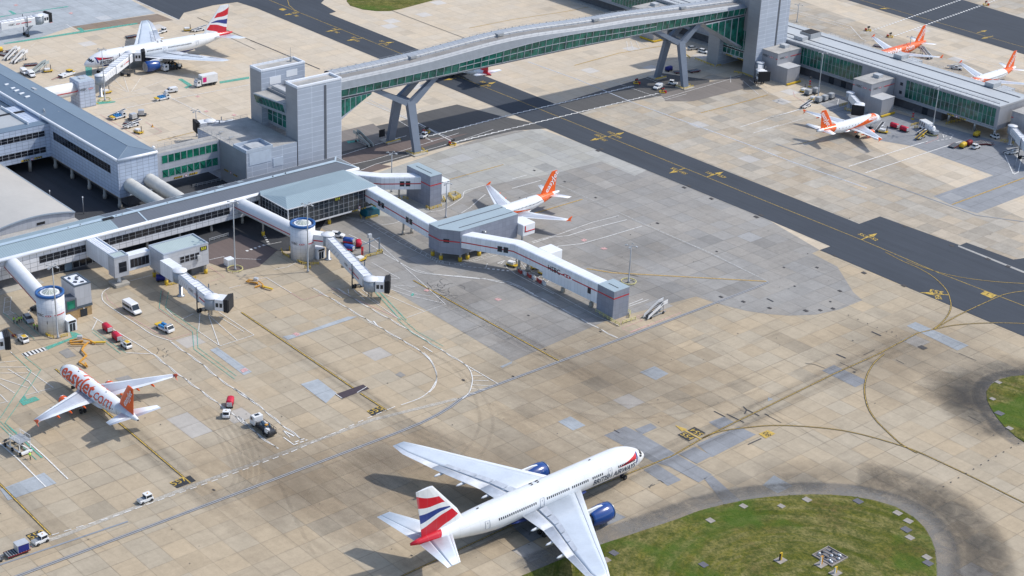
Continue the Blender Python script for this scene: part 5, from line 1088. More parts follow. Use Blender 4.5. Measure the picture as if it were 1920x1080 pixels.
legs(wB,[(-358.5,279.5)],4.5)
wC,_,_=hooded('white_walkway','long white walkway with the bank name and emblem on its side','walkway',[(-316,267.6),(-302.0,275.6),(-270.3,276.3)],3.7,4.3,8.1,c_walk,windows=((0,.78),(1,.16)))
# deeper part of the long walkway
MB().prism([(-290.3,274.03),(-270.3,274.46),(-270.3,278.1),(-290.3,277.7)],2.6,4.29).build('lower_wall',c_walk,wC)
b=MB(); letters(b,'HSBC',1.9,(-286.0,274.08,6.2),(1,.022,0),(0,0,1),.10,bold=.02); b.build('sign_lettering',m_blackL,wC)
b=MB(); hexlogo(b,(-281.2,274.19,6.2),(1,.022,0),(0,0,1),.85,.08); b.build('sign_emblem',[m_redS,m_whiteP],wC)
b=MB(); b.add([(-289.2,273.98,5.2),(-279.3,274.20,5.2),(-279.3,274.20,7.2),(-289.2,273.98,7.2)],[(0,1,2,3)]); b.build('sign_backing',m_whiteP,wC)
slab('window',-273.6,-272.5,274.30,274.6,4.4,5.9,m_win,wC)
legs(wC,[(-301.2,275.6),(-299.6,277.4),(-284.4,276.2),(-273.6,276.0)],3.6,False,.5)
b=MB(); b.box(-298.2,-293.6,279.5,284.0,4.0,6.8); b.build('side_cabin',m_whiteP,wC,bevel=.15); slab('side_link',-296.4,-293.8,277,280,4.2,6.6,m_whiteP,wC)
def podbox(name,label,cat,poly,z0,z1,mat,roofmat,stripe=None,cap=.12):
    c=sum((Vector((p[0],p[1],0)) for p in poly),Vector())/len(poly); r=thing(name,label,cat,(c.x,c.y,0))
    MB().prism(poly,z0,z1).build('wall',mat,r); 
    b=MB(); b.prism([(c.x+(p[0]-c.x)*1.01,c.y+(p[1]-c.y)*1.01) for p in poly],z1,z1+cap); b.build('roof',roofmat,r)
    if stripe:
        b=MB(); n=len(poly); P_=[Vector((p[0],p[1],0)) for p in poly]
        A=sum(P_[i].x*P_[(i+1)%n].y-P_[(i+1)%n].x*P_[i].y for i in range(n))
        if A<0: P_.reverse()
        for i in range(n):
            a,c2=P_[i],P_[(i+1)%n]; d=(c2-a).normalized(); nv=Vector((d.y,-d.x,0))*.03
            b.add([a+nv+Vector((0,0,stripe-.16)),c2+nv+Vector((0,0,stripe-.16)),c2+nv+Vector((0,0,stripe+.16)),a+nv+Vector((0,0,stripe+.16))],[(0,1,2,3)])
        b.build('red_stripe',m_redS,r)
    return r
nd=podbox('gate_block','grey angular gate block on yellow footed columns with ribbed pale roof','gate block',[(-323.4,262.5),(-318.9,262.5),(-314.4,266.0),(-314.4,286.4),(-323.4,286.4)],2.3,9.2,c_grey,r_gal)
b=MB(); b.add([(-323.5,262.4,5.9),(-318.8,262.4,5.9),(-318.8,262.4,6.2),(-323.5,262.4,6.2)],[(0,1,2,3)]); b.add([(-318.8,262.4,5.9),(-314.35,265.9,5.9),(-314.35,265.9,6.2),(-318.8,262.4,6.2)],[(0,1,2,3)]); b.build('red_stripe',m_redS,nd)
b=MB(); d=Vector((4.45,3.5,0)).normalized(); nv=Vector((d.y,-d.x,0))*.08; q=Vector((-318.9,262.5,0))+d*1.1+nv; b.add([q+Vector((0,0,5.5)),q+d*1.6+Vector((0,0,5.5)),q+d*1.6+Vector((0,0,6.6)),q+Vector((0,0,6.6))],[(0,1,2,3)]); b.build('window',m_win,nd)
b=MB(); b.box(-320.6,-320.35,263.2,286.0,9.3,9.42); b.box(-316.4,-316.2,267,286,9.3,9.42); b.build('roof_seam',m_frameD,nd)
b=MB(); b.cbox((-314.1,274.2,7.0),(.5,1.0,1.0)); b.lathe((-313.8,274.2,7.0),[(.42,0),(.42,.15)],12,'x'); b.build('wall_vent',m_steel,nd)
legs(nd,[(-322.6,263.3),(-319.2,263.4),(-315.2,266.8),(-315.2,269.4),(-315.2,273.5),(-315.2,281.5),(-322.5,273),(-322.5,281)],2.3,True,.42)
ww=thing('jet_bridge_cab','white cabin with red line at the end of the grey gate block','jet bridge',(-314,289,0))
MB().box(-317.6,-312.2,286.5,291.0,3.2,6.6).build('cabin',m_whiteP,ww,bevel=.2)
b=MB(); b.box(-312.22,-312.1,287.2,287.5,4.5,6.2); b.box(-312.22,-312.1,287.2,290.9,4.4,4.65); b.build('red_line',m_redS,ww)
b=MB(); b.lathe((-314,288,0),[(.35,0),(.25,3.2)],8).lathe((-314,288,0),[(.8,.0),(.8,.5)],8); b.build('support_leg',m_steel,ww)
en=podbox('lift_tower','grey end tower with red stripe at the tip of the bank walkway','stair tower',[(-270.3,274.6),(-264.4,274.6),(-264.4,280.0),(-270.3,280.0)],0,7.9,c_grey,r_gal,stripe=6.0)
slab('roof_slot',-268.9,-265.4,276.9,277.1,8.03,8.08,m_blackL,en)
lf=podbox('lift_tower','tall grey lift tower with red stripe beside the short white walkway','stair tower',[(-360.2,283.6),(-349.2,283.6),(-349.2,287.8),(-360.2,287.8)],0,9.7,c_grey,r_gal,stripe=6.9)
slab('roof_slot',-358.2,-350.9,285.3,285.5,9.83,9.88,m_blackL,lf)
wt=thing('jet_bridge_cab','white cabin behind the tall grey lift tower','jet bridge',(-351,290,0)); MB().box(-353.6,-349.6,287.9,291.2,3.0,7.0).build('cabin',m_whiteP,wt,bevel=.2); b=MB(); b.lathe((-351.5,289.5,0),[(.3,0),(.3,3.0)],8); b.build('support_leg',m_steel,wt)
# ---- twin pale tubes between office and corridor
for y,lb in((214.9,'pale fabric covered tube walkway nearer the corner of the office'),(221.3,'pale fabric covered tube walkway behind the other tube')):
    r=thing('tube_walkway',lb,'walkway',(-390,y,0)); b=MB(); b.s=True; rs=[]
    for k in range(13):
        x=-399.8+k*1.65; rr=1.95-(.05 if k%2 else 0); rs.append([Vector((x,y+cos(2*pi*i/18)*rr,6.9-k*.05+sin(2*pi*i/18)*rr)) for i in range(18)][::-1])
    b.rings([q[::-1] for q in rs]); b.build('tube',P('weathered white sheet',(.56,.56,.53),.6,var=.16,scale=.5),r)
# ---- gate room 555
def gate555():
    r=thing('gate_room','grey gate room 555 raised on legs with a pale flat roof','gate room',(-351,202,0))
    X0,X1,Y0,Y1,ZB,Z=-355.2,-347.8,195.6,208.8,2.7,8.45
    slab('wall',X0,X1,Y0,Y1,ZB,Z,c_gate,r)
    b=MB();  b.ringbox(X0-.03,X1+.03,Y0-.03,Y1+.03,.38,Z,Z+.38)
    b.build('parapet',P('parapet grey',(.36,.41,.48),.5),r)
    slab('roof',X0+.35,X1-.35,Y0+.35,Y1-.35,Z,Z+.1,roofing('pale green roof sheet',(.42,.50,.49),'y',.5,.12,.5),r)
    winbay('window',(X1,200.2),(X1,206.1),5.0,6.9,4,(1,0),r,rows=2,fw=.09)
    b=MB(); letters(b,'555',1.05,(X1+.12,207.3,7.55),(0,1,0),(0,0,1),.03,bold=.02); b.build('stand_number',P('yellow letters',(.75,.72,.05),.5),r)
    slab('number_panel',X1,X1+.1,206.3,208.3,6.95,8.1,m_blackL,r)
    b=MB(); b.cbox((X1+.35,205.6,5.4),(.6,.8,1.5)); b.build('docking_display',m_plant,r,bevel=.05)
    legs(r,[(-348.4,208.1),(-348.4,196.4),(-354.4,196.4)],ZB); 
    b=MB(); b.box(-353.5,-349.5,204.5,208.4,0,ZB); b.build('stair_enclosure',m_frameD,r)
    # link and short passage from the corridor
    slab('link_wall',-357.3,-354.0,185.0,189.0,2.7,8.1,c_gate,r); 
    b=MB(); b.ringbox(-357.33,-353.97,184.97,189.03,.33,8.1,8.4)
    b.build('parapet',P('parapet grey',(.36,.41,.48),.5),r); slab('link_roof',-357,-354.3,185.3,188.7,8.1,8.2,roofing('pale green roof sheet',(.42,.50,.49),'y',.5,.12,.5),r)
    winbay('window',(-354.0,186.2),(-354.0,188.4),3.9,6.7,1,(1,0),r,rows=2,frame=m_frameD,fw=.06)
    slab('link_passage',-357.0,-354.6,189.0,195.7,3.3,7.6,m_gut,r,.1); winbay('window',(-354.6,189.8),(-354.6,195.2),4.1,6.5,5,(1,0),r,frame=m_frameD)
    slab('corridor_passage',-369.5,-357.3,185.3,188.3,3.4,7.9,c_walk,r); 
    b=MB(); 
    for y in(185.35,188.1): b.box(-369.5,-357.3,y,y+.22,7.9,8.2)
    for k in range(3): b.box(-369.5,-357.3,186+k*.6,186.12+k*.6,7.9,8.0)
    b.build('passage_roof_rib',m_gut,r)
    b=MB(); b.lathe((-355.6,186.9,.7),[(.6,0),(.45,.6),(.45,2.1)],14); b.build('support_leg',m_whiteP,r); b=MB(); b.box(-357.6,-353.6,184.9,188.9,0,.75); b.build('plinth',m_conc,r,bevel=.05)
    slab('stub_passage',-347.8,-341.7,194.5,197.2,3.6,7.5,c_walk,r)
    return r
gate555()
# ---- round towers
def round_tower(x,y,label,H=10.2,stair=True):
    r=thing('round_tower',label,'stair tower',(x,y,0),'round white stair towers')
    Rr=3.32; t=NT('round tower panel'); 
    b=MB(); b.s=True; b.rings([[Vector((x+cos(2*pi*i/36)*Rr,y+sin(2*pi*i/36)*Rr,z)) for i in range(36)] for z in(0,H-.55)]); b.build('wall',MT,r)
    b=MB(); b.s=True; b.rings([[Vector((x+cos(2*pi*i/36)*q,y+sin(2*pi*i/36)*q,z)) for i in range(36)] for q,z in((Rr,H-.6),(Rr+.12,H-.5),(Rr+.12,H),(Rr-.5,H),(Rr-.5,H-.5))],False); b.build('blue_rim',P('blue rim',(.02,.10,.30),.35),r)
    b=MB(); b.lathe((x,y,H-.7),[(Rr-.4,0),(.1,.02)],30); b.build('roof',m_frameD,r)
    b=MB(); n=12
    b.mat(1); b.rings([[Vector((x+cos(2*pi*i/n)*q,y+sin(2*pi*i/n)*q,z)) for i in range(n)] for q,z in((2.3,H-.65),(2.3,H-.15),(1.75,H-.1))],False)
    b.mat(0); b.rings([[Vector((x+cos(2*pi*i/n)*q,y+sin(2*pi*i/n)*q,z)) for i in range(n)] for q,z in((1.9,H-.12),(.12,H+.75))],True)
    b.mat(1)
    for i in range(n): b.bar((x+cos(2*pi*i/n)*1.92,y+sin(2*pi*i/n)*1.92,H-.08),(x,y,H+.8),.07)
    b.build('glass_dome',[P('dome glass',(.42,.46,.40),.3),m_whiteP],r)
    return r
t=NT('round tower panel white'); p_,x_,y_,z_=t.pos(True)
an=t.m_('ARCTAN2',y_,x_); l1=t.line(z_,1.12,.05,.3); l2=t.line(an,pi/8,.018); ns=t.noise(p_,.4,3)
vm=t.n('VectorMath',operation='SCALE'); t.put(vm.inputs[0],t.mix(t.m_('MULTIPLY',t.m_('MAXIMUM',l1,l2),.55),(.66,.68,.72),(.22,.24,.28))); t.put(vm.inputs['Scale'],t.rng(ns,.3,.7,.93,1.04)); MT=t.out(vm.outputs[0],.4)
def curved_letters(r,cx,cy,Rr,a0,z,txt,size,logo=True):
    v,f=text_mesh(txt,size,bold=.005); b=MB(); b.add([Vector((cx+cos(a0+q.x/Rr)*(Rr+.06),cy+sin(a0+q.x/Rr)*(Rr+.06),z+q.y)) for q in v],f); b.build('sign_lettering',m_blackL,r)
    a=a0+size*2.35/Rr; ux=Vector((-sin(a),cos(a),0)); b=MB(); hexlogo(b,(cx+cos(a)*(Rr+.05),cy+sin(a)*(Rr+.05),z),ux,(0,0,1),size*.42,.05); b.build('sign_emblem',[m_redS,m_whiteP],r)
    b=MB(); st=[a+size*1.5/Rr+i*.09 for i in range(11)]
    for p,q in zip(st,st[1:]): b.add([(cx+cos(p)*(Rr+.05),cy+sin(p)*(Rr+.05),z-.13),(cx+cos(q)*(Rr+.05),cy+sin(q)*(Rr+.05),z-.13),(cx+cos(q)*(Rr+.05),cy+sin(q)*(Rr+.05),z+.13),(cx+cos(p)*(Rr+.05),cy+sin(p)*(Rr+.05),z+.13)],[(0,1,2,3)])
    b.build('red_stripe',m_redS,r)
for (cx,cy,lb) in((-342.1,161.3,'round white stair tower with blue rim and glass dome, nearest the parked orange lettered airliner'),(-342.0,234.3,'round white stair tower with blue rim in front of the glazed lounge')):
    lb='round white tower with blue rim beside the small slate and brick tower' if cy<200 else 'round white tower with blue rim in front of the glazed lounge'
    r=round_tower(cx,cy,lb); curved_letters(r,cx,cy,3.32,R(-77),5.2,'HSBC',.95)
    slab('door_porch',cx+.2,cx+3.7,cy+2.2,cy+4.6,0,2.9,m_gut,r,.05); b=MB(); b.box(cx+3.68,cx+3.76,cy+2.7,cy+3.3,.1,2.1); b.box(cx+3.68,cx+3.76,cy+3.5,cy+4.1,.1,2.1); b.build('door',m_win,r)
    slab('stand_board',cx+3.7,cx+3.8,cy+2.5,cy+4.3,2.35,2.85,m_blackL,r)
    # tube back to the corridor
    t=thing('tube_walkway','white tube walkway with red stripe from the corridor to '+('the left round tower' if cy<200 else 'the round tower by the lounge'),'walkway',(cx-14,cy,0)); b=MB(); b.s=True; rs=[]
    y0=cy+(3.4 if cy<200 else -1.6)
    for k in range(15):
        u=k/14; X_=-369.6+u*(cx-2.6+369.6); Y_=y0+u*(cy-y0); rr=2.0-(.03 if k%2 else 0); rs.append([Vector((X_,Y_+cos(2*pi*i/20)*rr,6.35+sin(2*pi*i/20)*rr)) for i in range(20)])
    b.rings(rs); b.build('tube',P('white tube sheet',(.70,.72,.74),.5,var=.07),t)
    b=MB(); b.add([(-369.6,y0-2.03,6.0),(cx-2.6,cy-2.03,6.0),(cx-2.6,cy-2.03,6.28),(-369.6,y0-2.03,6.28)],[(0,1,2,3)]); b.build('red_stripe',m_redS,t)
    if cy>200:
        hazard(t,(-361,cy-1.95),(-358,cy-1.9),(0,-1),4.9,.35); hazard(t,(-355.6,cy-1.85),(-352.8,cy-1.8),(0,-1),4.9,.35)
        legs(t,[(-360.5,cy-.4),(-347.8,cy+.1)],4.4)
def smalltower():
    r=thing('stair_tower','small slate blue and sand brick tower with a glazed stair, beside the round tower','stair tower',(-346,171,0))
    dk=P('slate blue trim',(.075,.10,.13),.5)
    slab('wall',-350.9,-344.1,168.7,173.1,2.6,8.5,c_greyL,r); slab('brick_base',-350.8,-344.2,168.8,173.0,0,2.6,c_brick,r)
    b=MB();  b.ringbox(-350.94,-344.06,168.66,173.14,.39,8.4,8.75)
    b.build('parapet',dk,r); slab('slate_band',-351,-344,168.6,173.2,2.5,3.15,dk,r)
    slab('roof',-350.5,-344.5,169.1,172.7,8.5,8.56,m_gut,r)
    for k,(x,y) in enumerate(((-349,170),(-347.6,171.2),(-346.2,170.1),(-345.4,171.5),(-348.6,171.8))): b=MB(); b.cbox((x,y,8.75),(.9,.3,.35),rz=k*.4); b.build('roof_plant',m_frameD,r)
    slab('stair_glazing',-346.6,-343.3,165.6,168.7,2.7,5.9,m_frameD,r); winbay('window',(-343.3,166.0),(-343.3,168.3),3.2,5.6,1,(1,0),r,glass=g_grn2,frame=dk); slab('stair_base',-346.5,-343.4,165.7,168.7,0,2.7,c_brick,r)
    slab('door',-344.18,-344.1,169.9,171.7,.05,2.0,m_win,r)
    b=MB(); b.lathe((-344.05,170.8,2.25),[(.16,0),(.16,.12)],10,'x'); b.build('wall_lamp',m_whiteP,r)
    return r
smalltower()
# ---- square cladding tower with the bank sign at the far jet bridge
sq=thing('square_tower','pale gridded square tower with bank sign by the far airliner','stair tower',(-485.6,246.5,0)); slab('wall',-489.0,-482.6,243.6,249.5,0,9.0,c_office,sq,.25); slab('roof',-488.8,-482.8,243.8,249.3,9.0,9.12,P('pale roof',(.42,.48,.54),.6),sq); slab('roof_plant',-486.8,-485.0,245.6,247.4,9.12,9.4,m_plant,sq)
bank(sq,(-482.55,246.3,6.3),(0,1,0),(0,0,1),1.15)
b=MB(); b.box(-489.1,-489.0,243.5,245.0,5,5.3); b.box(-489.2,-482.9,243.5,243.58,5.95,6.2); b.build('red_stripe',m_redS,sq)
t=thing('tube_walkway','white tube walkway with red stripe behind the office roof','walkway',(-486,235,0)); b=MB(); b.tube((-486,224.2,6.0),(-486,243.6,6.0),2.2,n=20); b.build('tube',P('white tube sheet',(.70,.72,.74),.5,var=.07),t); b=MB(); b.box(-483.86,-483.78,224.5,243.6,5.6,5.9); b.build('red_stripe',m_redS,t)
# ---- green glazed link and podium
def link():
    X1,X0,Y0,Y1,ZB,Z=-403.3,-407.8,224.6,247.2,3.2,12.3
    r=thing('link_building','low link building with two bands of bright green windows','link building',(-405,236,0))
    slab('wall',X0,X1,Y0,Y1,ZB,Z,c_gate,r); slab('roof',X0+.1,X1-.1,Y0,Y1,Z,Z+.1,r_gravel,r)
    winbay('window',(X1,227.8),(X1,246.6),8.9,11.5,9,(1,0),r,glass=g_grn2,frame=m_frame,cols=1,fw=.10,gap=.06); winbay('window',(X1,227.8),(X1,246.6),4.6,7.1,9,(1,0),r,glass=g_grn2,frame=m_frame,fw=.10,gap=.06)
    b=MB()
    for i in range(9):
        y=227.9+i*2.09; a,c=((y,4.7),(y+1.9,7.0)) if i%2 else ((y,7.0),(y+1.9,4.7)); b.bar((X1+.1,a[0],a[1]),(X1+.1,c[0],c[1]),.13,.05)
    b.build('cross_bracing',P('green brace',(.04,.38,.27),.5),r)
    hazard(r,(X1,231.5),(X1,234.4),(1,0),3.5,.55); hazard(r,(X1,236.6),(X1,239.4),(1,0),3.5,.55); roundsign(r,(X1,235.5),(1,0),3.8,.42)
    rail('roof_rail',[(X0+.4,Y0,Z+.1),(X0+.4,Y1,Z+.1)],r,1.1,step=2.2); rail('roof_rail',[(X1-1.5,Y0+1,Z+.1),(X1-1.5,Y1,Z+.1)],r,.7,step=2.2)
    b=MB(); b.lathe((-408.6,226.6,Z-.6),[(.05,0),(.55,.3),(.6,.8),(.35,1.2),(.02,1.35)],12).lathe((-408.2,228.1,Z-.6),[(.05,0),(.55,.3),(.6,.8),(.35,1.2),(.02,1.35)],12); b.build('roof_ventilator',m_whiteP,r)
    return r
link()
def podium():
    r=thing('podium_building','pale grey panelled podium building at the foot of the bridge tower','podium',(-398,256,0)); Z=12.3
    slab('wall',-415.5,-388.95,247.3,264.9,0,Z,c_tower,r); 
    b=MB(); b.box(-415.5,-395.6,247.3,264.9,Z,Z+.12); b.box(-395.6,-389.2,256.2,264.9,Z,Z+.12); b.build('roof',r_gravel,r)
    b=MB(); b.ringbox(-395.8,-388.87,247.2,256.4,.3,Z,Z+1.0); b.build('plant_screen',P('screen panel',(.46,.52,.60),.5),r)
    slab('roof_plant',-394.6,-390.2,250,254.5,Z,Z+.7,m_plant,r); slab('side_wall',-403.2,-388.95,247.18,247.3,0,Z-.1,c_towerS,r)
    slab('pale_panel',-388.95,-388.85,248.2,255.8,8.4,12.2,P('pale infill panel',(.50,.57,.66),.5),r); slab('pale_panel',-388.95,-388.85,256.4,259.9,6.3,8.9,P('pale infill panel',(.50,.57,.66),.5),r)
    rail('roof_rail',[(-415,247.6,Z+.12),(-396,247.6,Z+.12)],r,1.1); rail('roof_rail',[(-415,247.6,Z+.12),(-415,264.5,Z+.12)],r,1.1); 
    hazard(r,(-401,247.12),(-398.6,247.12),(0,-1),3.6,.5); hazard(r,(-396,247.12),(-393.8,247.12),(0,-1),3.6,.5); roundsign(r,(-397.3,247.12),(0,-1),3.9,.4)
    for x in(-401.5,-407): b=MB(); b.cbox((x,250.2,Z+.8),(.5,1.6,.1)); b.bar((x,249.6,Z),(x,249.6,Z+1.2),.08); b.build('roof_aerial',m_rails,r)
    return r
podium()
# ---- bridge towers
def tower(y0,y1,xs,Z,label,glz,office_=True):
    r=thing('bridge_tower',label,'tower',((xs[0]+xs[3])/2,y0,0))
    for k,(a,b_) in enumerate(((xs[0],xs[1]),(xs[2],xs[3]))):
        b=MB(); b.box(a,b_,y0,y1,0,Z); w=b.build('wall',c_tower,r)
        b=MB(); b.box(a-.04,b_+.04,y0-.06,y0,0,Z-.1); b.build('end_wall',c_towerS,r)
        b=MB(); b.ringbox(a-.1,b_+.1,y0-.1,y1+.1,.6,Z,Z+.75)
        b.build('parapet',m_gut,r,bevel=.12); b=MB(); b.box(a+.5,b_-.5,y0+.5,y1-.5,Z,Z+.12); b.build('roof',r_gravel,r)
        if k: b=MB(); b.box(b_-.02,b_+.06,y0+(y1-y0)*.60,y0+(y1-y0)*.655,0,Z-.6); b.build('dark_slot',m_frameD,r)
    c0,c1=xs[1]-.01,xs[2]+.01
    b=MB(); b.box(c0,c1,y0+2.2,y1-1,glz[0],glz[3]); b.build('core_wall',c_towerS,r)
    winbay('window',(c0,y0+2.2),(c1,y0+2.2),glz[0]+1,glz[1],5,(0,-1),r,glass=g_green,frame=m_frame,rows=2,fw=.12,pr=.15)
    if office_:
        # projecting control room with raked glass
        b=MB(); z0,z1=glz[1]+.2,glz[3]-.8; rs=[[(c0-.0,y0+2),(c1+.0,y0+2),(c1+.0,y0+.8),(c0-.0,y0-.6)],[(c0,y0+2),(c1,y0+2),(c1,y0-1.2),(c0,y0-2.9)]]
        b.rings([[Vector((x,y,z)) for x,y in rs[0]][::-1],[Vector((x,y,z0+1.6)) for x,y in [(c0,y0+2),(c1,y0+2),(c1,y0-.2),(c0,y0-1.8)]][::-1],[Vector((x,y,z1)) for x,y in rs[1]][::-1]] if False else [[Vector((x,y,z0)) for x,y in rs[0]],[Vector((x,y,z0+1.4)) for x,y in [(c0,y0+2),(c1,y0+2),(c1,y0-.3),(c0,y0-1.9)]],[Vector((x,y,z1)) for x,y in rs[1]]][::-1] if False else [[Vector((x,y,z0)) for x,y in rs[0]],[Vector((x,y,z0+1.4)) for x,y in [(c0,y0+2),(c1,y0+2),(c1,y0-.3),(c0,y0-1.9)]],[Vector((x,y,z1)) for x,y in rs[1]]])
        b.build('control_room',P('control room metal',(.36,.42,.48),.4),r)
        N=8
        for i in range(N):
            u0,u1=(i+.06)/N,(i+.94)/N; A=Vector((c0,y0-1.95,z0+1.5)); B_=Vector((c1,y0-.35,z0+1.5)); C_=Vector((c0,y0-2.75,z1-.45)); D_=Vector((c1,y0-1.1,z1-.45)); o=Vector((0,-.08,0))
            b=MB(); b.add([A.lerp(B_,u0)+o,A.lerp(B_,u1)+o,C_.lerp(D_,u1)+o,C_.lerp(D_,u0)+o],[(0,1,2,3)]); b.build('window',g_green,r)
        b=MB(); b.add([(c0+.1,y0-2.6,z1+.05),(c1,y0-.9,z1+.05),(c1,y0+2,z1+.05),(c0+.1,y0+2,z1+.05)],[(0,1,2,3)]); b.build('control_room_roof',r_gravel,r)
    b=MB(); b.box(c0+1,c1-1,y0+3,y0+5.2,glz[3],glz[3]+.7); b.box(c0+.5,c0+2.6,y0+8,y0+9.5,glz[3],glz[3]+1.2); b.build('roof_plant',m_plant,r)
    rail('roof_rail',[(xs[0]+.6,y0+.6,Z+.7),(xs[0]+.6,y1-.6,Z+.7)],r,1,step=1.9); rail('roof_rail',[(c0+.3,y0+2.5,glz[3]),(c1-.3,y0+2.5,glz[3])],r,1.1,step=1.5); rail('roof_rail',[(xs[3]-1,y0+1,Z+.5),(xs[3]-1,y1-1,Z+.5)],r,.6,step=2)
    b=MB(); b.tube((xs[0]+2,y1-2.5,Z),(xs[0]+2,y1-2.5,Z+4.5),.05,n=5); b.cbox((xs[0]+2.2,y1-2.5,Z+.8),(.6,.6,1.3)); b.build('aerial_mast',m_rails,r)
    slab('white_panel',xs[1]-.02,xs[1]+.06,y0+3,y0+7,glz[3]+.6,glz[3]+3,m_whiteP,r); slab('white_panel',xs[1]-.02,xs[1]+.06,y0+9,y0+13,glz[3]+2,glz[3]+4,m_whiteP,r)
    return r
tower(265.2,281.0,(-413.7,-407.8,-394.8,-388.9),28.6,'pale grey bridge tower with a raked glass control room, left end of the footbridge',(12.3,18.0,20,23.5))
tw=tower(457.0,473.5,(-401.2,-395.8,-383.6,-378.1),33.5,'pale grey tower at the right end of the footbridge, cut by the top edge',(7,15.5,20,29),False)
slab('road_link',-395.8,-383.6,459.2,470,4.2,11.0,c_pier,tw); winbay('window',(-395.8,459.2),(-383.6,459.2),7.7,10.1,6,(0,-1),tw,glass=g_green,frame=m_frameW); winbay('window',(-395.8,459.2),(-383.6,459.2),5.0,7.2,6,(0,-1),tw,glass=g_green,frame=m_frameW); hazard(tw,(-394,459.1),(-390.8,459.1),(0,-1),4.3,.45); hazard(tw,(-388.4,459.1),(-385.5,459.1),(0,-1),4.3,.45)
# ---- the footbridge
def bridge():
    r=thing('footbridge','long green glazed footbridge arching over the taxiway on forked legs','footbridge',(-393,360,0))
    nx=lambda y:-389.3+(y-286)*.0165; ya,yb=281.0,461.5; N=30
    bot=lambda y:22.1-.0+(.0 if y<380 else -(y-380)*.017)
    def top(y):
        u=(y-281)/(461-281)
        return 28.3+2.0*math.exp(-((y-349)/30)**2)-max(0,(y-400))*.055
    gt0=lambda y:bot(y)+.75
    gt1=lambda y:25.3+(2.4*math.exp(-((y-366)/34)**2) if 1 else 0)-max(0,(y-415))*.03
    W=8.6
    Y=[ya+(yb-ya)*i/N for i in range(N+1)]
    rk=.45 # glass leans out towards the top
    b=MB()
    rs=[]
    for y in Y: x=nx(y); rs.append([Vector((x-.8,y,bot(y))),Vector((x-W+.8,y,bot(y))),Vector((x-W,y,gt0(y))),Vector((x-W-.2,y,gt1(y))),Vector((x-W+.1,y,top(y)-.8)),Vector((x-W+1.1,y,top(y))),Vector((x-1.1,y,top(y))),Vector((x-.1,y,top(y)-.8)),Vector((x+rk-.25,y,gt1(y))),Vector((x-.25,y,gt0(y)))])
    b.rings(rs); b.build('deck',P('bridge metal',(.29,.32,.36),.5,var=.14),r)
    # roof finishes: grey walkway strip, raised spine of ribs
    b=MB(); b.add([v for y in Y for v in((nx(y)-1.2,y,top(y)+.03),(nx(y)-4.1,y,top(y)+.03))],[(2*i,2*i+2,2*i+3,2*i+1) for i in range(N)]); b.build('roof_walk',P('roof walk membrane',(.27,.26,.25),.9,var=.25,scale=.2),r)
    b=MB(); b.s=True; rs=[]
    for y in Y: x=nx(y)-6.2; rs.append([Vector((x+cos(pi*i/10)*2.2,y,top(y)+sin(pi*i/10)*1.1)) for i in range(11)])
    b.rings([q[::-1] for q in rs],False,False); b.build('barrel_roof',roofing('silver roof ribs',(.33,.36,.40),'y',2.0,.25,.5),r)
    for side in(0,1):
        M=60
        for i in range(M):
            y0=ya+(yb-ya)*i/M; y1=ya+(yb-ya)*(i+1)/M; g=.05
            ym=(y0+y1)/2; hgt=gt1(ym)-gt0(ym); rows=2 if 325<ym<412 else 1
            if side and i%2: continue
            if side: y1=ya+(yb-ya)*(i+2)/M
            b=MB(); sx=(lambda y,z:(nx(y)-.25+(rk)*(z-gt0(y))/max(.1,gt1(y)-gt0(y))+.04)) if not side else (lambda y,z:nx(y)-W-.25)
            P_=lambda y,k:Vector((sx(y,gt0(y)+k*(gt1(y)-gt0(y))),y,gt0(y)+k*(gt1(y)-gt0(y))))
            b.mat(0).add([P_(y0,0),P_(y1,0),P_(y1,1),P_(y0,1)] if not side else [P_(y0,0),P_(y0,1),P_(y1,1),P_(y1,0)],[(0,1,2,3)])
            o=Vector((.05,0,0)) if not side else Vector((-.05,0,0))
            wd=.26 if i%3==0 else .09
            b.mat(1).bar(P_(y0,0)+o,P_(y0,1)+o,.12,wd)
            b.bar(P_(y0,1)+o,P_(y1,1)+o,.12,.14).bar(P_(y0,0)+o,P_(y1,0)+o,.12,.12)
            if rows==2: b.bar(P_(y0,.52)+o,P_(y1,.52)+o,.1,.16)
            b.build('window',[g_green,m_frame],r)
    b=MB()
    for i in range(61):
        y=ya+(yb-ya)*i/60; x=nx(y); b.tube((x-.2,y,top(y)-.6),(x-.2,y,top(y)+.5),.03,n=4,cap=False); b.tube((x-4.0,y,top(y)),(x-4.0,y,top(y)+1.1),.035,n=4,cap=False); b.tube((x-W+.3,y,top(y)-.3),(x-W+.3,y,top(y)+1.0),.035,n=4,cap=False)
        b.bar((x-4.0,y,top(y)+.15),(x-4.9,y,top(y)+.6),.1)
    for off,h in((-.2,.45),(-4.0,1.05),(-4.0,.55),(-8.3,.95)):
        b.path([Vector((nx(y)+off,y,top(y)+h)) for y in Y],.05)
    b.build('roof_railing',m_rails,r)
    b=MB()
    for i in range(60):
        y=ya+2+(yb-ya-3)*i/60; x=nx(y); b.bar((x-6.9,y,top(y)+1.15),(x-8.4,y,top(y)+.25),.08,.3)
    b.path([Vector((nx(y)-4.5,y,top(y)+.35)) for y in Y],.35,.3); b.path([Vector((nx(y)-4.9,y,top(y)+.75)) for y in Y],.18,.12); b.build('roof_service_pipe',m_steel,r)
    for y in(311,346,388,430): b=MB(); b.box(nx(y)-5.6,nx(y)-3.4,y-1.2,y+1.2,top(y)+.2,top(y)+1.0); b.bar((nx(y)-3.6,y-1.5,top(y)+.1),(nx(y)-2.4,y-1.2,top(y)+.9),.15); b.build('roof_step',m_rails,r)
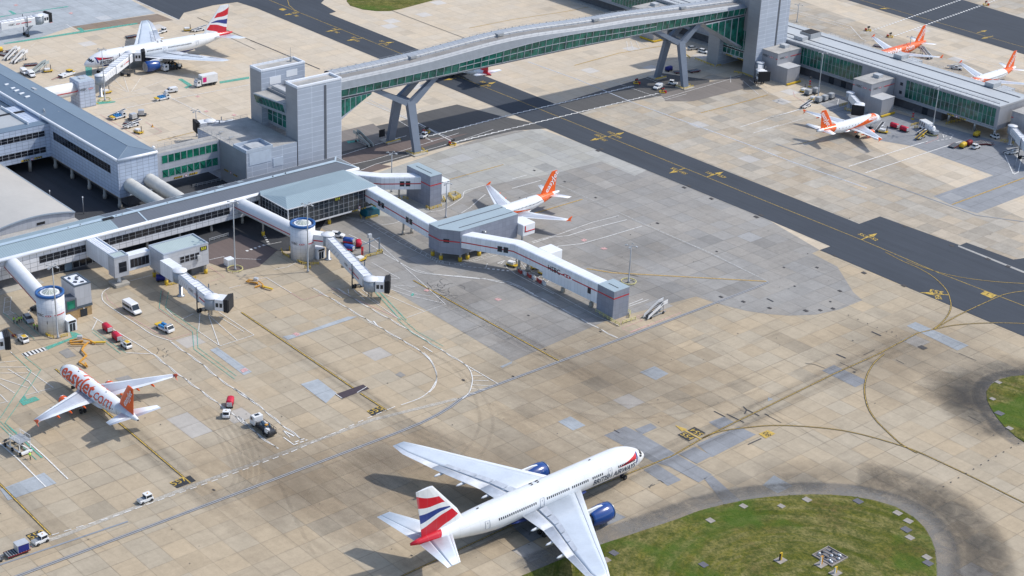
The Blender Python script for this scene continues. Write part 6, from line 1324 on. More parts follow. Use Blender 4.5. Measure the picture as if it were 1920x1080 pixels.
    # tapering glazed haunches at both towers
    for (y0,y1,zb) in((281.0,293.0,15.4),(459.0,438.0,8.5)):
        x=nx(y0)-.3; s=1 if y1>y0 else -1
        b=MB(); b.add([(x,y0,bot(y0)),(x,y1,bot(y1)),(x,y0,zb),(x-W+1,y0,bot(y0)),(x-W+1,y1,bot(y1)),(x-W+1,y0,zb)],[(0,2,1) if s>0 else (0,1,2),(3,4,5) if s>0 else (3,5,4),(1,2,5,4) if s<0 else (1,4,5,2)]); h=b.build('haunch',m_frame,r)
        n=6
        for i in range(n):
            u0,u1=i/n,(i+1)/n-.02; f=lambda u:(y0+(y1-y0)*u,(zb+.9)+(bot(y0)-.3-zb-.9)*u)
            a,c=f(u0),f(u1); zt=bot(y0)-.15
            b=MB(); pts=[(x+.05,a[0],a[1]),(x+.05,c[0],c[1]),(x+.05,c[0],zt),(x+.05,a[0],zt)]
            if s<0: pts=pts[::-1]
            b.add(pts,[(0,1,2,3)]); b.build('haunch_window',g_green,r)
    # forked legs
    m_leg=panels('leg steel',(.155,.19,.25),50,2.2,.03,.2,.03,rough=.5)
    for cy,ccx in((308.4,-393.6),(427.7,-391.4)):
        B=MB(); 
        def beam(a,c,wa,wc,ta,tc):   # tapering box from a to c; w along y, t along x
            a=Vector(a); c=Vector(c)
            B.rings([[Vector((q.x+sx*t/2,q.y+sy*w/2,q.z)) for sx,sy in((-1,-1),(1,-1),(1,1),(-1,1))] for q,w,t in((a,wa,ta),(c,wc,tc))])
        zk=16.2
        for sx in(-1,1):
            beam((ccx+sx*6.9,cy,0),(ccx+sx*3.0,cy,zk),2.5,3.0,1.3,1.5)
            beam((ccx+sx*3.0,cy-.2,zk-1.0),(ccx+sx*2.9,cy-13.5,22.1),4.0,2.6,1.5,1.2)
            beam((ccx+sx*3.0,cy+.2,zk-1.0),(ccx+sx*2.9,cy+9.8,22.1),4.0,2.6,1.5,1.2)
        B.box(ccx-3.0,ccx+3.0,cy-1.1,cy+1.1,zk-1.6,zk+.2)
        for o_ in(-11,8.5): B.box(ccx-3,ccx+3,cy+o_-.4,cy+o_+.4,20.6,21.6)
        B.build('forked_leg',m_leg,r)
        for sx in(-1,1):
            b=MB(); b.box(ccx+sx*6.9-2.3,ccx+sx*6.9+2.3,cy-2.6,cy+2.6,0,.35); b.build('leg_plinth',m_conc,r)
    return r
bridge()
# ================================================================ FAR PIER
def farpier():
    X0,X1,Y,Yb,ZB,Z=-500,-286.5,474.0,493.0,3.5,11.4
    r=thing('pier_building','long grey pier with green glass walls and pale seamed flat roof, upper right','terminal building',(-330,474,0))
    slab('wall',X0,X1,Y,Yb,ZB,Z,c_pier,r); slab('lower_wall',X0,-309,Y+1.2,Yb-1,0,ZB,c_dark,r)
    slab('roof',X0,X1-.3,Y+.3,Yb-.3,Z,Z+.15,r_long,r)
    b=MB(); b.box(X0,X1-1,480.3,480.7,Z+.16,Z+.3); b.box(X0,X1-2,476.6,476.9,Z+.16,Z+.24); b.box(X0,X1-2,488.2,488.8,Z+.16,Z+.3); b.build('roof_gutter',P('dark gutter',(.10,.11,.13),.6),r)
    b=MB(); b.box(X0,X1,Y-.12,Y+.35,Z-.35,Z+.25); b.box(X1-.3,X1+.1,Y-.1,Yb,Z-.35,Z+.3); b.build('roof_edge',P('roof edge grey',(.36,.37,.39),.6),r)
    for x0,n in((-373.2,18),(-340.5+1.0,0),(-324.2,22),(-470,28)):
        if n: winbay('window',(x0,Y),(x0+n*1.66,Y),ZB+.9,Z-.7,n,(0,-1),r,glass=g_green,frame=m_frame,rows=2,fw=.06,pr=.08)
    slab('sill_beam',X0,X1+.1,Y-.25,Y,ZB-.1,ZB+.55,P('sill beam grey',(.30,.33,.36),.5),r)
    for z in(5.2,8.2): b=MB(); b.box(-326.6,-325.5,Y-.06,Y,z,z+1.1); b.build('small_window',m_win,r)
    for x in(-358,-352.5,-317): b=MB(); b.box(x,x+2.2,Y+1.1,Y+1.2,.3,2.7); b.build('roller_door',m_win,r)
    hazard(r,(-306,Y-.25),(-303.2,Y-.25),(0,-1),3.5,.5); hazard(r,(-301,Y-.25),(-298.4,Y-.25),(0,-1),3.5,.5); roundsign(r,(-302.1,Y-.25),(0,-1),3.8,.42)
    rail('roof_rail',[(X0,Y+1.0,Z+.15),(X1-1,Y+1.0,Z+.15)],r,1.1,step=2.2); rail('roof_rail',[(X0,Yb-.5,Z+.15),(X1-1,Yb-.5,Z+.15)],r,1.1,step=2.2)
    slab('footway',X0,-309,Y-2.2,Y+1.2,0,.14,m_conc,r)
    b=MB(); b.box(-378.5,-373.4,481.5,487.5,Z+.15,Z+2.0); b.build('roof_plant',P('plant louvre',(.34,.36,.38),.6),r); b=MB(); b.box(-378.2,-373.7,481.8,487.2,Z+2.0,Z+2.15); b.build('roof_plant_top',m_dark,r)
    b=MB(); b.box(-377.5,-373.5,477.0,480.2,Z+.15,Z+1.5); b.build('roof_hut',m_plant,r)
    for x in(-341.5,-303): b=MB(); b.box(x,x+3.5,489,493.5,Z+.15,Z+1.7); b.box(x+3.5,x+8,490.5,495.5,Z-3,Z+.2); b.build('stair_head',m_plant,r)
    for x in(-306.5,-296,-288.2):
        for y in(476,490): b=MB(); b.lathe((x,y,0),[(.45,0),(.45,ZB)],10); b.build('column',m_steel,r)
    return r
farpier()
def bankblock(x0,x1,y0,y1,z,ax,label,sign=True):
    r=thing('gate_core',label,'stair block',((x0+x1)/2,y0,0),'bank signed blocks against the far pier')
    slab('wall',x0,x1,y0,y1,0,z,c_pier,r); slab('roof',x0-.1,x1+.1,y0-.1,y1,z,z+.22,r_gravel,r); slab('roof_plant',(x0+x1)/2-1.2,(x0+x1)/2+1.4,y0+7,y0+9.5,z+.22,z+1.3,m_plant,r)
    if ax: slab('annex_wall',x1,x1+5.2,y0,y0+6.8,0,6.0,c_pier,r); slab('annex_roof',x1,x1+5.3,y0-.08,y0+6.9,6.0,6.15,P('annex roof',(.48,.49,.50),.7),r); b=MB(); b.box(x1+5.6,x1+6.2,y0-.5,y0+7,.25,.75); b.build('kerb_guard',m_yelP,r)
    if sign:
        bank(r,((x0+x1)/2-.2,y0-.02,z-1.9),(1,0,0),(0,0,1),1.15); bank(r,(x1+.02,y0+3.6,z-1.9),(0,1,0),(0,0,1),1.0)
    
    for q in((x0-.05,x0+.8,y0-.06,y0-.01),(x1-.8,x1,y0-.06,y0-.01),(x1+.01,x1+.06,y0+7.2,y1-.2)): slab('red_stripe',*q,z-2.1,z-1.85,m_redS,r)
    return r
bankblock(-379.2,-370.8,460.6,473.8,10.2,True,'grey block with bank sign at the foot of the bridge tower')
bankblock(-336.6,-328.8,460.6,473.8,10.2,True,'grey block with bank sign near the nose of the parked orange and white airliner')
bankblock(-284.5,-276,478.5,490,9.8,False,'grey block with red stripe at the right edge beyond the glass pier end',False)
bankblock(-445,-437,460.5,473.8,10.2,False,'pale block behind the footbridge at the top edge',False)
g=thing('guarded_pier_foot','pale wall foot with yellow guard seen under the footbridge','building',(-431,460,0)); slab('wall',-437,-430.6,458.6,466,0,5.5,c_pier,g); b=MB(); b.box(-437.4,-430.1,457.9,458.4,.2,.75); b.box(-430.1,-429.6,457.9,466,.2,.75); b.build('kerb_guard',m_yelP,g)
# ================================================================ JET BRIDGES
m_jb=P('jet bridge white',(.72,.74,.77),.4,var=.06); m_jbg=P('jet bridge drum grey',(.30,.34,.39),.5,var=.1); m_bel=P('black bellows',(.022,.023,.026),.85)
def jetbridge(A,B,zA,zB,cab,label,sections=2,col=True,wheels=.72,txt=True,w=2.9,h=2.9,drum=1.7,grp='jet bridges'):
    A=Vector((A[0],A[1],0)); B=Vector((B[0],B[1],0)); r=thing('jet_bridge',label,'jet bridge',A,grp); d=(B-A).normalized(); n=Vector((d.y,-d.x,0)); L=(B-A).length
    b=MB(); b.mat(0).lathe((A.x,A.y,zA-h/2),[(drum,0),(drum,h)],18); b.mat(1).lathe((A.x,A.y,zA+h/2),[(drum+.15,0),(drum+.1,.15),(.1,.3)],18); b.build('rotunda',[m_jbg,m_jb],r)
    if col: b=MB(); b.lathe((A.x,A.y,0),[(1.0,0),(1.0,.25),(.5,.35),(.5,zA-h/2)],12); b.build('rotunda_column',m_steel,r)
    segs=[(0,.42,0),(.40,.93,.28)] if sections==2 else [(0,.95,0)]
    for i,(a,c,g) in enumerate(segs):
        pa=A.lerp(B,a); pb=A.lerp(B,c); za=zA+(zB-zA)*a; zb=zA+(zB-zA)*c; W=w/2-.25+g; H=h/2-.2+g*.6
        b=MB(); rs=[[q+n*W*sx+Vector((0,0,z+H*sz)) for sx,sz in((-1,-1),(1,-1),(1,.8),(.85,1),(-.85,1),(-1,.8))] for q,z in((pa,za),(pb,zb))]
        b.mat(0).rings([k[::-1] for k in rs] if False else rs); t=b.build('tunnel_section',m_jb,r)
        b=MB()
        for sx in(-1,1):
            o=n*(W+.03)*sx
            if i==0 and sections==2: b.mat(0); m=7; [b.bar(pa.lerp(pb,k/m)+o+Vector((0,0,za+(zb-za)*k/m-H)),pa.lerp(pb,(k+1)/m)+o+Vector((0,0,za+(zb-za)*(k+1)/m+H*.3)),.08) for k in range(m)]
            b.mat(0).bar(pa+n*W*sx*.85+Vector((0,0,za+H+.12)),pb+n*W*sx*.85+Vector((0,0,zb+H+.12)),.1)
        for k in range(6): q=pa.lerp(pb,(k+.5)/6); zz=za+(zb-za)*(k+.5)/6; b.bar(q-n*W+Vector((0,0,zz+H+.02)),q+n*W+Vector((0,0,zz+H+.02)),.09,.12)
        b.build('tunnel_rib',m_frame,t)
        if txt and i==len(segs)-1:
            o=n*(W+.05); q=pa.lerp(pb,.42); u=(pb-pa+Vector((0,0,zb-za))).normalized()
            b=MB(); letters(b,'HSBC',1.0,q-u*1.6+o+Vector((0,0,za+(zb-za)*.42)),u,(0,0,1),.02); b.build('sign_lettering',m_blackL,t)
            b=MB(); hexlogo(b,q+u*.9+o+Vector((0,0,za+(zb-za)*.46)),u,(0,0,1),.42,.03); b.build('sign_emblem',[m_redS,m_whiteP],t)
            b=MB(); b.bar(q+u*2.3+o+Vector((0,0,za+(zb-za)*.52)),q+u*6.2+o+Vector((0,0,za+(zb-za)*.75)),.06,.28); b.build('red_stripe',m_redS,t)
    c=Vector((cos(cab),sin(cab),0)); m=Vector((c.y,-c.x,0))
    b=MB(); b.mat(0).lathe((B.x,B.y,zB-h/2-.15),[(drum+.1,0),(drum+.1,h)],20); b.mat(1).lathe((B.x,B.y,zB+h/2-.15),[(drum+.25,0),(drum+.2,.2),(.2,.35)],20); cb=b.build('cab_drum',[m_jbg,m_jb],r)
    b=MB(); M=Matrix.Translation(B+c*2.5+Vector((0,0,zB)))@Matrix.Rotation(cab,4,'Z'); b.box(-1.2,1.2,-1.75,1.75,-1.5,1.5,M); b.build('cab',m_jb,r,bevel=.1)
    b=MB(); b.box(-.9,-.2,-1.8,-1.74,-.5,.6,M); b.box(.1,.8,-1.8,-1.74,-.5,.6,M); b.build('cab_window',m_win,r)
    b=MB(); 
    for k in range(3): b.box(1.2+k*.4,1.55+k*.4,-1.95-.08*k,1.95+.08*k,-1.6,1.75+.1*k,M)
    b.box(1.1,2.5,-1.8,1.8,-1.5,1.7,M); b.build('bellows',m_bel,r)
    if wheels:
        q=A.lerp(B,wheels); z=zA+(zB-zA)*wheels; b=MB()
        for sx in(-1,1): b.tube(q+n*sx*1.75+Vector((0,0,.6)),q+n*sx*1.75+Vector((0,0,z+h/2+.9)),.16,n=8)
        b.bar(q-n*1.75+Vector((0,0,z-h/2-.2)),q+n*1.75+Vector((0,0,z-h/2-.2)),.35); b.bar(q-n*1.75+Vector((0,0,.75)),q+n*1.75+Vector((0,0,.75)),.4)
        wcol=b.build('wheel_column',m_frameD,r)
        for sx in(-1,1):
            for s2 in(-.35,.35):
                b=MB(); o=q+n*(sx*1.2+s2)+Vector((0,0,.55)); a=(o-n*.16); c2=(o+n*.16); b.tube(a,c2,.55,n=14); b.build('wheel',m_tyre,wcol)
        s0=B-n*1.9+Vector((0,0,zB-h/2)); s1=B-n*1.9-d*4.8+Vector((0,0,.1)); b=MB()
        for o in(0,.9): b.bar(s0-n*o,s1-n*o,.07,.3); b.bar(s0-n*o+Vector((0,0,1)),s1-n*o+Vector((0,0,1)),.05)
        for k in range(12): q=s0.lerp(s1,k/11); b.bar(q,q-n*.9,.22,.04)
        b.build('service_stair',m_rails,r)
    return r
jetbridge((-340.3,195.8),(-325.2,195.6),5.6,4.3,R(38),'white jet bridge with bank lettering reaching out from the gate room 555')
jetbridge((-337.0,239.0),(-310.6,233.4),5.8,4.2,R(48),'white jet bridge with bank lettering leading from the round tower by the lounge')
m=thing('link_passage','white passage with red stripe between the round tower and its jet bridge','walkway',(-338,237,0)); b=MB(); b.bar((-340.6,236.2,5.9),(-337.6,238.6,5.8),2.9,2.9); b.build('wall',m_jb,m); b=MB(); b.bar((-339.95,234.9,5.7),(-336.9,237.2,5.7),.1,.3); b.build('red_stripe',m_redS,m)
jetbridge((-350.2,139.5),(-337.0,142.6),5.4,4.2,R(70),'jet bridge cab with black bellows cut by the left edge')
jetbridge((-490.0,255.2),(-508.6,277.2),6.0,5.6,R(62),'long white jet bridge docked to the far airliner with blue engines',wheels=.8)
jetbridge((-376.0,457.6),(-371.6,452.6),5.0,4.4,R(-30),'short white jet bridge by the foot of the bridge tower',sections=1,txt=False,w=2.4,h=2.5,drum=1.4,wheels=.8)
jetbridge((-335.0,457.6),(-326.6,452.4),5.0,4.4,R(-60),'short white jet bridge docked to the airliner at the far pier',sections=1,txt=False,w=2.4,h=2.5,drum=1.4,wheels=0)
jetbridge((-281,474.5),(-266,463),5.2,4.6,R(-30),'white jet bridge cut by the right edge',sections=2,txt=False,w=2.6,h=2.6,drum=1.5,wheels=.7)
jetbridge((-566,246),(-566.5,271.5),5.8,5.6,R(100),'white jet bridge in the top left corner with outside stair',wheels=.8)
jetbridge((-429,267.5),(-433.5,262.5),5.0,5.0,R(-105),'jet bridge cab with black bellows standing behind the green windowed link',sections=1,txt=False,wheels=.5)
# ================================================================ LIGHT MASTS AND LAMPS
m_mast=P('mast galvanised',(.40,.42,.44),.45,.4)
def solve_h(base,top):
    g=G(*base); best=(1e9,0)
    for k in range(20,340):
        h=k*.1; v=Vector((g.x,g.y,h-HC)); py=540-F*v.dot(up)/v.dot(fw); best=min(best,(abs(py-top),h))
    return best[1]
def mast(base,topy,label,ring=True,heads=4,arm=1.4,name='light_mast',grp='tall floodlight masts'):
    g=G(*base); h=solve_h(base,topy); r=thing(name,label,'light mast',(g.x,g.y,0),grp)
    b=MB(); b.lathe((g.x,g.y,0),[(.34,0),(.34,.5),(.2,.6),(.17,h*.5),(.11,h)],8); b.build('pole',m_mast,r)
    b=MB(); b.bar((g.x-arm*.7,g.y-arm*.4,h),(g.x+arm*.7,g.y+arm*.4,h),.1); b.bar((g.x-arm*.4,g.y+arm*.6,h-.05),(g.x+arm*.4,g.y-arm*.6,h-.05),.1); b.build('cross_arm',m_mast,r)
    for k in range(heads):
        a=k*2*pi/heads+.5; q=(g.x+cos(a)*arm,g.y+sin(a)*arm,h+.05); b=MB(); b.cbox(q,(.62,.5,.2),rz=a,ry=.35); b.build('floodlight',m_rails if k%2 else m_mast,r)
    if ring:
        b=MB(); n=14; Rr=2.0
        for z in(.45,): 
            for k in range(n): b.bar((g.x+cos(2*pi*k/n)*Rr,g.y+sin(2*pi*k/n)*Rr,z),(g.x+cos(2*pi*(k+1)/n)*Rr,g.y+sin(2*pi*(k+1)/n)*Rr,z),.16,.22)
        for k in range(0,n,2): b.bar((g.x+cos(2*pi*k/n)*Rr,g.y+sin(2*pi*k/n)*Rr,0),(g.x+cos(2*pi*k/n)*Rr,g.y+sin(2*pi*k/n)*Rr,.5),.14)
        b.build('guard_ring',P('pale yellow guard',(.60,.55,.24),.6,var=.2),r)
    return r
mast((441,506),380,'tall light mast in a pale guard ring beside the gate room 555')
mast((197,188.5),93,'tall light mast in front of the far airliner and its jet bridge')
mast((577.5,510),384,'tall light mast standing at the round tower by the lounge',ring=False)
mast((109,634),500,'tall light mast standing at the left round tower',ring=False)
mast((734,360),287,'thin light mast behind the short white walkway',ring=False)
mast((836,408),344,'light mast just behind the grey gate block',ring=False)
mast((1178.5,530),461,'light mast standing behind the grey end tower')
mast((1747,252),165,'tall light mast in front of the glass pier beside the white high truck')
mast((1533,186),99,'tall light mast among the white cargo containers at the far pier',ring=False)
mast((369,256),208,'light mast on the far stand near the green windowed link',ring=False)
mast((1494,42),9,'light mast beyond the pier roof near the top edge',ring=False); mast((1703,108),70,'light mast beyond the pier in front of the all orange airliner',ring=False)
def lamp(base,topy,label,grp='small street lamps'):
    g=G(*base); h=solve_h(base,topy); r=thing('street_lamp',label,'street lamp',(g.x,g.y,0),grp)
    b=MB(); b.lathe((g.x,g.y,0),[(.12,0),(.08,h)],7); b.bar((g.x,g.y,h),(g.x+.9,g.y-.4,h+.15),.08); b.build('pole',m_mast,r); b=MB(); b.cbox((g.x+1.1,g.y-.5,h+.15),(.6,.3,.15),rz=-.4); b.build('lamp_head',m_whiteP,r)
lamp((157,402),368,'street lamp in the shaded yard near the corridor'); lamp((9,430),398,'street lamp by the curved shed'); lamp((94,372),356,'short lamp at the shed edge with a yellow sign')
# ================================================================ YELLOW GUARD RAILS
m_guard=P('yellow guard rail paint',(.60,.43,.06),.6,var=.25)
def guard(label,paths,closed=False,h=.9,mat=None,rows=(1,.5),step=1.6,name='guard_rail'):
    c=G(*paths[0][0]); r=thing(name,label,'guard rail',(c.x,c.y,0),'yellow guard rails round building feet')
    for pth in paths:
        pts=[G(*q) for q in pth]; b=MB()
        for a,e in zip(pts,pts[1:]):
            n=max(1,round((e-a).length/step))
            for i in range(n+1): q=a.lerp(e,i/n); b.bar(q,q+Vector((0,0,h)),.14)
            for k in rows: b.bar(a+Vector((0,0,h*k-.05)),e+Vector((0,0,h*k-.05)),.13)
        b.build('rail_run',mat or m_guard,r)
guard('pale yellow rails round the foot of the grey end tower',[Z(940,440,5.333,[(945,775),(1180,915)]),Z(940,440,5.333,[(1210,895),(1340,850)]),Z(940,440,5.333,[(1255,770),(1290,790),(1280,830)])],mat=P('pale yellow guard',(.60,.55,.24),.6))
guard('yellow rails round the foot of the tall grey lift tower',[Z(670,290,8,[(1030,800),(1085,835),(1260,780)]),Z(670,290,8,[(1250,720),(1320,715),(1290,660)]),Z(670,290,8,[(690,660),(760,680)])])
guard('yellow framed pit behind the lift tower cabin',[Z(670,290,8,[(1370,610),(1470,590),(1550,635),(1440,680),(1370,610)]),Z(670,290,8,[(1370,630),(1440,700),(1550,650)])])
guard('curved yellow rails at the foot of the round tower by the lounge',[Z(430,380,6.353,[(735,610),(745,660),(800,700),(860,730),(950,745),(1060,735)]),Z(430,380,6.353,[(620,570),(640,620),(710,655)]),Z(430,380,6.353,[(900,780),(965,785)])],h=.7)
guard('yellow rails at the foot of the left round tower',[Z(0,560,9,[(650,500),(730,570),(820,585)]),Z(0,560,9,[(860,575),(980,570)]),Z(0,560,9,[(740,590),(800,640),(910,670)]),Z(0,560,9,[(1030,660),(1140,630)]),Z(0,560,9,[(1190,500),(1280,500)])],h=.7)
guard('yellow guards at the near foot of the left bridge leg',[Z(640,220,6.618,[(810,440),(900,475),(1070,435)]),Z(640,220,6.618,[(1000,400),(1030,425)])],h=.8)
guard('thick yellow bumper at the far foot of the left bridge leg',[Z(640,220,6.618,[(560,330),(730,285)])],h=.6,rows=(1,.8,.6)); guard('yellow bumper at the far foot of the right bridge leg',[Z(1180,110,5.6,[(275,225),(385,200)])],h=.7,rows=(1,.8,.6))
guard('yellow guards at the near foot of the right bridge leg',[Z(1180,110,5.6,[(490,295),(570,330),(670,300)]),Z(1180,110,5.6,[(610,280),(640,290)])],h=.8)
guard('yellow bumper rails under the right tower of the footbridge',[Z(1180,110,5.6,[(690,10),(885,85)]),Z(1180,110,5.6,[(915,85),(960,75)]),Z(1180,110,5.6,[(1100,150),(1190,165),(1290,205)]),Z(1180,0,6.353,[(720,700),(650,650),(640,580)])],h=.8,rows=(1,.7))
guard('yellow rails round the signal mirror frame by the blue carts',[Z(620,440,6.75,[(350,290),(420,300)]),Z(620,440,6.75,[(440,295),(500,275),(655,240),(650,215),(590,225)])],h=.8)
guard('yellow posts beside the short jet bridge at the far pier',[Z(1560,100,8,[(115,800),(230,770)]),Z(1560,100,8,[(190,850),(280,880)])],h=1.0); guard('yellow bollards round the red signal in front of the glass pier',[Z(1700,140,8.71,[(70,840),(190,810)]),Z(1700,140,8.71,[(125,880),(180,870)])],h=.8); guard('yellow rails at the dark opening under the glass pier',[Z(1700,140,8.71,[(640,820),(910,740)])],h=1.0)
guard('yellow bollards under the right edge jet bridge',[Z(1640,200,6.857,[(1620,450),(1780,480)]),Z(1640,200,6.857,[(1850,500),(1920,520)])],h=1.0)
guard('yellow guard beneath the glazed lounge by the teal container',[Z(670,290,8,[(130,970),(305,930)]),Z(670,290,8,[(40,920),(60,960)])],h=.7)
guard('yellow rails under the gate room 555',[Z(150,420,6.353,[(1030,740),(1150,715)]),Z(150,420,6.353,[(1330,655),(1380,645)])],h=.6)
guard('yellow guard at the foot of the square bank tower',[Z(0,100,6.353,[(1000,650),(1170,605)])],h=.5)
guard('white posts and pale rail beside the shaded service road',[Z(150,420,6.353,[(1540,210),(1770,140)]),Z(280,220,5.024,[(410,660),(760,580)])],h=.9,mat=m_rails)
# ================================================================ VEHICLES AND APRON EQUIPMENT
v_white=P('vehicle white',(.74,.75,.76),.3,var=.06); v_glass=P('vehicle glass',(.02,.03,.04),.1); v_black=P('vehicle black trim',(.025,.025,.028),.6); v_red=P('cart cover red',(.55,.012,.045),.55,var=.2); v_blue=P('cart cover blue',(.02,.075,.32),.6,var=.2)
v_yel=P('ramp yellow',(.68,.45,.03),.5,var=.2); v_org=P('dull orange steel',(.62,.30,.04),.6,var=.2); v_grey=P('equipment grey',(.32,.34,.36),.6,var=.3); v_alu=P('container aluminium',(.58,.60,.62),.35,.3,var=.15); v_dark=P('dark equipment',(.05,.055,.065),.7,var=.4); v_bseat=P('seat blue',(.03,.22,.50),.6); v_mag=P('magenta square',(.65,.01,.20),.5); v_dred=P('dark red cover',(.20,.012,.02),.6); v_navy=P('deep blue cover',(.012,.02,.20),.6); v_sil=P('silver bodywork',(.50,.53,.56),.3,.3)
def wheels(r,xs,hw,rad,n=12):
    for x in xs:
        for s in(-1,1):
            b=MB(); b.mat(0).lathe((x,s*hw,rad),[(rad*.6,-.13),(rad,-.12),(rad,.12),(rad*.6,.13)],n,'y').mat(1).lathe((x,s*hw,rad),[(.02,-.14),(rad*.55,-.1),(rad*.55,.1),(.02,.14)],8,'y'); b.build('wheel',[m_tyre,m_steel],r)
PROTO={}
def proto(key,name,cat,fn):
    r=thing(name,'x',cat,(0,0,0)); fn(r); PROTO[key]=[r,False]
def put(key,rear,front,label,group=None,z=0):
    a,b=G(*rear),G(*front); c=(a+b)/2; rz=atan2(b.y-a.y,b.x-a.x); r,used=PROTO[key]
    if used: r=dup(r)
    else: PROTO[key][1]=True
    r.location=(c.x,c.y,z); r.rotation_euler=(0,0,rz); r['label']=label
    if 'group' in r.keys(): del r['group']
    if group: r['group']=group
    return r
def putc(key,c,deg,label,group=None):      # centre pixel and heading (degrees, world)
    g=G(*c); r,used=PROTO[key]
    if used: r=dup(r)
    else: PROTO[key][1]=True
    r.location=(g.x,g.y,0); r.rotation_euler=(0,0,R(deg)); r['label']=label
    if 'group' in r.keys(): del r['group']
    if group: r['group']=group
    return r
def f_car(paint):
    def f(r):
        b=MB(); b.side([(-2.1,.28),(-2.12,.85),(-1.95,1.0),(1.0,.98),(1.9,.78),(2.05,.55),(2.05,.28)],-.86,.86); b.build('body',paint,r,bevel=.08)
        b=MB(); b.rings([[Vector((x,y*w,z)) for x,y in ((-1.95+k,-1),(1.0-k2,-1),(1.0-k2,1),(-1.95+k,1))] for z,w,k,k2 in((.95,.82,0,0),(1.46,.64,.35,.75))]); b.build('cabin_glass',v_glass,r)
        b=MB(); b.box(-1.55,.22,-.63,.63,1.44,1.5); b.bar((-.55,-.83,.95),(-.55,-.66,1.46),.08).bar((-.55,.83,.95),(-.55,.66,1.46),.08); b.build('roof',paint,r,bevel=.03)
        wheels(r,(-1.3,1.25),.8,.32)
        for s in(-1,1): b=MB(); b.box(1.95,2.07,s*.6-.18,s*.6+.18,.55,.72); b.build('headlight',m_whiteP,r); 
    return f
proto('car','parked_car','car',f_car(v_white)); proto('cardark','parked_car','car',f_car(v_dark)); proto('carsil','parked_car','car',f_car(v_sil))
def f_van(L,H,W,win):
    def f(r):
        b=MB(); b.side([(-L/2,.35),(-L/2,H-.15),(-L/2+.15,H),(L/2-1.9,H),(L/2-1.55,H-.12),(L/2-.95,1.15),(L/2-.15,.95),(L/2,.75),(L/2,.35)],-W/2,W/2); b.build('body',v_white,r,bevel=.10)
        b=MB(); b.rings([[Vector((x,y,z)) for y in(-W/2+.12,W/2-.12)] for x,z in((L/2-1.5,H-.2),(L/2-.95,1.2))],False,False); b.add([(L/2-1.48,-W/2+.14,H-.22),(L/2-.90,-W/2+.1,1.2),(L/2-.90,W/2-.1,1.2),(L/2-1.48,W/2-.14,H-.22)],[(0,1,2,3)]); b.build('windscreen',v_glass,r)
        for s in(-1,1):
            b=MB(); y=s*(W/2+.012); b.add([(L/2-2.3,y,1.15),(L/2-1.15,y,1.15),(L/2-1.6,y,H-.35 if H<2.2 else 1.9),(L/2-2.3,y,H-.35 if H<2.2 else 1.9)],[(0,1,2,3)]); b.build('side_window',v_glass,r)
            if win: b=MB(); b.box(-L/2+.25,L/2-2.4,y-.01,y+.01,1.2,1.9); b.build('side_window',v_glass,r)
            b=MB(); b.box(L/2-.05,L/2+.02,s*W*.36-.15,s*W*.36+.15,.72,.92); b.build('headlight',m_whiteP,r)
        b=MB(); b.box(-L/2+.05,L/2+.04,-W/2-.01,W/2+.01,.30,.5); b.build('bumper_strip',v_black,r); wheels(r,(-L/2+.95,L/2-.95),W/2-.12,.35)
    return f
proto('minibus','minibus','minibus',f_van(5.9,2.6,2.05,True)); proto('van','van','van',f_van(4.3,1.85,1.75,False))
def f_tug(r):
    b=MB(); b.side([(-1.6,.35),(-1.6,.95),(.3,.95),(.5,1.0),(1.35,.98),(1.5,.8),(1.5,.35)],-.75,.75); b.build('body',v_white,r,bevel=.07)
    b=MB(); b.box(-.15,1.15,-.66,.66,1.0,1.62); b.build('cab_glass',v_glass,r); b=MB(); b.box(-.25,1.22,-.74,.74,1.62,1.74)
    for x in(-.18,1.15):
        for y in(-.68,.68): b.bar((x,y,.95),(x,y,1.65),.1)
    b.build('cab_roof',v_white,r,bevel=.04); b=MB(); b.box(-1.5,-.3,-.55,.55,.95,1.02); b.build('rear_deck',v_grey,r); wheels(r,(-1.05,1.0),.72,.34)
    b=MB(); b.cbox((.5,0,1.8),(.2,.2,.16)); b.build('beacon',v_org,r)
proto('tug','baggage_tractor','baggage tractor',f_tug)
def f_tugy(r):
    f_tug(r); b=MB(); b.box(-.2,1.18,-.5,.5,1.74,1.8); b.build('roof_board',v_yel,r); b=MB(); b.box(-1.9,-1.5,-.6,.6,.6,1.3); b.build('rear_frame',v_grey,r)
proto('tugy','baggage_tractor','baggage tractor',f_tugy)
def f_cart(cover,skirt=None):
    def f(r):
        b=MB(); b.box(-1.5,1.5,-.75,.75,.42,.56); b.bar((1.5,0,.45),(2.2,0,.4),.1); b.build('chassis',v_black,r)
        b=MB(); b.s=True; n=8; pr=[(-.76,.56),(-.78,1.45),(-.6,1.72),(-.3,1.82),(0,1.85),(.3,1.82),(.6,1.72),(.78,1.45),(.76,.56)]
        b.rings([[Vector((x,y,z)) for y,z in pr] for x in(-1.45,-.5,.5,1.2)],True); b.build('cover',cover,r)
        if skirt: b=MB(); b.box(-1.47,1.22,-.8,.8,.56,.9); b.build('cover_skirt',skirt,r)
        b=MB(); b.box(1.2,1.45,-.6,.6,.56,1.5); b.build('end_panel',v_alu,r); wheels(r,(-1.0,1.0),.62,.24)
    return f
proto('cartred','baggage_cart','baggage cart',f_cart(v_red)); proto('cartblue','baggage_cart','baggage cart',f_cart(v_blue,v_red)); proto('cartyel','baggage_cart','baggage cart',f_cart(v_yel)); proto('cartdred','baggage_cart','baggage cart',f_cart(v_dred)); proto('cartnavy','baggage_cart','baggage cart',f_cart(v_navy))
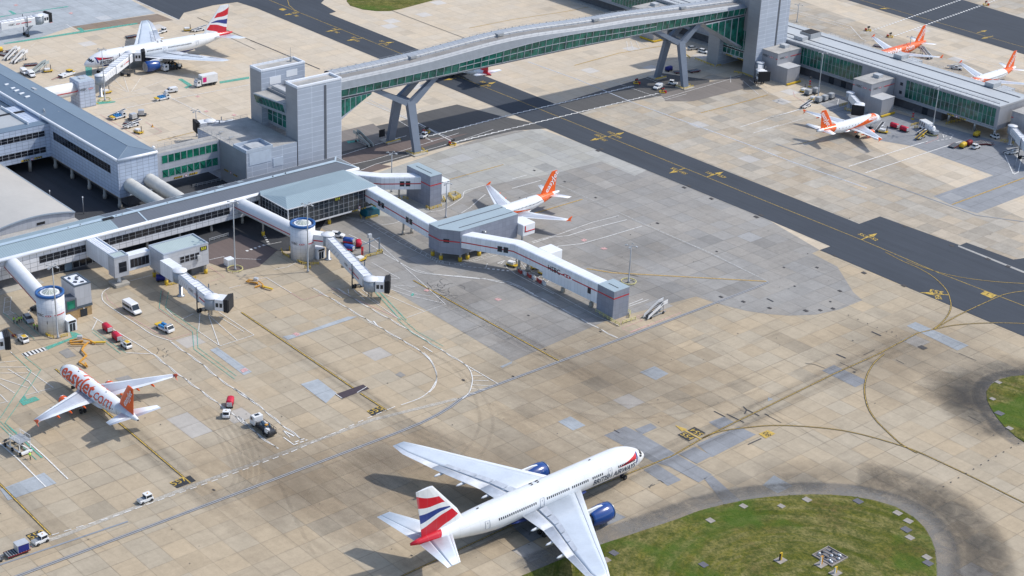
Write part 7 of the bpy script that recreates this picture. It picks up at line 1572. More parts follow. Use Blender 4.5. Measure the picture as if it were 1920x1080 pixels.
def f_uld(r):
    b=MB(); b.box(-1.7,1.7,-1.0,1.0,.4,.52); b.bar((1.7,0,.4),(2.4,0,.35),.08); b.build('dolly',v_dark,r)
    b=MB(); b.side([(-.95,.55),(-.95,2.1),(.75,2.1),(1.15,1.6),(1.15,.55)],-.95,.95,Matrix.Rotation(R(90),4,'Z')); b.build('container',v_alu,r,bevel=.04); b=MB(); b.box(-.97,-.96+.02,-.7,.7,.7,1.9); b.box(-1.0,1.0,-.96,-.955,1.2,1.26); b.build('container_curtain',v_grey,r); wheels(r,(-1.2,1.2),.8,.2)
proto('uld','container_dolly','container dolly',f_uld)
def f_flat(r):
    b=MB(); b.box(-2.3,2.3,-1.1,1.1,.42,.58); b.build('deck',v_dark,r)
    b=MB(); 
    for k in range(9): b.box(-2.1+k*.5,-1.95+k*.5,-1.0,1.0,.58,.63)
    b.build('roller',v_grey,r); b=MB(); b.box(-2.3,2.3,-1.12,-1.08,.42,.64); b.box(-2.3,2.3,1.08,1.12,.42,.64); b.bar((2.3,0,.5),(3.0,0,.4),.09); b.build('side_rail',v_dred,r); wheels(r,(-1.5,1.5),.9,.24)
proto('flat','flat_dolly','flat dolly',f_flat)
def f_flatbox(r):
    f_flat(r)
proto('flat2','flat_dolly','flat dolly',f_flatbox)
def f_box(r): b=MB(); b.box(-1.15,1.15,-.95,.95,0,1.5); b.build('container_body',v_navy,r,bevel=.03); b=MB(); b.box(-1.2,1.2,-1.0,1.0,1.5,1.56); b.box(-1.17,-1.1,-.98,.98,0,1.5); b.box(1.1,1.17,-.98,.98,0,1.5); b.build('container_frame',v_alu,r)
proto('box','cargo_container','cargo container',f_box)
def f_seat(r):      # low truck with blue seats or bins and a yellow tail platform
    b=MB(); b.side([(-2.6,.4),(-2.6,.85),(1.0,.85),(1.0,.4)],-.95,.95); b.build('deck',v_white,r,bevel=.05)
    b=MB(); b.side([(1.0,.4),(1.0,1.9),(1.25,2.0),(2.1,1.95),(2.6,1.2),(2.7,.9),(2.7,.4)],-.95,.95); b.build('cab',v_white,r,bevel=.07)
    b=MB(); b.add([(2.15,-.85,1.88),(2.62,-.85,1.22),(2.62,.85,1.22),(2.15,.85,1.88)],[(0,1,2,3)]); b.build('windscreen',v_glass,r)
    for s in(-1,1): b=MB(); b.box(1.3,2.1,s*.955-.01,s*.955+.01,1.2,1.8); b.build('side_window',v_glass,r)
    b=MB(); b.box(-2.75,-1.7,-.95,.95,.86,1.15); b.build('tail_platform',v_yel,r)
    for x in(-1.2,-.4,.4):
        for s in(-1,1): b=MB(); b.box(x-.3,x+.3,s*.5-.3,s*.5+.3,.86,1.5 if s>0 else 1.35); b.build('blue_bin',v_bseat,r,bevel=.04)
    b=MB(); b.box(1.2,2.0,-.8,.8,2.0,2.08); b.build('roof_board',v_grey,r); wheels(r,(-1.7,1.75),.85,.38)
proto('seat','service_truck','service truck',f_seat)
def f_fuel(r):
    b=MB(); b.side([(1.8,.6),(1.8,2.7),(3.2,2.75),(3.75,2.0),(3.8,.6)],-1.15,1.15); b.build('cab',v_white,r,bevel=.1); b=MB(); b.add([(3.26,-1,2.65),(3.78,-1,1.95),(3.78,1,1.95),(3.26,1,2.65)],[(0,1,2,3)]); b.build('windscreen',v_glass,r)
    for s in(-1,1): b=MB(); b.box(2.5,3.3,s*1.155-.01,s*1.155+.01,1.7,2.4); b.build('side_window',v_glass,r)
    b=MB(); b.box(2.2,2.9,-.5,.5,2.73,2.8); b.build('roof_hatch',v_glass,r)
    b=MB(); b.box(-3.8,1.8,-1.05,1.05,.6,.95); b.build('chassis',v_black,r); b=MB(); b.box(-3.7,1.6,-.85,.85,.95,1.45); b.build('pump_housing',v_dark,r,bevel=.05)
    blu=P('pump blue',(.04,.10,.17),.6,var=.5); random.seed(3); b=MB()
    for k in range(14): x=random.uniform(-2.6,1.2); y=random.uniform(-.7,.7); b.lathe((x,y,1.0),[(.28,0),(.3,.5),(.12,random.uniform(.7,1.3))],8)
    b.build('pump_unit',blu,r)
    b=MB()
    for s in(-1,1): b.bar((-3.6,s*1.0,1.9),(1.5,s*1.0,1.9),.08).bar((-3.6,s*1.0,1.4),(1.5,s*1.0,1.4),.07); [b.bar((-3.6+k*1.0,s*1.0,.9),(-3.6+k*1.0,s*1.0,1.95),.07) for k in range(6)]
    for k in range(5): b.tube((-2.4+k*.8,-.9,1.2+.2*(k%2)),(-2.0+k*.8,.9,1.5),.1,n=6)
    b.build('pipe_frame',v_dark,r); b=MB(); b.box(-3.2,-2.2,.3,1.08,1.0,1.9); b.box(-.2,1.0,-1.08,-.6,.9,1.6); b.build('white_locker',v_white,r); b=MB(); b.box(-1.6,-1.0,-.3,.3,1.7,2.1); b.build('orange_reel',v_org,r); wheels(r,(-2.8,-1.6,2.6),.98,.48)
proto('fuel','fuel_dispenser_truck','fuel truck',f_fuel)
def f_lorry(r):
    b=MB(); b.side([(2.3,.6),(2.3,2.6),(3.6,2.6),(4.0,1.9),(4.05,.6)],-1.15,1.15); b.build('cab',v_white,r,bevel=.1); b=MB(); b.add([(3.65,-1,2.5),(4.03,-1,1.85),(4.03,1,1.85),(3.65,1,2.5)],[(0,1,2,3)]); b.build('windscreen',v_glass,r)
    for s in(-1,1): b=MB(); b.box(2.9,3.6,s*1.155-.01,s*1.155+.01,1.6,2.3); b.build('side_window',v_glass,r)
    b=MB(); b.box(-4.2,2.0,-1.25,1.25,1.15,4.0); b.build('box_body',v_white,r,bevel=.04); b=MB(); b.box(-4.0,2.3,-.9,.9,.6,1.12); b.bar((-3.5,-1,.9),(1.5,-1,.7),.15).bar((-3.5,1,.7),(1.5,1,.9),.15); b.build('chassis',v_dark,r)
    for s in(-1,1): b=MB(); b.box(.3,1.7,s*1.262-.008,s*1.262+.008,1.7,3.4); b.build('magenta_square',v_mag,r)
    b=MB(); b.box(2.2,3.7,-1.0,1.0,2.75,2.85)
    for x in(2.3,3.0,3.7):
        for y in(-1,1): b.bar((x,y,2.8),(x,y,3.6),.06)
    b.bar((2.3,-1,3.6),(3.7,-1,3.6),.05).bar((2.3,1,3.6),(3.7,1,3.6),.05); b.build('front_platform',v_grey,r); wheels(r,(-2.9,-1.8,3.1),1.0,.46)
proto('lorry','catering_truck','catering truck',f_lorry)
def f_stairs(L,H,mat):
    def f(r):      # climbs towards +X
        b=MB()
        for s in(-.75,.75): b.side([(-L/2,.35),(-L/2+.3,1.2),(L/2-1.6,H+.9),(L/2,H+1.0),(L/2,H-.1),(L/2-1.6,H-.1)],s-.05,s+.05)
        b.build('side_panel',mat,r)
        b=MB(); n=int(H/.22)
        for k in range(n): x=-L/2+.3+k*(L-1.9)/n; b.box(x,x+.22,-.7,.7,.3+k*H/n*.97,.42+k*H/n*.97)
        b.box(L/2-1.6,L/2,-.7,.7,H-.12,H); b.build('tread',v_dark,r)
        b=MB(); b.bar((-L/2+.2,-.55,.45),(L/2-.2,-.55,.45),.18).bar((-L/2+.2,.55,.45),(L/2-.2,.55,.45),.18).bar((L/2-1.2,-.5,.45),(L/2-1.2,-.5,H),.12).bar((L/2-1.2,.5,.45),(L/2-1.2,.5,H),.12).bar((0,-.5,.45),(L/2-1.2,-.5,H*.85),.1).bar((0,.5,.45),(L/2-1.2,.5,H*.85),.1); b.build('undercarriage',v_grey,r)
        for s in(-1,1): b=MB(); b.add([(L/2-2.6,s*.815,H-.1),(L/2-1.7,s*.815,H+.35),(L/2-1.7,s*.815,H+.75),(L/2-2.6,s*.815,H+.3)],[(0,1,2,3)]); b.build('panel_mark',v_dark,r)
        wheels(r,(-L/2+1.4,L/2-1.3),.7,.34)
    return f
proto('stairs','passenger_stairs','passenger stairs',f_stairs(7.4,2.7,v_white)); proto('stairsg','passenger_stairs','passenger stairs',f_stairs(8.4,2.8,P('pale green grey steel',(.42,.48,.48),.5,var=.15)))
def f_belt(mat):
    def f(r):
        b=MB(); b.side([(-2.6,.3),(-2.6,.75),(1.7,.75),(2.1,.6),(2.1,.3)],-.8,.8); b.build('chassis',v_white if mat!=v_yel else v_grey,r,bevel=.05)
        b=MB(); b.bar((-3.6,.1,.75),(3.4,.1,1.7),.85,.16); b.build('belt',v_dark,r); b=MB()
        for s in(-.45,.6): b.bar((-3.6,s,.85),(3.4,s,1.82),.1,.22)
        b.build('belt_side',mat,r); b=MB(); b.box(-.6,.5,-.95,-.35,.7,1.6); b.build('cab',mat,r,bevel=.04); b=MB(); b.box(.5,.52,-.9,-.4,1.05,1.5); b.box(-.5,.4,-.97,-.95,1.05,1.5); b.build('cab_glass',v_glass,r); wheels(r,(-1.7,1.3),.72,.34)
    return f
proto('belt','belt_loader','belt loader',f_belt(v_white)); proto('belty','belt_loader','belt loader',f_belt(v_yel))
def f_push(r):
    b=MB(); b.side([(-3.2,.35),(-3.2,1.0),(-1.2,1.15),(1.4,1.15),(3.1,1.0),(3.2,.35)],-1.25,1.25); b.build('body',v_white,r,bevel=.1); b=MB(); b.box(.6,2.2,-.5,1.1,1.1,1.75); b.build('cab_glass',v_glass,r); b=MB(); b.box(.5,2.3,-.6,1.2,1.75,1.9); b.build('cab_roof',v_yel,r,bevel=.05); b=MB(); b.box(1.4,3.1,-1.1,1.1,1.02,1.08); b.build('deck_panel',v_yel,r); b=MB(); b.box(-3.3,-2.9,-1.0,1.0,.5,.9); b.build('bumper',v_black,r); wheels(r,(-1.9,1.8),1.05,.62)
    b=MB(); b.tube((-3.2,0,.6),(-7.2,0,.5),.09,n=6); b.build('tow_bar',v_dred,r)
proto('push','pushback_tractor','pushback tractor',f_push)
def f_gpu(r):
    b=MB(); b.box(-1.5,1.5,-.85,.85,.4,.62); b.build('frame',v_yel,r); b=MB(); b.box(-1.2,.7,-.7,.7,.62,1.35); b.build('housing',v_white,r,bevel=.06); b=MB(); b.lathe((1.05,.2,.6),[(.13,0),(.13,1.9)],8); b.build('exhaust_stack',v_black,r)
    b=MB(); 
    for s in(-1,1): b.bar((-1.5,s*.85,.95),(1.5,s*.85,.95),.07); [b.bar((x,s*.85,.6),(x,s*.85,.97),.06) for x in(-1.5,0,1.5)]
    b.bar((1.5,0,.5),(2.4,0,.35),.08); b.build('rail',v_yel,r); wheels(r,(-.95,.95),.75,.26)
proto('gpu','ground_power_unit','ground power unit',f_gpu)
def f_hose(r):      # fixed yellow air hose cart with folding arms
    b=MB(); b.bar((-2.4,.5,.55),(.6,.9,.75),.35,.25).bar((-2.4,-.4,.5),(.8,-.1,.6),.3,.25).bar((.6,.9,.7),(2.4,-.2,.7),.22).bar((2.4,-.2,.6),(3.6,-1.4,.4),.35,.3).bar((2.0,-.6,.4),(1.2,-2.0,.25),.3); b.build('arm',v_org,r)
    b=MB(); b.box(-.6,.6,.2,1.1,.8,1.6); b.build('control_box',v_alu,r,bevel=.05); b=MB(); b.bar((3.0,-1.0,.5),(6.0,-1.2,.5),.45,.3); b.build('boom',v_yel,r)
    b=MB()
    for x,y in((-2.2,.3),(.4,.3),(2.6,-.6)): b.lathe((x,y,0),[(.3,0),(.3,.5)],8)
    b.build('foot',v_org,r)
proto('hose','air_hose_unit','air hose unit',f_hose)
def f_wig(r):       # guard lights at the road crossing
    b=MB(); n=12
    for k in range(n): b.bar((cos(2*pi*k/n)*1.1,sin(2*pi*k/n)*1.1,.45),(cos(2*pi*(k+1)/n)*1.1,sin(2*pi*(k+1)/n)*1.1,.45),.2,.24)
    for k in range(0,n,3): b.bar((cos(2*pi*k/n)*1.1,sin(2*pi*k/n)*1.1,0),(cos(2*pi*k/n)*1.1,sin(2*pi*k/n)*1.1,.5),.18)
    b.build('guard_ring',v_yel,r); b=MB(); b.tube((0,0,0),(0,0,1.7),.09,n=6); b.cbox((0,0,1.6),(.3,1.3,.7)); b.build('signal_head',v_black,r); b=MB()
    for y in(-.35,.35): b.lathe((-.16,y,1.6),[(.22,0),(.22,-.08)],10,'x')
    b.build('signal_lens',m_redS,r); b=MB(); b.cbox((-.9,-.5,.5),(.8,.5,.9)); b.build('red_cabinet',m_redS,r)
proto('wig','stop_signal','traffic signal',f_wig)
def f_sig(r):
    b=MB(); b.tube((0,0,0),(0,0,3.2),.08,n=6); b.build('pole',m_mast,r); b=MB(); [b.cbox((0,0,1.2+k*.9),(.45,.45,.5)) for k in range(2)]; b.build('red_band',m_redS,r); b=MB(); b.cbox((0,0,3.4),(.5,.7,.8)); b.build('signal_head',v_dark,r); b=MB(); b.box(-.5,.5,-.4,.4,0,.3); b.build('base',v_yel,r)
proto('sig','stand_signal','signal post',f_sig)
# ---- placements, left and bottom
put('minibus',(237,577),(259,591),'white minibus with dark side windows driving past the stand')
put('seat',(293,611),(325,627),'white service truck with blue bins and yellow tail platform near the minibus')
T_='red covered baggage train behind the small tractor'
put('cartred',(194,614.5),(210,628),'red covered baggage cart, last of the two towed past the left stand'); put('cartred',(212,631),(228,644.5),'red covered baggage cart directly behind the tractor near the left stand'); put('tugy',(230,646),(245,657),'small white tractor pulling two red covered baggage carts')
put('cartred',(434,751),(429,771),'single red covered baggage cart out on the open stand'); put('tug',(427,773),(423,788),'small white tractor pulling the single red baggage cart')
put('fuel',(514,822),(474,792),'white cabbed fuel truck with dark blue pumping gear on the open stand')
put('tug',(259,946),(287,935),'white baggage tractor driving alone near the stand number 557'); put('tug',(62,1024),(91,1011),'white baggage tractor at the bottom left stand number')
fl=put('flat',(10,1046),(54,1030),'flat roller dolly carrying a blue and silver container, bottom left'); g=G(39,1033); bx=putc('box',(40,1035),0,'blue and silver container riding on the flat dolly'); bx.rotation_euler=fl.rotation_euler; d=Vector((cos(fl.rotation_euler[2]),sin(fl.rotation_euler[2]),0)); bx.location=fl.location+d*1.0+Vector((0,0,.63))
put('uld',(-22,1058),(-2,1050),'silver container dolly cut by the left edge at the bottom')
put('tugy',(33,632),(56,650),'white tractor with yellow cab board and tow bar at the left stand'); 
tb=thing('tow_bar','long dull orange tow bar lying behind the left tractor','tow bar',tuple(G(24,626))); a,c=G(15,620),G(31,636); b=MB(); b.tube(a+Vector((0,0,.4)),c+Vector((0,0,.5)),.12,n=6); b.build('bar',v_org,tb); b=MB(); b.cbox(a.lerp(c,.7)+Vector((0,0,.4)),(.7,.9,.3)); b.build('wheel_cradle',v_dred,tb)
put('carsil',(47,593),(61,611),'pale police style estate car parked among the group in yellow jackets'); put('cardark',(80,585),(64,580),'dark car half hidden behind the left round tower')
f_=putc('cartnavy',(304,527),60,'deep blue cart parked beneath the gate room 555')
hs=putc('hose',(478,533),25,'yellow folding air hose unit lying on the stand near the mast'); hs2=putc('hose',(150,643),60,'yellow air hose unit with white box at the foot of the left round tower')
zz=thing('yellow_cable_arm','yellow folding cable arm snaking from the hose unit to the left airliner','cable arm',tuple(G(160,652))); b=MB(); b.path([G(x,y)+Vector((0,0,.5)) for x,y in Z(0,540,4,[(530,435),(640,435),(615,480),(650,520),(595,570),(655,605),(640,575)])],.35,.3); b.build('arm',v_org,zz)
cb=thing('equipment_cabinet','grey equipment cabinet beside the guard ring of the tall mast','cabinet',tuple(G(430,497))); c=G(430,497); slab('cabinet',c.x-1,c.x+1,c.y-1.1,c.y+1.1,0,2.0,m_gut,cb,.05); slab('cabinet_door',c.x+1,c.x+1.04,c.y-.8,c.y+.8,.2,1.8,m_plant,cb)
# elevated access platform bottom left
def access():
    g=G(38,845); r=thing('access_platform','grey raised access platform on white wheeled frame, attended by one worker','access platform',(g.x,g.y,0)); ORG[r.name]=Vector(); r.rotation_euler=(0,0,R(8))
    b=MB(); b.box(-1.6,2.2,-1.4,1.4,3.0,3.12); b.build('platform',v_grey,r); b=MB(); b.side([(-4.6,.6),(-4.6,.9),(-1.6,3.1),(-1.6,2.8)],-1.2,1.2); b.build('ramp',m_plant,r)
    b=MB()
    for s in(-1.3,1.3):
        b.bar((-1.4,s,.6),(-1.4,s,3),.14).bar((1.9,s,.6),(1.9,s,3),.14).bar((-1.4,s,.6),(1.9,s,3),.1); b.bar((-1.6,s,4.1),(2.2,s,4.1),.07); [b.bar((x,s,3.1),(x,s,4.1),.06) for x in(-1.5,.3,2.1)]
    b.box(-4.2,2.4,-1.2,-.9,.45,.7); b.box(-4.2,2.4,.9,1.2,.45,.7); b.box(1.9,2.6,-1.3,1.3,.4,.8); b.build('frame',v_white,r)
    b=MB(); b.add([(-4.0,-1.22,1.5),(-2.8,-1.22,2.3),(-2.8,-1.22,1.7),(-4.0,-1.22,.9)],[(0,1,2,3)]); b.build('panel_mark',v_dark,r); b=MB(); b.lathe((2.6,-1.3,.45),[(.1,0),(.1,.1)],8,'y'); b.build('wheel_cap',v_yel,r); wheels(r,(-3.6,-1,2.0),1.25,.45)
access()
# ---- mid
put('car',(620,442),(645,445.5),'white hatchback parked under the glazed lounge'); put('cartblue',(644,455.5),(664,458.5),'blue topped cart with red skirt, upper of the two'); put('cartblue',(645,468.5),(664,472),'blue topped cart with red skirt, lower of the two'); put('cartred',(674,470),(671,455),'red covered cart standing beside the two blue topped carts')
def gantry():
    a,c,m=G(678,482),G(711,472),G(693,476); r=thing('mirror_frame','blue grey frame with signal mirror in yellow rails by the blue carts','signal frame',(m.x,m.y,0))
    b=MB(); b.bar(a,a+Vector((0,0,3.6)),.2).bar(m,m+Vector((0,0,5.0)),.22).bar(c,c+Vector((0,0,4.2)),.25).bar(a+Vector((0,0,3.5)),c+Vector((0,0,4.1)),.18); b.build('frame',P('frame blue grey',(.17,.22,.28),.5),r); b=MB(); b.cbox(m+Vector((0,0,5.3)),(.8,1.0,1.1)); b.build('mirror_box',m_plant,r); b=MB(); b.cbox(a+Vector((.3,0,1.9)),(.25,.6,2.4)); b.build('red_white_board',m_redS,r)
gantry()
putc('sig',(92,628),0,'red topped signal post at the foot of the left round tower',); 
putc('gpu',(676,489),100,'yellow framed unit under the jet bridge of the lounge tower'); putc('gpu',(656,499),60,'yellow framed unit with white box near the jet bridge wheels')
tc=thing('storage_container','teal storage container under the end of the glazed lounge','container',tuple(G(696,405))); c=G(696,404); slab('container_body',c.x-2.4,c.x+1.2,c.y-2.2,c.y+2.2,0,2.3,P('teal container',(.01,.14,.20),.5,var=.3),tc,.1); slab('container_door',c.x+1.2,c.x+1.25,c.y-1.8,c.y+1.8,.2,2.1,P('teal door',(.015,.10,.15),.5),tc)
for i,(x,y) in enumerate(Z(780,380,6.353,[(1235,830),(1288,850),(1345,880),(1400,905),(1465,945),(1520,970)])):
    c=G(x,y); r=thing('road_barrier',('red','white')[i%2]+' plastic barrier block, '+('first','second','third','fourth','fifth','last')[i]+' from the top left of the row under the bank walkway','barrier',(c.x,c.y,0),'red and white barrier blocks in a row')
    M=Matrix.Translation(c)@Matrix.Rotation(R(-18),4,'Z'); b=MB(); b.side([(-1.1,0),(-1.1,.9),(1.1,.9),(1.1,0)],-.3,.3,M); b.build('block',P('barrier red',(.42,.06,.05),.6,var=.25) if i%2==0 else v_white,r,bevel=.06); b=MB(); b.box(-.9,.9,-.15,.15,.9,.98,M); b.build('top_lug',v_grey,r)
for i,(x,y) in enumerate(Z(780,380,6.353,[(1145,755),(1430,785),(1520,840)])): putc('gpu',(x,y),20+40*i,('yellow unit at the foot of the walkway leg','yellow framed unit in the shade behind the bank walkway','yellow and dark unit in the shade beside the bank walkway')[i])
put('stairs',(1215,597),(1241,586),'white passenger stairs standing alone near the grey end tower')
for x,y,d,l in((800,249,0,'signal with yellow ring and red cabinet, nearer the left bridge leg'),(849,272,0,'signal with yellow ring on the near side of the road crossing'),(1193,157,180,'signal with yellow ring left of the white van at the right bridge leg'),(1242,174,180,'signal with yellow ring just in front of the white van'),(1628,58,0,'red signal cluster beyond the pier, left one'),(1669,70,0,'red signal cluster beyond the pier nearer the all orange airliner'),(1848,10,180,'signal with yellow base at the top edge beyond the taxiway')): putc('wig',(x,y),d,l,'crossing signals in yellow rings')
put('tug',(788,262),(801,254),'white tractor parked behind the left bridge leg'); put('stairsg',(699,278),(664,263),'long pale green grey stairs lying in shade by the left bridge leg')
bd=thing('notice_board','black notice board on posts by the left bridge leg','sign board',tuple(G(716,263))); c=G(716,263); b=MB(); b.box(c.x-.1,c.x+.1,c.y-1.1,c.y+1.1,1.2,3.6); b.build('board',v_black,bd); b=MB(); b.bar((c.x,c.y-.8,0),(c.x,c.y-.8,1.3),.12).bar((c.x,c.y+.8,0),(c.x,c.y+.8,1.3),.12); b.build('post',m_mast,bd)
put('van',(1243,162),(1224,171),'small white van near the right bridge leg'); put('tug',(1268,160),(1255,158),'white tractor in shade between the van and the right bridge leg'); putc('cartnavy',(1254,133),95,'deep blue covered cart behind the right bridge leg'); putc('flat2',(1275,137),60,'dark flat dolly behind the right bridge leg'); putc('flat2',(1301,135),80,'dark flat dolly right of the right bridge leg')
put('carsil',(1291,94),(1307,92),'pale car parked beneath the right end of the footbridge'); put('car',(1311,97),(1327,101),'white car half hidden by the pale tower slab')
# ---- right, by the far pier
for x,y,l in((1515,178,'white cargo container on a dolly, left of the back pair by the mast'),(1529,175,'white cargo container on a dolly, right of the back pair by the mast'),(1534,192,'white cargo container on a dolly, left end of the front row of three'),(1545.5,189,'white cargo container on a dolly, middle of the front row of three'),(1557.5,185,'white cargo container on a dolly, right end of the front row of three')): putc('uld',(x,y),98,l,'white containers on dollies by the far pier')
put('belt',(1504,204),(1520,197),'white belt loader beyond the wing tip of the parked airliner'); putc('gpu',(1507,172),100,'yellow framed unit with white box by the signal post'); putc('gpu',(1524,187),100,'yellow framed unit at the foot of the cargo mast')
putc('sig',(1518,163),0,'red signal post with number board in front of the far pier'); putc('sig',(1711,224),0,'red and white signal post near the tall mast at the glass pier')
put('cartred',(1669,238),(1685,243),'red covered cart, left of the pair by the airliner nose'); put('cartred',(1687,244),(1703,249),'red covered cart, right of the pair by the airliner nose')
def whitebig():
    a=G(1738,246); r=thing('high_lift_truck','big white high lift truck with dark side slots near the glass pier','service truck',(a.x,a.y,0)); ORG[r.name]=Vector(); r.rotation_euler=(0,0,R(-20))
    b=MB(); b.box(-3.4,1.4,-1.3,1.3,.7,3.2); b.build('body',v_white,r,bevel=.15); b=MB(); b.s=True; b.lathe((1.3,0,1.7),[(1.25,0),(1.25,1.6),(.9,2.2),(.1,2.4)],14,'x'); b.build('tank_end',v_white,r); b=MB(); b.box(3.6,5.4,-1.0,1.0,.6,1.9); b.build('cab',v_sil,r,bevel=.15)
    for k in range(3): b=MB(); b.box(-3.0+k*1.2,-2.4+k*1.2,-1.32,-1.3,1.5,2.8); b.build('side_slot',v_black,r)
    wheels(r,(-2.4,1.0,4.4),1.1,.45)
whitebig()
put('belty',(1713,267),(1740,251),'yellow belt loader parked beside the tall mast'); put('belt',(1723,253),(1740,246),'orange and white belt loader behind the yellow one')
putc('cartyel',(1831,256),100,'yellow covered cart in shade under the end of the glass pier'); putc('cartyel',(1805,277),100,'yellow covered cart in the dark row of carts'); putc('cartdred',(1816,273),100,'dark red covered cart next to the yellow cart'); putc('flat2',(1789,275),100,'dark flat dolly left of the yellow cart'); put('tug',(1836,276),(1822,281),'white tractor parked right of the yellow and dark red carts'); put('tug',(1858,256),(1872,262),'white tractor in the shade beneath the pier end'); putc('flat2',(1848,270),20,'dark flat dolly in the shade beneath the pier end'); putc('flat2',(1834,285-14),60,'dark flat dolly behind the white tractor at the pier')
putc('belt',(1898,288),70,'dark belt loader at the right edge jet bridge'); putc('gpu',(1656,249),30,'small yellow nose wheel chock cart by the airliner'); putc('belt',(1650,243),110,'dark loader at the nose of the far pier airliner')
put('stairs',(1745,112),(1724,103),'long stairs reaching the rear door of the all orange airliner'); putc('flat2',(1649,88),20,'dark equipment under the wing of the all orange airliner'); putc('belt',(1793,130),30,'white and dark equipment between the two far airliners')
# ---- top left
put('stairs',(11,114),(35,105),'white passenger stairs, left of the pair at the far left'); put('stairs',(25,120),(49,111),'white passenger stairs, right of the pair at the far left')
putc('flat2',(8,104),20,'dark flat dolly beside the two white stairs'); putc('flat2',(22,99),10,'dark flat dolly just behind the left white stairs'); putc('cartyel',(-2,98),90,'yellow cart cut by the left edge near the stairs')
put('van',(52,137),(66,149),'white van by the office roof at the far left'); put('van',(40,134),(52,143),'white van half hidden by the office roof'); put('stairsg',(63,140),(83,134),'grey stairs standing near the white vans'); putc('flat2',(58,123),75,'long dark dolly behind the grey stairs'); putc('gpu',(90,135),80,'yellow power unit with black stack near the grey stairs'); put('push',(112,147),(140,138),'low white pushback tractor with yellow cab in front of the square bank tower')
put('lorry',(408,156),(363,165),'white catering truck with a magenta square on its box'); put('van',(331,172),(311,175),'small white van behind the blue bin truck'); put('seat',(291,190),(318,184),'white truck with blue bins and yellow tail on the far stand')
put('fuel',(336,128),(308,134),'grey fuel dispenser truck under the wing of the far airliner'); put('tug',(300,63),(312,59),'white tractor behind the wing of the far airliner'); putc('flat2',(247,70),90,'dark loader by the far wing of the parked airliner'); putc('uld',(290,66),90,'dark dolly near the white tractor at the far airliner'); putc('gpu',(352,58),70,'dark equipment under the tail of the far airliner'); putc('belt',(374,58),90,'white loader near the tail of the far airliner')
put('belt',(205,223),(236,214),'white truck with long grey boom on the far stand'); putc('seat',(222,222),95,'white service truck in the equipment park behind the office roof'); putc('uld',(250,224),95,'grey container dolly in the equipment park behind the office roof'); putc('uld',(265,217),60,'grey container dolly right of the other in the equipment park'); putc('flat2',(246,233),40,'yellow edged dolly under the grey containers'); put('belt',(236,241),(262,234),'low white belt loader in the equipment park'); put('gpu',(252,247),(268,252),'yellow power unit with tall black stack by the office roof edge')
cn=thing('safety_cone','small yellow cone on the far stand line','cone',tuple(G(286,238))); c=G(286,238); b=MB(); b.lathe((c.x,c.y,0),[(.5,0),(.5,.1),(.25,.12),(.08,1.0)],10); b.build('cone',v_org,cn); b=MB(); b.lathe((c.x,c.y,.4),[(.22,0),(.18,.15)],10); b.build('band',v_black,cn)
putc('gpu',(200,175),90,'yellow and white unit at the column of the far jet bridge')
# ---- things set in the grass
m_slabg=P('weathered concrete pad',(.33,.30,.27),.9,var=.25)
for i,(x,y,l) in enumerate(((1151,1037,'small concrete pad at the grass edge near the wing tip'),(1394,949,'concrete pad in the grass near the top left of the verge'),(1332,976,'concrete pad in the grass, left part of the verge'),(1319,1059,'pale concrete pad low in the grass'),(1465,949,'concrete pad close to the curved grass edge'),(1513,937,'small pale pad at the top of the verge'),(1609,940,'square concrete pad at the top right of the verge'),(1683,962,'flat pad on the right of the verge'),(1703,977,'dark pad at the right grass edge'),(1699,993,'grey pad beside the dark pad'),(1706,1008,'small grey pad below the others at the right'),(1738,1045,'dark pad at the lower right grass edge'),(1740,1056,'lowest dark pad at the right grass edge'),(1872,717,'pad at the tip of the right hand verge'),(1861,748,'dark pad on the left edge of the right hand verge'),(1874,775,'pad midway down the right hand verge'),(1893,803,'pad near the bottom of the right hand verge'),(1137,1050,'pale pad beside the airliner wing tip'))):
    c=G(x,y,.16); w_=random.uniform(.6,.95); a=random.choice((0,.05,-.05)); M=Matrix.Translation((c.x,c.y,.17))@Matrix.Rotation(a,4,'Z'); o=MB().box(-w_,w_,-w_*.9,w_*.9,-.1,.09,M).build('inspection_pad',m_slabg if i%3 else P('dark cover pad',(.12,.12,.14),.8),None,bevel=.03,org=Vector((c.x,c.y,0))); o['label']=l; o['category']='concrete pad'; o['group']='inspection pads set in the grass'
def pit():
    c=G(1556,1045); r=thing('equipment_pit','rectangular gravel pit with grey pipes and domes in the grass','equipment pit',(c.x,c.y,0)); b=MB(); b.box(c.x-2.4,c.x+2.4,c.y-2.4,c.y+2.4,.12,.22); b.build('gravel_bed',P('pit gravel',(.22,.20,.19),.95,var=.6,scale=2.5),r)
    b=MB()
    for q in((-2.5,-2.35,-2.35,2.35),(2.35,2.5,-2.35,2.35),(-2.5,2.5,-2.5,-2.35),(-2.5,2.5,2.35,2.5)): b.box(c.x+q[0],c.x+q[1],c.y+q[2],c.y+q[3],.1,.42)
    b.build('pit_edge',m_slabg,r); random.seed(5)
    for k in range(11): x,y=c.x+random.uniform(-1.9,1.9),c.y+random.uniform(-1.9,1.9); b=MB(); b.lathe((x,y,.2),[(.3,0),(.33,.2),(.24,.36),(.04,.45)],10); b.build('dome_cover',v_alu if k%3 else v_dark,r)
    b=MB(); [b.tube((c.x-2.0,c.y-1.7+k*1.0,.35),(c.x+2.0,c.y-1.5+k*1.0,.35),.08,n=6) for k in range(4)]; b.build('pipe',v_grey,r)
pit()
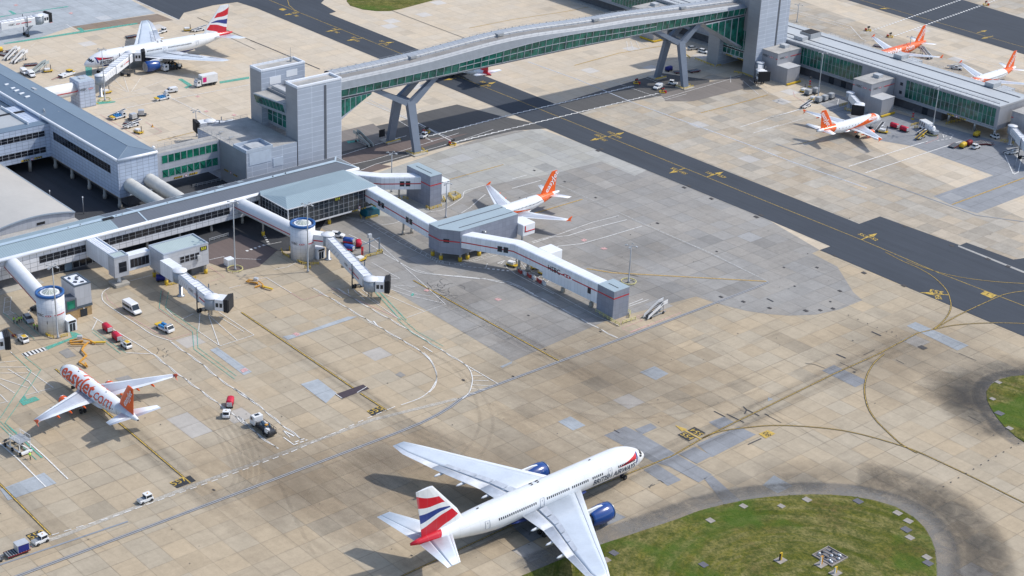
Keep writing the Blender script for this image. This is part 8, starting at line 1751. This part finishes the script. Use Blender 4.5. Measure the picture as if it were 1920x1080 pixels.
for i,(x,y,h,m,l) in enumerate(((1463,1052,1.7,v_yel,'slim yellow and black marker board, left of the gravel pit'),(1539,1060,1.9,v_org,'slim orange marker board at the corner of the gravel pit'),(1566,1076,1.4,v_yel,'yellow box marker at the bottom edge of the grass'))):
    c=G(x,y); r=thing('marker_board',l,'marker board',(c.x,c.y,0)); b=MB(); b.box(c.x-.12,c.x+.12,c.y-.35,c.y+.35,.25,h+.25); b.build('board',m,r); b=MB(); b.box(c.x-.13,c.x-.125+.26,c.y-.36,c.y-.1,.25,h+.2); b.build('board_edge',v_black if i==0 else v_white,r); b=MB(); b.box(c.x-.9,c.x+.9,c.y-1.1,c.y+1.1,.1,.26); b.build('concrete_base',m_slabg,r)
# ================================================================ PEOPLE
def person(px,rz,label,jacket=(.45,.78,.05),legs_=(.015,.017,.022),lean=0,step=.12,arm=.15,skin=(.45,.28,.2)):
    g=G(*px); r=thing('person',label,'person',(g.x,g.y,0),'people in yellow green jackets'); ORG[r.name]=Vector()
    vs=[(0,0,1.0),(0,0,1.25),(lean*.3,0,1.45),(lean*.35,0,1.55),(lean*.4,0,1.66),(0,-.1,.95),(step,-.11,.5),(step*.6,-.11,.06),(step*.6+.14,-.11,.04),(0,.1,.95),(-step,.11,.5),(-step*1.3,.11,.06),(-step*1.3+.14,.11,.04),(lean*.3,-.2,1.42),(lean*.3+arm*.4,-.27,1.15),(lean*.3+arm*1.4,-.25,.92),(lean*.3,.2,1.42),(lean*.3+arm*.3,.27,1.15),(lean*.3+arm*1.1,.25,.92)]
    ed=[(0,1),(1,2),(2,3),(3,4),(0,5),(5,6),(6,7),(7,8),(0,9),(9,10),(10,11),(11,12),(2,13),(13,14),(14,15),(2,16),(16,17),(17,18)]
    rad=[.16,.17,.15,.065,.11,.12,.085,.06,.05,.12,.085,.06,.05,.075,.055,.04,.075,.055,.04]
    key=('p',round(lean,2),round(step,2),round(arm,2),jacket,legs_)
    if key not in PM:
        me=bpy.data.meshes.new('person_body'); me.from_pydata(vs,ed,[]); o=bpy.data.objects.new('tmp',me); col.objects.link(o)
        md=o.modifiers.new('s','SKIN'); 
        for i,q in enumerate(rad): me.skin_vertices[0].data[i].radius=(q,q)
        me.skin_vertices[0].data[0].use_root=True
        sb=o.modifiers.new('u','SUBSURF'); sb.levels=1; sb.render_levels=1
        dg=bpy.context.evaluated_depsgraph_get(); dg.update(); m2=bpy.data.meshes.new_from_object(o.evaluated_get(dg)); bpy.data.objects.remove(o)
        mats=[P('dark trousers',legs_,.9),P('hi vis jacket',jacket,.7,var=.15),P('skin',skin,.6),P('reflective band',(.6,.6,.55),.4)]
        m2.materials.clear(); [m2.materials.append(m) for m in mats]
        for p in m2.polygons:
            z=p.center.z; p.use_smooth=True; p.material_index=0 if z<.95 else (2 if z>1.52 or (abs(p.center.y)>.2 and z<1.0) else (3 if 1.08<z<1.13 else 1))
        PM[key]=m2
    b=bpy.data.objects.new('body',PM[key]); col.objects.link(b); b.parent=r
    h=MB(); h.s=True; cx=lean*.42; h.lathe((cx,0,1.66),[(.02,.13),(.09,.11),(.115,.05),(.118,.0),(.12,-.01)],10); h.build('hair',P('dark hair',(.02,.015,.012),.9),r)
    r.rotation_euler=(0,0,rz); return r
PM={}
person((26.5,606),.3,'person in green yellow jacket, leftmost of the group of four by the round tower'); person((32.5,607.5),1.2,'person in dark top and light jacket standing second in the group of four'); person((36.5,605),2.4,'person in green yellow jacket, third in the group of four',step=.05); person((41,604),3.6,'person in green yellow jacket nearest the parked car on its left',step=.08)
person((64.5,617.5),.5,'person in green yellow jacket just right of the pale car'); person((70,619),4.0,'person in green yellow jacket close to the round tower wall',step=.06)
person((57,861),3.3,'worker in bright yellow jacket leaning on the handle of the access platform',jacket=(.62,.85,.03),lean=.35,step=.25,arm=.35)
bpy.context.view_layer.update()
